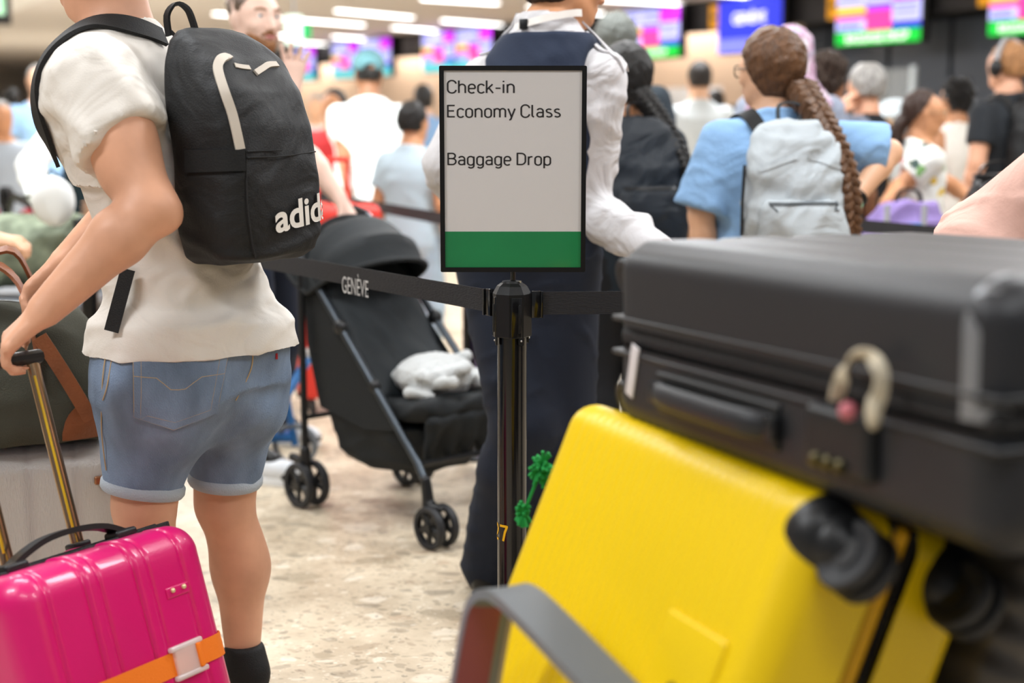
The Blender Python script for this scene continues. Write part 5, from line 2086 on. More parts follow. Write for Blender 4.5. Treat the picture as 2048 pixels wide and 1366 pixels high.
# head: mostly above the frame, jaw and neck show
hcen = L(196, -88, YM + 0.0)
hf = nrm([-0.93, 0.30, -0.22])
hp2, HX2, HR2 = head_prims(hcen, hf, [0, 0, 1.0], 1.0)
neckp = [cap(L(240, 70, YM), HX2(0, -0.02, -0.055), 0.066, 0.056, k=0.03)]
hipL, hipR = L(318, 770, 2.84), L(462, 775, 2.99)
knL, anL = L(288, 1010, 2.82), L(300, 1395, 2.80)
knR, anR = L(449, 1005, 3.02), L(487, 1352, 3.03)
calfR = L(481, 1135, 3.05)
calfL = L(300, 1150, 2.84)
body = [stack(tsec, k=0.03, grow=-0.012)] + hp2 + neckp
fore_m = elL + (wrL - elL) * 0.3 + np.array([0.0, -0.005, 0.004])
body += [cap(shL, elL, 0.064, 0.049, k=0.03), ell(shL + (elL - shL) * 0.55, (0.058, 0.066, 0.10), k=0.03), cap(elL, fore_m, 0.047, 0.052, k=0.02), cap(fore_m, wrL, 0.052, 0.033, k=0.02), cap(elL + np.array([0.022, 0.0, -0.012]), elL + np.array([0.030, 0.0, -0.014]), 0.020, k=0.03)]
body += [cap(shR, elR, 0.064, 0.048, k=0.03), cap(elR, wrR, 0.048, 0.03, k=0.02)]
body += hand_prims(wrL, hdir, [0.25, 0.3, -0.9], [-0.3, 0.8, 0.3], 1.05, 0.95)
body += hand_prims(wrR, nrm(wrR - elR), [0, -0.3, -0.9], [-0.5, 0.6, 0.3], 1.05, 0.6)
for h_j, k_j, c_j, a_j in ((hipL, knL, calfL, anL), (hipR, knR, calfR, anR)):
    body += [cap(h_j, k_j, 0.105, 0.062, k=0.03), cap(k_j, c_j, 0.056, 0.059, k=0.03), cap(c_j, a_j, 0.058, 0.033, k=0.03), ell(c_j + np.array([0.004, -0.012, 0.02]), (0.052, 0.05, 0.10), k=0.03),
             cap(a_j, a_j + np.array([-0.03, 0.02, -0.04]), 0.036, k=0.02)]
gb = implicit(body, 0.0085, 1)
m_arm = SKIN['fair']
mbody = mn.part('body', gb, m_arm)
# hair of the head (above the frame)
mn.part('hair', implicit([ell(HX2(0, -0.02, 0.03), (0.089, 0.109, 0.10), HR2, k=0.02), half(HX2(0, 0.04, 0.03), nrm(hf * 0.8 - np.array([0, 0, 0.5])), (-2, -2, -1), (2, 2, 3), k=0.01), half(HX2(0, 0, -0.03), (0, 0, -1), (-2, -2, -1), (2, 2, 3), k=0.01)], 0.01, 1), hair_mat('hair_brown_short', '#4a3828'))
# T-shirt
hem = L(390, 688, YM)[2]
slv = shL + (elL - shL) * 0.50
sdir = nrm(nrm(elL - shL) + np.array([0.16, 0, 0.10]))
P_ = [stack(tsec, k=0.02, grow=0.003, zlo=hem), stack([q_ for q_ in tsec if q_[0] < hem + 0.16], k=0.06, grow=0.011, zlo=hem, zhi=hem + 0.05)]
P_ += [cap(shL + np.array([0.005, 0, 0]), slv + (elL - shL) * 0.12, 0.080, 0.092, k=0.05, clip=(slv, sdir)), cap(shR, shR + (elR - shR) * 0.6, 0.078, 0.086, k=0.05, clip=(shR + (elR - shR) * 0.52, nrm(elR - shR)))]
P_ += [half(L(236, 52, YM), nrm([-0.25, 0.05, 1.0]), (-2, -2, -1), (2, 2, 3))]


def crease(x, p=3):
    return np.exp(-(np.sin(x) / 0.42) ** 2)


def tee_folds(V, N_):
    x, y, z = V[:, 0], V[:, 1], V[:, 2]
    h = z - hem
    s = wrinkle(41, 0.0030, 19)(V, N_)
    # long drag folds from under the pack down to the hip
    s = s + 0.011 * crease(17 * (x * 0.95 + h * 0.42) + 1.2 * np.sin(9 * h)) * np.clip((h - 0.015) * 9, 0, 1) * np.exp(-((h - 0.15) / 0.14) ** 2)
    # creases across the small of the back and the belly
    s = s + 0.008 * crease(27 * (h + 0.30 * x) + 1.6 * np.sin(10 * x)) * np.exp(-((h - 0.24) / 0.10) ** 2)
    s = s + 0.005 * crease(34 * (h - 0.35 * x) + 1.5 * np.sin(13 * x) + 0.7) * np.exp(-((h - 0.07) / 0.05) ** 2)
    # sleeve and shoulder folds radiating from the armpit
    s = s + 0.009 * crease(22 * (h * 0.9 + x * 0.55) + 1.1 * np.sin(12 * x)) * np.exp(-((h - 0.50) / 0.12) ** 2)
    s = s - 0.006 * (h < 0.33) + 0.004 * (h > 0.33)
    return s


gt_ = implicit(P_, 0.0075, 2, disp=tee_folds)
tee = mn.part('t_shirt', gt_, m_tee)
tee_tr = bvh(gt_.mv(root[0], YM, 0))
# hem band and sleeve band, stitched edges
# shorts
waist = hem + 0.03
shl_e, shr_e = L(284, 985, 2.825), L(450, 968, 3.005)
P_ = [stack(tsec, k=0.03, grow=0.001, zlo=L(386, 765, YM)[2], zhi=waist)]
P_ += [cap(hipL, shl_e, 0.128, 0.078, k=0.035, clip=(shl_e, nrm(shl_e - hipL))), cap(hipR, shr_e, 0.122, 0.072, k=0.035, clip=(shr_e, nrm(shr_e - hipR))),
       ell(L(330, 790, 2.82), (0.135, 0.12, 0.12), k=0.05), ell(L(462, 790, 2.95), (0.115, 0.12, 0.11), k=0.05)]


def short_folds(V, N_):
    z = V[:, 2]
    c = (V[:, 0] - (hipL[0] + hipR[0]) / 2)
    s = 0.005 * np.sin(38 * (z * 0.8 + V[:, 0] * 0.9) + 1.0) * np.exp(-((z - hipR[2] + 0.02) / 0.12) ** 2) * np.clip(0.4 + 5 * c, 0, 1)
    return s + wrinkle(43, 0.0026, 15)(V, N_)


gs_ = implicit(P_, 0.0075, 1, disp=short_folds)
shorts = mn.part('shorts', gs_, m_denim)
sh_tr = bvh(gs_.mv(root[0], YM, 0))
for e, h_j, r in ((shl_e, hipL, 0.0815), (shr_e, hipR, 0.0765)):
    dj = nrm(e - h_j)
    x_ = nrm(np.cross(dj, [0, 1, 0]))
    y_ = np.cross(dj, x_)
    M = frame(e - dj * 0.013, x_, y_, dj)
    mn.part('rolled_cuff', lathe_ring(r - 0.012, r + 0.004, 0.026, 40).xf(M), m_cuff)
# back pockets, stitched
def pocket(corners, nu=12, nv=14):
    TL, TRc, R_, B, L_ = [np.array(c, float) for c in corners]
    V, F = [], []
    for j in range(nv + 1):
        tt = j / nv
        le = TL + (L_ - TL) * tt
        re = TRc + (R_ - TRc) * tt
        for i in range(nu + 1):
            u = i / nu
            q = le + (re - le) * u
            mid = (L_ + R_) / 2
            q = q + (B - mid) * tt ** 3 * (1 - abs(2 * u - 1)) + np.array([0, 10 * (1 - (2 * u - 1) ** 2) * (1 - tt)])
            h = onto(sh_tr, q[0], q[1], 0.004)
            V.append(h)
    if any(v is None for v in V):
        return None, None
    for j in range(nv):
        for i in range(nu):
            a = j * (nu + 1) + i
            F.append((a, a + 1, a + nu + 2, a + nu + 1))
    edge = [V[j * (nu + 1)] for j in range(nv + 1)] + [V[nv * (nu + 1) + i] for i in range(1, nu + 1)] + [V[j * (nu + 1) + nu] for j in range(nv - 1, -1, -1)]
    return G(V, F), (np.array(edge), np.array(V[:nu + 1]), np.array(V).reshape(nv + 1, nu + 1, 3))


Mi_ = np.linalg.inv(mn.M)
pg, ed = pocket([(268, 694), (458, 690), (432, 822), (347, 858), (270, 832)])
if pg is not None:
    po = mn.part('back_pocket', solidify(pg, 0.0025), m_denim, world=True)
    grd = ed[2]
    tow = nrm(np.array([0, 0, CAM_H]) - grd.mean((0, 1)))
    for inset in (0, 1):
        if inset:
            e_ = np.array([grd[j, 1] for j in range(0, 15)] + [grd[13, i] for i in range(2, 12)] + [grd[j, 11] for j in range(12, -1, -1)])
        else:
            e_ = ed[0]
        mn.part('stitching', tube(e_ + tow * 0.0018, 0.0012, 4), m_thread, world=True, sub=po)
    for j in (0, 1):
        mn.part('stitching', tube(grd[j, :] + tow * 0.002, 0.0012, 4), m_thread, world=True, sub=po)
    arcs = [grd[int(round(6 + 2.4 * math.exp(-((u - 6) / 1.6) ** 2))), u] for u in range(0, 13)]
    mn.part('stitching', tube(np.array(arcs) + tow * 0.002, 0.0012, 4), m_thread, world=True, sub=po)
for pts in ([(215, 700), (207, 760), (205, 860), (214, 940)], [(505, 700), (500, 740), (470, 800)], [(228, 700), (216, 770), (207, 800)]):
    try:
        mn.part('seam', tube(onto_path(sh_tr, pts, 0.002), 0.0013, 5), m_thread, world=True)
    except Exception:
        pass
h = onto(sh_tr, 226, 702, 0.001)
if h is not None:
    mn.part('rivet', ball(h, 0.005, 10, 6), mat('copper', '#b06a34', 0.35, metal=0.8), world=True)
h = onto(sh_tr, 552, 712, 0.002)
if h is not None:
    mn.part('tab', box(0.004, 0.004, 0.012, h), mat('tab_red', '#a02028', 0.6), world=True)
# socks and shoes
for a_j, s in ((anL, 0), (anR, 1)):
    mn.part('sock', implicit([cap(a_j + np.array([0, 0, 0.012]), a_j + np.array([-0.015, 0.01, -0.05]), 0.041, 0.040, k=0.01, clip=(a_j + np.array([0, 0, 0.018]), np.array([0, 0, 1.0])))], 0.006, 1), m_web)
    up, so = shoe_geo(1.05)
    M = frame([a_j[0], a_j[1], -0.0], nrm([0.6, 0.8, 0]), nrm([-0.8, 0.6, 0]), [0, 0, 1])
    o = mn.part('shoe', up.xf(M), m_web)
    mn.part('sole', so.xf(M), m_trimw, sub=o)

# ---- his backpack
bo = at(352, 520, YM)
out = nrm([0.86, -0.51, 0.04])
upv = nrm(np.array([-0.20, 0.10, 0.97]) - out * np.dot([-0.20, 0.10, 0.97], out))
xl = np.cross(out, upv)
bp_o = bo + out * 0.105 + np.array([0, 0, -0.002])
MB = frame(bp_o, xl, out, upv)
bpk = T('backpack', 'black backpack with beige piping and white brand lettering on the man in white', 'backpack', M=MB)
wB_, hB_, dB_ = 0.285, 0.455, 0.205
secs = [(0.0, 0, .092, .105, .078), (0.015, 0, .098, .130, .096), (0.05, 0, .101, .140, .102), (0.16, 0, .103, .1425, .103), (0.26, 0, .098, .142, .099), (0.33, 0, .086, .137, .088), (0.39, 0, .066, .126, .068), (0.43, 0, .046, .110, .046), (0.452, 0, .033, .085, .026), (0.46, 0, .028, .06, .012)]


def pack_folds(V, N_):
    z = V[:, 2]
    s = 0.008 * crease(24 * (V[:, 1] + 0.55 * z) + 1.5 * np.sin(9 * z) + V[:, 0] * 8) * np.exp(-((z - 0.34) / 0.10) ** 2) - 0.002
    s = s + 0.007 * crease(28 * z + 12 * V[:, 1] + 6 * V[:, 0]) * np.exp(-((z - 0.03) / 0.05) ** 2)
    return s + wrinkle(51, 0.0022, 12)(V, N_)


gp = implicit([stack(secs, e=3.4)], 0.0065, 2, disp=pack_folds)
pbody = bpk.part('body', gp, m_packf)
ptr = bvh(gp.xf(MB))
# piping, handle, zips, logo
def band_on(tree, pts, w, th, off, n=26):
    q = onto_path(tree, pts, off, n)
    ns = []
    for p_ in q:
        nn_ = tree.find_nearest(Vector(p_))[1]
        ns.append(np.array(nn_))
    tg = np.gradient(q, axis=0)
    wd_ = [np.cross(nrm(a), b) for a, b in zip(tg, ns)]
    return strap(q, np.array(wd_), w, th)


bpk.part('piping', band_on(ptr, [(480, 299), (472, 262), (463, 225), (451, 190), (440, 158), (435, 135), (441, 120), (453, 115), (460, 119)], 0.018, 0.005, 0.002), m_piping, world=True)
bpk.part('piping', band_on(ptr, [(510, 147), (524, 138), (536, 131), (553, 130)], 0.012, 0.005, 0.002), m_piping, world=True)
bpk.part('stripe_mark', band_on(ptr, [(469, 131), (482, 134), (499, 136)], 0.010, 0.002, 0.0015, 8), m_piping, world=True)
# front pocket panel and side pocket, raised on the body
def pan(corners, nu, nv, tree, off, th):
    c = [np.array(q, float) for q in corners]
    V, F = [], []
    for j in range(nv + 1):
        for i in range(nu + 1):
            u, v_ = i / nu, j / nv
            q = c[0] * (1 - u) * (1 - v_) + c[1] * u * (1 - v_) + c[2] * u * v_ + c[3] * (1 - u) * v_
            h_ = onto(tree, q[0], q[1], off)
            if h_ is None:
                return None
            V.append(h_)
    for j in range(nv):
        for i in range(nu):
            a = j * (nu + 1) + i
            F.append((a, a + 1, a + nu + 2, a + nu + 1))
    return solidify(G(V, F), th)


g_ = pan([(492, 303), (628, 293), (630, 492), (500, 512)], 14, 16, ptr, 0.003, 0.003)
if g_ is not None:
    bpk.part('front_pocket', g_, m_packf, world=True)
g_ = pan([(372, 300), (488, 300), (490, 342), (374, 345)], 10, 4, ptr, 0.003, 0.003)
if g_ is not None:
    bpk.part('side_elastic', g_, m_pack2, world=True)
for pts in ([(492, 304), (560, 301), (628, 292)], [(492, 316), (560, 313), (626, 304)]):
    bpk.part('zip', tube(onto_path(ptr, pts, 0.005, 20), 0.0016, 5), m_web, world=True)
bpk.part('seam', tube(onto_path(ptr, [(490, 300), (493, 400), (502, 480), (510, 515)], 0.004, 20), 0.0018, 5), m_web, world=True)
gx = text_geo('adidas', 1.0, 0.026, shear=0.0, spacing=1.0)
lo, hi = gx.v.min(0), gx.v.max(0)
VV = []
m_logo = mat('logo_white', '#e4ded6', 0.6)
# place the word on the pocket: pixels along a line that bends round the pack
c0 = MB[:3, :3]
hl = onto(ptr, 560, 450, 0.0)
loc0 = np.linalg.inv(MB)[:3, :3] @ hl + np.linalg.inv(MB)[:3, 3]
hr = onto(ptr, 622, 441, 0.0)
loc1 = np.linalg.inv(MB)[:3, :3] @ hr + np.linalg.inv(MB)[:3, 3]
start = np.linalg.inv(MB)[:3, :3] @ onto(ptr, 546, 465, 0.0) + np.linalg.inv(MB)[:3, 3]
HW = 0.0275 / 0.73 * 2.15          # letter body height in metres
lg = []
for v_ in gx.v:
    s_ = (v_[0] - lo[0]) * HW * 1.12
    hgt = (v_[1]) * HW * 0.92
    lg.append((s_, hgt))
# walk round the horizontal outline of the pack at the logo height
zc_ = start[2]
trl = bvh(gp)
prof = []
ang0 = math.atan2(start[1] - 0.1, start[0])
for a in np.linspace(ang0, ang0 + PI * 0.9, 160):
    dv = Vector((math.cos(a), math.sin(a), 0))
    h_ = trl.ray_cast(Vector((0, 0.1, zc_ + 0.015)) + dv * 0.5, -dv)
    if h_[0] is not None:
        prof.append((np.array(h_[0]), np.array(h_[1])))
pp = np.array([p_[0] for p_ in prof])
pn = np.array([p_[1] for p_ in prof])
cum = np.concatenate([[0], np.cumsum(np.linalg.norm(np.diff(pp[:, :2], axis=0), axis=1))])
out_v = []
for s_, hgt in lg:
    q = np.array([np.interp(s_, cum, pp[:, i]) for i in range(3)])
    n0 = nrm([np.interp(s_, cum, pn[:, i]) for i in range(3)])
    out_v.append((q[0] + n0[0] * 0.0078, q[1] + n0[1] * 0.0078, zc_ + hgt + 0.10 * s_))
bpk.part('brand_lettering', G(out_v, gx.f), m_logo, smooth=False)
# straps
tee_w = gt_.mv(root[0], YM, 0)
sp1 = [p_ for p_ in [onto(tee_tr, x, y, 0.004) for x, y in ((322, 80), (296, 66), (262, 56), (228, 50))] if p_ is not None]
fr = [at(186, 46, 2.80), at(145, 62, 2.76), at(112, 92, 2.74), at(97, 135, 2.74), at(94, 185, 2.75), at(102, 230, 2.76), at(122, 268, 2.78), at(150, 296, 2.82)]
spth = resample(np.array(sp1 + fr), 44)


def hug(pth, tree, off):
    o_ = []
    for p_ in pth:
        loc_, nn_, _, dist = tree.find_nearest(Vector(p_))
        o_.append(np.array(loc_ + nn_ * off))
    return np.array(o_)


q = hug(spth, tee_tr, 0.005)
ns = np.array([np.array(tee_tr.find_nearest(Vector(p_))[1]) for p_ in q])
for _ in range(14):
    q[1:-1] = (q[:-2] + q[1:-1] * 2 + q[2:]) / 4
    ns[1:-1] = (ns[:-2] + ns[1:-1] * 2 + ns[2:]) / 4
q = q + ns * 0.004
bpk.part('shoulder_strap', strap(q, np.cross(np.gradient(q, axis=0), ns), 0.042, 0.008), m_web, world=True)
# far strap over the right shoulder
q2 = hug(resample(np.array([at(350, 85, 2.98), at(330, 70, 3.03), at(285, 60, 3.07), at(220, 80, 3.09), at(160, 130, 3.10), at(130, 210, 3.06)]), 30), tee_tr, 0.006)
ns2 = np.array([np.array(tee_tr.find_nearest(Vector(p_))[1]) for p_ in q2])
bpk.part('shoulder_strap', strap(q2, np.cross(np.gradient(q2, axis=0), ns2), 0.042, 0.008), m_web, world=True)
# lower webbing to the pack bottom and the hanging end
lw = [p_ for p_ in [onto(tee_tr, x, y, 0.004) for x, y in ((262, 536), (248, 575), (238, 620), (229, 662))] if p_ is not None]
lw = [lw[0] + (lw[-1] - lw[0]) * k_ + np.array([0, -0.012, 0]) for k_ in np.linspace(0, 1, 6)]
bpk.part('strap_end', strap(lw, (1, 0, 0.1), 0.028, 0.003), m_web, world=True)
lw = [p_ for p_ in [onto(tee_tr, x, y, 0.006) for x, y in ((352, 425), (366, 445), (378, 462))] if p_ is not None]
if len(lw) > 1:
    bpk.part('lower_strap', strap(resample(np.array(lw + [bp_o + upv * 0.05]), 16), (0.2, 0, 1), 0.028, 0.003), m_web, world=True)
# grab handle
ga = [at(338, 72, 2.80), at(334, 30, 2.80), at(352, 8, 2.80), at(374, 18, 2.80), at(386, 45, 2.80), at(394, 76, 2.80)]
bpk.part('grab_handle', strap(resample(ga, 22), nrm([0.5, -0.7, 0.0]), 0.024, 0.005), m_web, world=True)

# ================================================================== the uniformed man behind the sign
def place(px, Y):
    return (float((px - 1024) / FPX * Y / (CT + 0.03)), Y, 0.0)


m_navy = mat('navy_wool', '#141d2e', 0.85, bump=0.15, bscale=240)
m_navyv = mat('navy_vest', '#16233a', 0.8, bump=0.12, bscale=240)
m_shirtw = mat('white_poplin', '#c9c7c9', 0.75, bump=0.10, bscale=200, fold=0.022, fscale=7)
m_hairdk = hair_mat('hair_dark', '#221a15')
m_hairbk = hair_mat('hair_black', '#14110f')
m_hairbr = hair_mat('hair_brown', '#55392a')
m_hairch = hair_mat('hair_chestnut', '#5c3d24')
m_hairgy = hair_mat('hair_grey', '#9d9a96')
m_ginger = hair_mat('hair_ginger', '#94633c')

lo_ = place(1056, 3.72)
of = Person('uniformed man in navy vest and white shirt standing behind the sign', lo_, math.radians(-16), H=1.78, skin='tan', build=0.97, drop=0.035, side=0.10, neck_up=0.135, neck_fwd=0.05, res=0.009, head_yaw=math.radians(-42), head_pitch=0.12, shoulders=0.84, twist=0.0,
            arms=dict(re=at(1172, 418, 3.68), rw=at(1330, 512, 3.48), le=at(893, 328, 3.74), lw=at(930, 420, 3.92)),
            legs=dict(lk=at(1052, 850, 3.62), la=at(975, 1132, 3.78), rk=at(1120, 880, 3.70), ra=at(1115, 1175, 3.62)))
of.build()
of.top(m_shirtw, 'long', name='shirt', loose=0.010, fold=0.009, seed=61, hem=0.95, neck=1.50)
of.bottom(m_navy, loose=0.024, seed=62, fold=0.005, waist=1.06)
q_ = of.q
# vest: trunk only, armholes cut
vs_ = [stack(of.secs, k=0.02, grow=0.028, zlo=0.90 * q_, zhi=1.47 * q_)]
for s in (-1, 1):
    c_ = of.sp(s * 0.222, 0, 1.33)
    vs_.append(ell(c_, np.array([0.105, 0.2, 0.17]) * q_, k=0.01, op='s'))
vs_.append(half(of.sp(0, 0.02, 1.462), nrm([0, 0.5, 1]), (-2, -2, -1), (2, 2, 3)))
of.t.part('vest', implicit(vs_, 0.009, 1, disp=wrinkle(63, 0.003, 14)), m_navyv)
of.hair(m_hairdk, 'short', vol=0.014, low=-0.075)
# collar, epaulettes, lanyard, belt
nb_ = of.sp(0, 0.0, 1.485)
cr_ = []
for z, r in ((-0.02, 0.078), (0.005, 0.074), (0.035, 0.066), (0.036, 0.070), (0.004, 0.079), (-0.022, 0.084)):
    cr_.append([(nb_[0] + r * q_ * math.cos(a), nb_[1] + r * q_ * 0.95 * math.sin(a) + (z * 0.2), nb_[2] + z * q_) for a in np.linspace(0, 2 * PI, 28, endpoint=False)])
of.t.part('collar', loft(cr_, caps=False), m_shirtw)
stree = bvh(of.shirt_geo)
for s in (-1, 1):
    ep = patch(of.sp(s * 0.135, 0.0, 1.6), nrm([1, 0, 0]), [0, 1, 0], (0.10 * q_, 0.05 * q_), 8, 5)
    of.t.part('epaulette', solidify(drape(ep, stree, (0, 0, -1), 0.007), 0.005), m_shirtw)
ly = [(nb_[0] + 0.088 * q_ * math.cos(a), nb_[1] + 0.085 * q_ * math.sin(a), nb_[2] + 0.012 + 0.02 * math.cos(a)) for a in np.linspace(PI * 1.05, 2 * PI * 0.98, 20)]
of.t.part('lanyard', strap(ly, (0, 0.2, 1), 0.018, 0.002), m_trimw)
of.t.part('lanyard_clip', box(0.022, 0.012, 0.026, np.array(ly[6]) + np.array([0, -0.004, 0.0]), 0.003), m_black_pl)
of.shoes(mat('black_leather', '#101011', 0.35))


# ================================================================== bearded man with the stroller
lb = place(503, 5.12)
bm_ = Person('bearded man with reddish beard looking sideways above the black backpack', lb, math.radians(-112), H=1.755, skin='pale', res=0.0085, head_yaw=math.radians(-24), head_pitch=0.04,
             arms=dict(re=at(618, 318, 5.02), rw=at(676, 392, 4.98), le=at(560, 330, 5.15), lw=at(584, 182, 5.1), ld=(0.1, 0, 1.0), ln=(0.3, -0.8, 0), ls=(-1, 0, 0), lc=0.14, lp=0.30, rd=(0.5, 0.1, -0.8), rn=(-0.3, 0.2, -0.8), rc=1.0),
             legs=dict(la=at(545, 842, 5.62), lk=at(560, 680, 5.45), ra=at(500, 940, 5.0), rk=at(505, 740, 5.1)))
bm_.build().eyes().mouth()
bm_.hair(hair_mat('hair_sandy', '#5d4a38'), 'short', vol=0.005, front=0.045, low=0.0)
bm_.beard(m_ginger)
bm_.top(mat('charcoal_tee', '#22262b', 0.85), 'tee', seed=71)
bm_.bottom(mat('dark_jeans', '#18243a', 0.85, bump=0.2, bscale=240), seed=72, loose=0.016)
for s, nm in ((-1, 'l'), (1, 'r')):
    a_ = bm_.an[s]
    up, so = shoe_geo(1.05)
    fwd = nrm([0.05, 0.0, 0]) if False else None
    M = frame([a_[0], a_[1], 0.0], nrm([1, 0, 0]), [0, 1, 0], [0, 0, 1])
    o = bm_.t.part('sneaker', up.xf(M), mat('sneaker_white', '#d9dce0', 0.5))
    bm_.t.part('sole', so.xf(M), mat('sole_white', '#e8eaec', 0.5), sub=o)
    bm_.t.part('toe_guard', (implicit([ell((0, 0.175, 0.035), (0.05, 0.045, 0.026), k=0.01), half((0, 0, 0.018), (0, 0, -1), (-1, -1, -1), (1, 1, 1))], 0.007, 1)).xf(M), m_black_pl, sub=o)
    bm_.t.part('lace_panel', (implicit([cap((0, 0.10, 0.085), (0, 0.02, 0.12), 0.026, 0.03, k=0.01)], 0.007, 1)).xf(M), m_black_pl, sub=o)
    bm_.t.part('heel_patch', (implicit([ell((0, -0.045, 0.06), (0.04, 0.028, 0.045), k=0.01)], 0.007, 1)).xf(M), m_black_pl, sub=o)

# ================================================================== queue on the right
def shoulder_straps(t, person, m, s_list=(-1, 1), w=0.045, back_y=-0.13, zt=1.40):
    tr = bvh(person.shirt_geo)
    R3 = person.t.M
    q = person.q
    for s in s_list:
        pth = resample([person.sp(s * 0.075, back_y - 0.03, zt), person.sp(s * 0.10, -0.09, zt + 0.07), person.sp(s * 0.115, 0.0, 1.50), person.sp(s * 0.12, 0.10, 1.42), person.sp(s * 0.13, 0.15, 1.28), person.sp(s * 0.16, 0.12, 1.12), person.sp(s * 0.17, -0.02, 1.06), person.sp(s * 0.12, back_y - 0.02, 1.03)], 36)
        o_, n_ = [], []
        for p_ in pth:
            l_, nn_, _, _ = tr.find_nearest(Vector(p_))
            o_.append(np.array(l_ + nn_ * 0.006))
            n_.append(np.array(nn_))
        o_, n_ = np.array(o_), np.array(n_)
        for _ in range(6):
            o_[1:-1] = (o_[:-2] + 2 * o_[1:-1] + o_[2:]) / 4
            n_[1:-1] = (n_[:-2] + 2 * n_[1:-1] + n_[2:]) / 4
        o_ = o_ + n_ * 0.003
        g = strap(o_, np.cross(np.gradient(o_, axis=0), n_), w * q, 0.008).xf(R3)
        t.part('shoulder_strap', g, m, world=True)


def pack_matrix(person, z0, out=0.0, yaw=0.0):
    """frame for a pack on a person's back: bottom centre, x to the wearer's left, y out of the back"""
    M = person.t.M
    k = person.q
    a = person.sp(0, -0.105 - out, z0)
    b = person.sp(0, -0.105 - out, z0 + 0.3)
    up = nrm(M[:3, :3] @ (b - a))
    o = M[:3, :3] @ nrm([math.sin(yaw), -math.cos(yaw), 0])
    o = nrm(o - up * o.dot(up))
    x = np.cross(o, up)
    return frame(M[:3, :3] @ a + M[:3, 3], x, o, up)


# dark-haired woman with plait and black backpack
w1 = Person('woman with a long dark plait and black backpack beside the uniformed man', place(1252, 4.85), math.radians(14), H=1.52, skin='tan', res=0.010, head_yaw=math.radians(10), head_pitch=0.05, face=False)
w1.build().hair(m_hairbk, 'long', vol=0.028, seed=81)
m_teal = mat('dark_teal_jersey', '#1a242c', 0.85, bump=0.15, bscale=220)
w1.top(m_teal, 'tee', seed=82)
w1.bottom(mat('black_trousers', '#121317', 0.85), seed=83).shoes(m_black_pl)
w1.braid(m_hairbk, [w1.HX(0.01, -0.10, -0.06), w1.HX(0.045, -0.15, -0.13), w1.HX(0.085, -0.20, -0.22), w1.HX(0.115, -0.26, -0.33), w1.HX(0.13, -0.29, -0.42)], r=0.030, taper=0.55, turns=6)
m_pkb = mat('pack_dark_blue', '#171e26', 0.65, bump=0.15, bscale=220, fold=0.022, fscale=6)
b1 = backpack('backpack', 'slouchy dark blue-black backpack worn by the woman with the dark plait', None, pack_matrix(w1, 0.99, 0.01, 0.10), 0.30, 0.44, 0.16, m_pkb, fold=0.008)
shoulder_straps(b1, w1, m_pkb)
b1.part('zip_pull', box(0.008, 0.006, 0.03, (0.12, 0.155, 0.13), 0.002), m_metal)

# grey-haired person in a dark jacket behind her
w2 = Person('grey-haired person in dark jacket between the uniformed man and the dark plait', place(1232, 6.3), math.radians(-10), H=1.74, skin='light', res=0.012, face=False, hands=True)
w2.build().hair(hair_mat('hair_ash', '#6d716c'), 'short', vol=0.02, seed=84, low=-0.07)
w2.top(mat('jacket_slate', '#28323a', 0.85), 'long', seed=85, loose=0.03).bottom(m_navy).shoes(m_black_pl)

# balding man in pale grey shirt
w3 = Person('balding man in a pale grey shirt facing the desks', place(1400, 9.6), math.radians(4), H=1.70, skin='light', res=0.013, face=False, build=1.06)
w3.build().hair(m_hairdk, 'fringe', vol=0.008)
w3.top(mat('pale_grey_shirt', '#c3c9cb', 0.8), 'elbow', seed=86, loose=0.02).bottom(m_navy).shoes(m_black_pl)
w3b = Person('dark-haired person half hidden beside the man in pale grey', place(1434, 13.0), math.radians(15), H=1.60, skin='light', res=0.016, face=False)
w3b.build().hair(m_hairbk, 'short')
w3b.top(mat('cream_shirt', '#cfc3b4', 0.8), 'tee').bottom(m_navy).shoes(m_black_pl)

# young woman in blue with brown plait and grey backpack
m_blue = mat('sky_blue_knit', '#87add6', 0.9, bump=0.25, bscale=160, fold=0.02, fscale=5)
w4 = Person('young woman in an oversized sky blue T-shirt with a brown plait, hand on hip', place(1548, 4.32), math.radians(10), H=1.53, skin='light', res=0.009, head_yaw=math.radians(32), head_pitch=0.06, build=1.04,
            arms=dict(re=at(1778, 305, 4.34), rw=at(1704, 405, 4.22), rd=(-0.25, -0.3, -0.9), rn=(-0.9, 0.0, 0.1), rs=(0.1, -0.9, -0.3), rc=0.7, le=at(1402, 430, 4.28), lw=at(1420, 575, 4.27)))
w4.build().eyes(m_irisb).mouth()
w4.hair(m_hairch, 'long', vol=0.030, seed=91, front=0.045)
w4.glasses(mat('glasses_dark', '#2a2220', 0.3))
w4.top(m_blue, 'elbow', seed=92, loose=0.035, fold=0.006, grow_arm=0.022, hem=0.82)
w4.bottom(mat('black_leggings', '#15161a', 0.85), seed=93, loose=0.006).shoes(m_trimw)
w4.braid(m_hairch, [w4.HX(0.03, -0.105, -0.070), w4.sp(0.085, -0.15, 1.50), w4.sp(0.125, -0.19, 1.42), w4.sp(0.165, -0.24, 1.31), w4.sp(0.18, -0.27, 1.19), w4.sp(0.185, -0.27, 1.08)], r=0.036, taper=0.55, turns=7)
w4.t.part('scrunchie', ball(w4.HX(0.04, -0.108, -0.082), 0.03, 10, 8), mat('scrunchie', '#b9bfd0', 0.8))
w4.t.part('wrist_band', tube([w4.wr[1] + nrm(w4.wr[1] - w4.el[1]) * t_ for t_ in (-0.03, -0.018)], 0.036, 14), m_black_pl)
w4.t.part('bracelet', tube([w4.wr[1] + nrm(w4.wr[1] - w4.el[1]) * t_ for t_ in (-0.006, 0.002)], 0.034, 14), mat('bracelet_green', '#9ec7ab', 0.5))
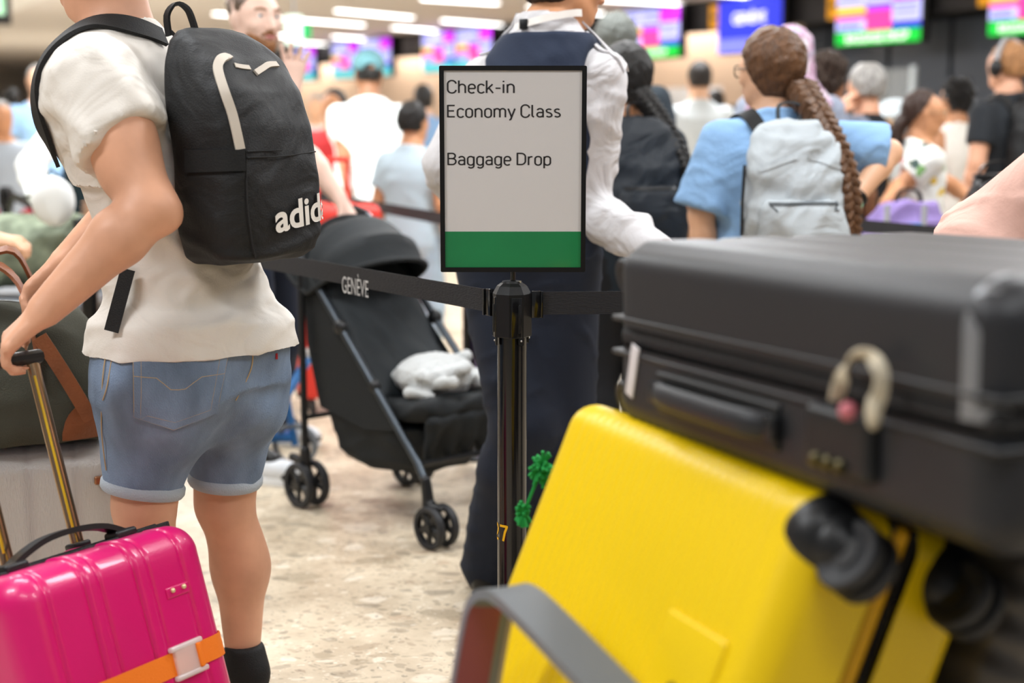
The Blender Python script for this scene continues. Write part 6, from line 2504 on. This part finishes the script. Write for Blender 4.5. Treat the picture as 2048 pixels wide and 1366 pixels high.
m_pkg = mat('pack_light_grey', '#aeb6bb', 0.75, bump=0.15, bscale=220, fold=0.022, fscale=6)
b4 = backpack('backpack', 'light grey backpack with black straps worn by the woman in blue', None, pack_matrix(w4, 0.95, 0.03, 0.02), 0.33, 0.46, 0.17, m_pkg, m2=mat('zip_dark_grey', '#3a4044', 0.6), fold=0.010)
shoulder_straps(b4, w4, m_web, w=0.05)
for s in (-1, 1):
    b4.part('zip_flap', drape(tube([(x, 0.6, 0.345 - 0.55 * abs(x) ** 1.3) for x in np.linspace(s * 0.015, s * 0.13, 14)], 0.006, 6), b4.tree, (0, -1, 0), 0.003), m_pkg)
b4.part('brand_patch', box(0.045, 0.004, 0.022, (0.02, 0.198, 0.045), 0.001), mat('patch_dark', '#3c3236', 0.6))
b4.part('side_zip', tube([(0.158, 0.09, 0.32), (0.166, 0.10, 0.22), (0.166, 0.10, 0.12)], 0.005, 6), m_web)
ph = w4.t.M[:3, :3] @ (w4.wr[1]) + w4.t.M[:3, 3] + np.array([-0.03, -0.03, -0.10])
t = T('handheld_item', 'small dark round item held in the hand of the woman in blue', 'handheld', loc=ph)
t.part('shell', ball((0, 0, 0), (0.030, 0.025, 0.034), 14, 10), m_black_pl)
t.part('metal_ring', tube([(-0.045 + 0.018 * math.cos(a), -0.01, 0.018 * math.sin(a)) for a in np.linspace(0, 2 * PI, 16, endpoint=False)], 0.004, 6, closed=True), m_metal)

# headscarf
w5 = Person('person in a mauve patterned headscarf behind the woman in blue', place(1582, 6.35), math.radians(-12), H=1.69, skin='tan', res=0.012, face=False)
w5.build()


def scarf_mat():
    m = bpy.data.materials.new('scarf_print')
    m.use_nodes = True
    N, Lk = m.node_tree.nodes, m.node_tree.links
    b = N['Principled BSDF']
    b.inputs['Roughness'].default_value = 0.7
    tc = N.new('ShaderNodeTexCoord')
    nz = N.new('ShaderNodeTexNoise')
    nz.inputs['Scale'].default_value = 7.0
    nz.inputs['Distortion'].default_value = 2.5
    Lk.new(tc.outputs['Object'], nz.inputs['Vector'])
    r = N.new('ShaderNodeValToRGB')
    e = r.color_ramp.elements
    e[0].position, e[0].color = 0.30, lin('#8d9aa8')
    e[1].position, e[1].color = 0.75, lin('#d9cfd6')
    for pos, c in ((0.42, '#c6a3bd'), (0.50, '#a9809b'), (0.60, '#e3dbe2')):
        x = e.new(pos)
        x.color = lin(c)
    Lk.new(nz.outputs['Fac'], r.inputs['Fac'])
    Lk.new(r.outputs[0], b.inputs['Base Color'])
    return m


m_scarf = scarf_mat()
X5 = w5.HX
w5.t.part('headscarf', implicit([ell(X5(0, -0.02, 0.02), np.array([0.10, 0.118, 0.115]), w5.HR, k=0.03), cap(X5(0, -0.03, -0.05), w5.sp(0, -0.03, 1.44), 0.098, 0.14, k=0.05), ell(w5.sp(0, -0.01, 1.40), (0.21, 0.15, 0.085), k=0.06),
                                 ell(X5(0, 0.10, -0.01), (0.062, 0.06, 0.085), w5.HR, k=0.02, op='s')], 0.010, 1, disp=wrinkle(95, 0.006, 24)), m_scarf)
w5.top(mat('dusky_tunic', '#8f97a8', 0.85), 'long', seed=96).bottom(m_navy).shoes(m_black_pl)

w6 = Person('person with dark curly hair behind the shoulder of the woman in blue', place(1656, 6.6), math.radians(-35), H=1.58, skin='brown', res=0.012, face=True)
w6.build().hair(hair_mat('hair_curls', '#3a2a1e', 40), 'curly', seed=97)
w6.top(mat('rust_top', '#6a6f7c', 0.85), 'tee').bottom(m_navy).shoes(m_black_pl)

w7 = Person('grey-haired person in a black top touching their ear', place(1738, 7.1), math.radians(18), H=1.56, skin='fair', res=0.011, face=False, head_yaw=math.radians(12), head_pitch=0.1,
            arms=dict(le=at(1648, 290, 7.15), lw=at(1680, 232, 7.05), ld=(0.35, 0, 0.9), ln=(0.9, 0.3, 0), ls=(0, -1, 0.3), lc=0.5))
w7.build().hair(m_hairgy, 'short', vol=0.022, seed=98, low=-0.06)
w7.top(mat('black_top', '#17181c', 0.85), 'tank', seed=99).bottom(m_navy).shoes(m_black_pl)
hb = T('shoulder_bag', 'tan strapped shoulder bag on the grey-haired person in black', 'bag', loc=tuple(w7.t.M[:3, 3]), rz=math.radians(18))
w7tr = bvh(w7.shirt_geo)
pth = [w7.sp(0.12, -0.16, 1.05), w7.sp(0.125, -0.15, 1.2), w7.sp(0.13, -0.13, 1.36), w7.sp(0.135, 0.0, 1.48), w7.sp(0.135, 0.13, 1.36), w7.sp(0.15, 0.15, 1.1), w7.sp(0.20, 0.06, 1.0)]
o_ = []
for p_ in resample(pth, 30):
    l_, nn_, _, _ = w7tr.find_nearest(Vector(p_))
    o_.append(np.array(l_ + nn_ * 0.006))
hb.part('strap', strap(o_, (1, 0, 0), 0.026, 0.004), mat('tan_strap', '#c79a6a', 0.55))
hb.part('pouch', rbox(0.10, 0.24, 0.18, 0.03, (3, 6, 5), 3).mv(*(w7.sp(0.25, -0.02, 0.92))), mat('tan_bag', '#a57a50', 0.6))

w8 = Person('child in a white sun hat between the grey-haired person and the girl', place(1796, 8.2), math.radians(20), H=1.40, skin='light', res=0.014, face=False)
w8.build().hair(m_hairbr, 'short')
w8.t.part('sun_hat', implicit([ell(w8.HX(0, -0.01, 0.055), np.array([0.095, 0.115, 0.075]), w8.HR, k=0.02), ell(w8.HX(0, 0, 0.03), np.array([0.135, 0.15, 0.014]), w8.HR, k=0.03)], 0.010, 1), mat('hat_white', '#d6e2ea', 0.8))
w8.top(mat('pale_blue_top', '#cfdbe2', 0.85), 'tee').bottom(m_navy, 'shorts').shoes(m_trimw)

# girl with glasses in a printed T-shirt
def print_mat():
    m = bpy.data.materials.new('printed_jersey')
    m.use_nodes = True
    N, Lk = m.node_tree.nodes, m.node_tree.links
    b = N['Principled BSDF']
    b.inputs['Roughness'].default_value = 0.85
    tc = N.new('ShaderNodeTexCoord')
    v = N.new('ShaderNodeTexVoronoi')
    v.inputs['Scale'].default_value = 17.0
    nz = N.new('ShaderNodeTexNoise')
    nz.inputs['Scale'].default_value = 22.0
    ad = N.new('ShaderNodeVectorMath')
    ad.operation = 'MULTIPLY_ADD'
    ad.inputs[1].default_value = (0.06, 0.06, 0.06)
    Lk.new(tc.outputs['Object'], nz.inputs['Vector'])
    Lk.new(nz.outputs['Color'], ad.inputs[0])
    Lk.new(tc.outputs['Object'], ad.inputs[2])
    Lk.new(ad.outputs[0], v.inputs['Vector'])
    sep = N.new('ShaderNodeSeparateColor')
    Lk.new(v.outputs['Color'], sep.inputs[0])
    r = N.new('ShaderNodeValToRGB')
    r.color_ramp.interpolation = 'CONSTANT'
    e = r.color_ramp.elements
    e[0].position, e[0].color = 0.0, lin('#3d4f4a')
    e[1].position, e[1].color = 0.22, lin('#d9434f')
    for pos, c in ((0.36, '#e6c234'), (0.5, '#7fae6a'), (0.64, '#d8a8a0'), (0.78, '#4a5a58')):
        x = e.new(pos)
        x.color = lin(c)
    Lk.new(sep.outputs[0], r.inputs['Fac'])
    lt = N.new('ShaderNodeMath')
    lt.operation = 'LESS_THAN'
    lt.inputs[1].default_value = 0.46
    Lk.new(v.outputs['Distance'], lt.inputs[0])
    kp = N.new('ShaderNodeMath')
    kp.operation = 'LESS_THAN'
    kp.inputs[1].default_value = 0.8
    Lk.new(sep.outputs[1], kp.inputs[0])
    ml = N.new('ShaderNodeMath')
    ml.operation = 'MULTIPLY'
    Lk.new(lt.outputs[0], ml.inputs[0])
    Lk.new(kp.outputs[0], ml.inputs[1])
    mx = N.new('ShaderNodeMix')
    mx.data_type = 'RGBA'
    Lk.new(ml.outputs[0], mx.inputs[0])
    mx.inputs[6].default_value = lin('#e9ebe6')
    Lk.new(r.outputs[0], mx.inputs[7])
    Lk.new(mx.outputs[2], b.inputs['Base Color'])
    return m


w9 = Person('girl with glasses in a white T-shirt with colourful print', place(1846, 6.4), math.radians(-82), H=1.42, skin='tan', res=0.010, head_yaw=math.radians(-14), head_pitch=0.06,
            arms=dict(re=at(1800, 372, 6.28), rw=at(1772, 402, 6.15), rd=(-0.2, -0.1, -0.9), le=at(1905, 372, 6.5), lw=at(1945, 402, 6.3)))
w9.build().eyes(m_irisb).mouth()
w9.hair(hair_mat('hair_deep_brown', '#38241a'), 'short', vol=0.013, seed=101, front=-0.005, low=-0.09)
w9.braid(hair_mat('hair_deep_brown', '#38241a'), [w9.HX(0, -0.10, -0.04), w9.HX(0, -0.13, -0.10), w9.HX(0, -0.13, -0.20), w9.HX(0, -0.12, -0.28)], r=0.028, taper=0.6, turns=4)
w9.glasses(mat('glasses_gold', '#c9b79a', 0.3, metal=0.5))
w9.top(print_mat(), 'tee', seed=102, loose=0.016)
w9.bottom(mat('white_skirt', '#eceae4', 0.85), 'skirt').shoes(m_trimw)
w9.t.part('watch', tube([w9.wr[-1] + nrm(w9.wr[-1] - w9.el[-1]) * t_ for t_ in (-0.02, 0.0)], 0.03, 14), mat('watch_silver', '#c8ccd0', 0.35, metal=0.6))

w10 = Person('person with dark tied hair in a white tank top', place(1935, 8.0), math.radians(25), H=1.52, skin='tan', res=0.012, face=False, lean=0.12)
w10.build().hair(m_hairbk, 'curly', seed=103, vol=0.01)
w10.top(mat('white_tank', '#ece8e0', 0.85), 'tank', seed=104, hem=0.9).bottom(mat('white_trousers', '#efece6', 0.85)).shoes(m_trimw)

w11 = Person('man with headphones and black backpack at the right edge', place(2022, 7.2), math.radians(28), H=1.68, skin='fair', res=0.010, face=False, head_yaw=math.radians(8))
w11.build().hair(hair_mat('hair_blond_red', '#a5764c'), 'short', vol=0.012, seed=105, low=-0.06)
m_charc = mat('charcoal_black_tee', '#1d2126', 0.85)
w11.top(m_charc, 'tee', seed=106).bottom(m_navy).shoes(m_black_pl)
X_ = w11.HX
hpn = T('headphones', 'over-ear headphones with silver band on the man at the right edge', 'headphones', M=w11.t.M)
hpn.part('headband', strap(resample([X_(-0.098, -0.005, -0.01), X_(-0.095, -0.008, 0.05), X_(-0.05, -0.01, 0.125), X_(0, -0.01, 0.14), X_(0.05, -0.01, 0.125), X_(0.095, -0.008, 0.05), X_(0.098, -0.005, -0.01)], 26), w11.hf, 0.022, 0.012), mat('headband_silver', '#b9bec6', 0.3, metal=0.5))
for s in (-1, 1):
    hpn.part('ear_cup', ball(X_(s * 0.105, -0.006, -0.018), (0.022, 0.036, 0.044), 14, 10, w11.HR), m_black_pl)
b11 = backpack('backpack', 'black backpack with white print worn by the man with headphones', None, pack_matrix(w11, 1.0, 0.0), 0.30, 0.44, 0.15, m_packf)
shoulder_straps(b11, w11, m_web)
for k, (x, z, w_) in enumerate(((-0.02, 0.36, 0.05), (0.0, 0.335, 0.06), (-0.01, 0.31, 0.05), (0.01, 0.285, 0.06))):
    b11.part('print_mark', drape(tube([(x - w_ / 2 + w_ * i / 8, 0.6, z + 0.01 * math.sin(i * 1.7)) for i in range(9)], 0.004, 5), b11.tree, (0, -1, 0), 0.002), m_lettergrey)

# person at the frame edge with a black bag
w12 = Person('person beyond the right edge whose ringed hand rests on a black bag', place(2150, 5.7), math.radians(60), H=1.66, skin='tan', res=0.011, face=False,
             arms=dict(le=at(2085, 330, 5.55), lw=at(2046, 345, 5.45), ld=(-0.9, -0.1, -0.25), ln=(0.1, 0.2, -0.9), ls=(0.0, -0.9, 0.2), lc=0.45))
w12.build().hair(m_hairdk, 'short')
w12.top(mat('grey_black_top', '#2a2a30', 0.85), 'tee').bottom(m_navy).shoes(m_black_pl)
bgp = at(2000, 440, 5.45)
t = T('handbag', 'black leather bag held at waist height near the right edge', 'bag', loc=bgp)
t.part('body', implicit([stack([(-0.04, 0, 0, .11, .07), (0.02, 0, 0, .135, .09), (0.10, 0, 0, .13, .085), (0.155, 0, 0, .11, .06), (0.17, 0, 0, .10, .045)], e=2.8)], 0.010, 1, disp=wrinkle(111, 0.006, 20)), mat('bag_leather', '#131315', 0.35))
t.part('rim', tube([(0.105 * math.cos(a), 0.05 * math.sin(a), 0.168) for a in np.linspace(0, 2 * PI, 26, endpoint=False)], 0.008, 6, closed=True), m_black_pl)
t.part('handle', strap(resample([(-0.10, 0, 0.15), (-0.06, 0, 0.215), (0.06, 0, 0.215), (0.10, 0, 0.15)], 16), (0, 1, 0), 0.022, 0.006), mat('bag_leather', '#131315', 0.35))

# person in pink bending beyond the trolley
m_pinks = mat('pink_blouse', '#e0b4a6', 0.8, bump=0.1, bscale=160, fold=0.03, fscale=5)
w13 = Person('person in a pale pink blouse at the right edge, arm reaching behind the black suitcase', place(2330, 2.75), math.radians(55), H=1.62, skin='light', res=0.010, face=False, build=1.1,
             arms=dict(le=at(1985, 500, 2.72), lw=at(1905, 640, 2.62), re=at(2160, 520, 3.1), rw=at(2050, 640, 3.1)))
w13.build().hair(m_hairbr, 'long')
w13.top(m_pinks, 'loose', seed=121, fold=0.008, loose=0.03).bottom(m_navy).shoes(m_black_pl)

# purple luggage beside the girl
m_purp = mat('purple_nylon', '#8d78b4', 0.7, bump=0.2, bscale=180)
pp_ = at(1812, 470, 5.9)
t = T('travel_bag', 'lilac travel bag standing behind the belt by the printed T-shirt girl', 'bag', loc=(pp_[0], pp_[1], 0))
t.part('body', implicit([stack([(0.02, 0, 0, .19, .12), (0.06, 0, 0, .21, .14), (0.6, 0, 0, .21, .14), (0.85, 0, 0, .18, .12), (0.96, 0, 0, .12, .07)], e=3)], 0.014, 1, disp=wrinkle(131, 0.010, 12)), m_purp)
for x in (-0.12, 0.03):
    t.part('trim_tube', tube([(x, -0.15, 0.3), (x, -0.145, 0.95)], 0.012, 8), mat('tube_grey', '#b9bcc0', 0.35, metal=0.3))
t.part('grab_handle', strap(resample([(-0.05, 0, 0.93), (-0.03, 0, 1.0), (0.04, 0, 1.0), (0.06, 0, 0.93)], 14), (0, 1, 0), 0.03, 0.01), m_black_pl)
t.part('name_tag', box(0.075, 0.005, 0.035, (-0.02, -0.155, 0.86), 0.004), mat('tag_blue', '#3aa0e8', 0.4))
pv = at(968, 720, 5.0)
t = T('travel_bag', 'lilac soft case edge seen between the stroller and the sign post', 'bag', loc=(pv[0] + 0.09, pv[1] + 0.1, 0))
t.part('body', rbox(0.24, 0.22, 0.62, 0.05, (5, 5, 9), 4).mv(0, 0, 0.36), m_purp)
t.part('top_handle', strap(resample([(-0.05, 0, 0.665), (-0.03, 0, 0.70), (0.03, 0, 0.70), (0.05, 0, 0.665)], 12), (0, 1, 0), 0.025, 0.008), m_black_pl)
for sx in (-1, 1):
    t.part('wheel', wheel_geo(0.03, 0.02).xf(frame([sx * 0.09, 0, 0.03], [0, 1, 0], [0, 0, 1], [1, 0, 0])), m_rub)

# ================================================================== middle distance
m_sunw = mat('bright_white_cotton', '#f2f5f4', 0.8)
c1 = Person('man in white T-shirt and teal cap standing in bright light', place(737, 8.1), math.radians(8), H=1.68, skin='brown', res=0.011, face=False, build=1.18,
            arms=dict(le=at(688, 298, 8.0), lw=at(690, 352, 7.85)))
c1.build()
c1.t.part('cap', implicit([ell(c1.HX(0, -0.015, 0.045), np.array([0.092, 0.112, 0.088]), c1.HR, k=0.02), half(c1.HX(0, 0, 0.012), (0, 0, -1), (-2, -2, -1), (2, 2, 3)), ell(c1.HX(0, 0.12, 0.03), np.array([0.075, 0.09, 0.012]), c1.HR, k=0.015),
                           ell(c1.HX(0.0, -0.12, 0.018), np.array([0.035, 0.05, 0.026]), c1.HR, k=0.004, op='s')], 0.008, 1), mat('cap_teal', '#5e8a92', 0.75))
c1.hair(m_hairbk, 'short', vol=0.003)
c1.top(m_sunw, 'tee', seed=141, loose=0.025).bottom(mat('pale_shorts', '#9fb8c4', 0.85), 'trousers').shoes(m_trimw)
c1b = Person('boy in a pale blue T-shirt in front of the man in the cap', place(822, 7.0), math.radians(-28), H=1.38, skin='tan', res=0.010)
c1b.build().hair(m_hairbk, 'short', vol=0.016, low=-0.06)
c1b.top(mat('pale_aqua_tee', '#aebfc9', 0.85), 'tee', seed=142, loose=0.022).bottom(mat('washed_denim', '#a9bccb', 0.85, vary=0.2), 'trousers', loose=0.03).shoes(m_trimw)
c2 = Person('dark-haired person in a blue denim shirt beyond the boy', place(846, 12.0), math.radians(10), H=1.62, skin='light', res=0.015, face=False)
c2.build().hair(m_hairbk, 'long')
c2.top(mat('denim_shirt', '#6f8cad', 0.85), 'long').bottom(m_navy).shoes(m_black_pl)
c3_ = Person('person in a red top beside the bright man in the cap', place(668, 9.0), math.radians(160), H=1.50, skin='tan', res=0.013)
c3_.build().hair(m_hairdk, 'short')
c3_.top(mat('red_top', '#d23438', 0.8), 'tee').bottom(mat('red_skirt', '#c02c30', 0.8), 'skirt').shoes(m_black_pl)
c4_ = Person('person in white beyond the raised hand of the bearded man', place(632, 12.5), math.radians(170), H=1.55, skin='light', res=0.016)
c4_.build().hair(m_hairgy, 'short')
c4_.top(mat('off_white_top', '#d8d0d0', 0.8), 'tee').bottom(m_navy).shoes(m_black_pl)
# red luggage on a small cart between the stroller and the man in the cap
m_red = mat('red_plastic', '#e03a2e', 0.5)
rl = at(672, 460, 6.3)
t = T('suitcase', 'orange-red suitcase standing beyond the stroller hood', 'suitcase', loc=(rl[0], rl[1], 0), rz=0.3)
t.part('shell', rbox(0.38, 0.24, 0.86, 0.05, (8, 5, 12), 4, None, corr(0.06, 0.004, 0)).mv(0, 0, 0.50), m_red)
t.part('zip_band', rbox(0.384, 0.02, 0.864, 0.009, (3, 2, 3), 3).mv(0, 0, 0.50), m_zip)
for sx in (-1, 1):
    t.part('telescopic_pole', tube([(sx * 0.07, 0.08, 0.9), (sx * 0.07, 0.08, 1.12)], 0.009, 8), m_red)
    t.part('wheel', wheel_geo(0.035, 0.025).xf(frame([sx * 0.13, -0.06, 0.035], [0, 1, 0], [0, 0, 1], [1, 0, 0])), m_rub)
    t.part('wheel', wheel_geo(0.035, 0.025).xf(frame([sx * 0.13, 0.06, 0.035], [0, 1, 0], [0, 0, 1], [1, 0, 0])), m_rub)
t.part('pull_grip', tube([(-0.075, 0.08, 1.12), (0.075, 0.08, 1.12)], 0.012, 8), m_red)
# child's scooter by the bearded man
s0, s1 = at(620, 712, 5.35), at(572, 792, 5.2)
t = T('kick_scooter', "child's blue folding scooter lying by the bearded man's feet", 'scooter', loc=(s1[0], s1[1], 0))
m_scb = mat('scooter_blue', '#2f6fae', 0.4)
t.part('stem', tube([s0, s1], 0.018, 10), m_scb, world=True)
t.part('grip', ball(s0, (0.028, 0.028, 0.034), 12, 8), m_trimw, world=True)
wc = np.array([s1[0] + 0.03, s1[1], 0.085])
t.part('wheel', lathe_ring(0.066, 0.085, 0.03).xf(frame(wc, [1, 0, 0], [0, 0, 1], [0, -1, 0])), mat('scooter_wheel', '#6d7278', 0.5), world=True)
t.part('deck', box(0.34, 0.10, 0.03, wc + np.array([-0.18, 0.02, 0.03]), 0.01), m_scb, world=True)
t.part('fork', tube([s1, wc], 0.014, 8), m_scb, world=True)

# ================================================================== far left
d1 = Person('man in a light blue polo shirt far behind on the left', place(74, 10.8), math.radians(-160), H=1.73, skin='light', res=0.012)
d1.build().eyes(m_irisb).mouth().hair(m_hairgy, 'short', vol=0.006, low=0.0)
d1.top(mat('polo_blue', '#93b7da', 0.85), 'tee', seed=151).bottom(mat('blue_jeans', '#33506e', 0.85)).shoes(m_black_pl)
d2 = Person('person in navy at the far left, farthest back', place(18, 14.0), math.radians(20), H=1.64, skin='tan', res=0.016, face=False)
d2.build().hair(m_hairbk, 'short')
d2.top(mat('navy_tee', '#2e3f70', 0.85), 'tee').bottom(m_navy).shoes(m_black_pl)
d3 = Person('child in a grey T-shirt cut by the left edge', place(-6, 8.6), math.radians(-150), H=1.42, skin='tan', res=0.013)
d3.build().hair(m_hairgy, 'short')
d3.top(mat('grey_tee', '#a7b0ba', 0.85), 'tee').bottom(mat('crimson_shorts', '#b02838', 0.8), 'shorts').shoes(m_black_pl)
d4 = Person('staff member in white sleeves and dark vest behind the man in white', place(196, 6.15), math.radians(-150), H=1.60, skin='light', res=0.010,
            arms=dict(re=at(62, 330, 5.8), rw=at(75, 395, 5.55), le=at(240, 350, 6.1), lw=at(200, 400, 5.8)))
d4.build().eyes().mouth().hair(m_hairbr, 'short')
d4.top(m_sunw, 'long', seed=161, loose=0.012, fold=0.006).bottom(m_navy, loose=0.02).shoes(m_black_pl)
v4 = [stack(d4.secs, k=0.02, grow=0.026, zlo=0.80 * d4.q, zhi=1.45 * d4.q)]
for s in (-1, 1):
    v4.append(ell(d4.sp(s * 0.25, 0, 1.34), np.array([0.105, 0.2, 0.17]), k=0.01, op='s'))
d4.t.part('vest', implicit(v4, 0.011, 1, disp=wrinkle(162, 0.005, 13)), mat('vest_teal', '#22353c', 0.85))
bg = at(62, 470, 5.5)
t = T('duffel_bag', 'olive camouflage holdall behind the belt at the far left', 'duffel bag', loc=(bg[0], bg[1], 0.62))
m_camo = mat('olive_camo', '#7d8672', 0.85, vary=0.45, vscale=14)
t.part('body', implicit([cap((-0.14, 0, 0.17), (0.14, 0, 0.17), 0.15, k=0.02)], 0.012, 1, disp=wrinkle(171, 0.010, 18)), m_camo)
t.part('handle', strap(resample([(-0.08, 0, 0.31), (-0.06, 0, 0.37), (0.06, 0, 0.37), (0.08, 0, 0.31)], 14), (0, 1, 0), 0.03, 0.006), m_olive)
t2 = T('luggage_trolley', 'grey luggage trolley carrying the camouflage holdall at the far left', 'trolley', loc=(bg[0], bg[1], 0))
t2.part('platform', rbox(0.5, 0.5, 0.05, 0.02, (6, 6, 2), 3).mv(0, 0, 0.595), m_tro)
for sx in (-1, 1):
    for sy in (-1, 1):
        t2.part('leg', tube([(sx * 0.2, sy * 0.2, 0.12), (sx * 0.2, sy * 0.2, 0.58)], 0.016, 8), m_tro)
        t2.part('wheel', wheel_geo(0.06, 0.03).xf(frame([sx * 0.2, sy * 0.2, 0.06], [0, 1, 0], [0, 0, 1], [1, 0, 0])), m_rub)
bp_ = at(106, 402, 5.28)
t = T('travel_pillow', 'round white cushion glowing in the light on the camouflage holdall', 'cushion', loc=bp_)
t.part('cushion', implicit([ell((0, 0, 0), (0.085, 0.06, 0.095), k=0.01)], 0.008, 1, disp=wrinkle(173, 0.003, 20)), m_sunw)
t.part('carry_loop', tube(resample([(-0.02, 0, 0.09), (0, 0, 0.115), (0.02, 0, 0.09)], 8), 0.004, 6), m_olive)
d5 = Person('person beyond the left edge whose fist shows beside the duffel handles', place(-170, 4.3), math.radians(-80), H=1.70, skin='light', res=0.012,
            arms=dict(le=at(-90, 430, 4.35), lw=at(-22, 478, 4.3), ld=(1, 0, -0.1), ln=(0, 0.2, -1), ls=(0, 1, 0.2), lc=0.9))
d5.build().hair(m_hairbr, 'short')
d5.top(mat('stone_tee', '#b5aca0', 0.85), 'tee').bottom(m_navy).shoes(m_black_pl)
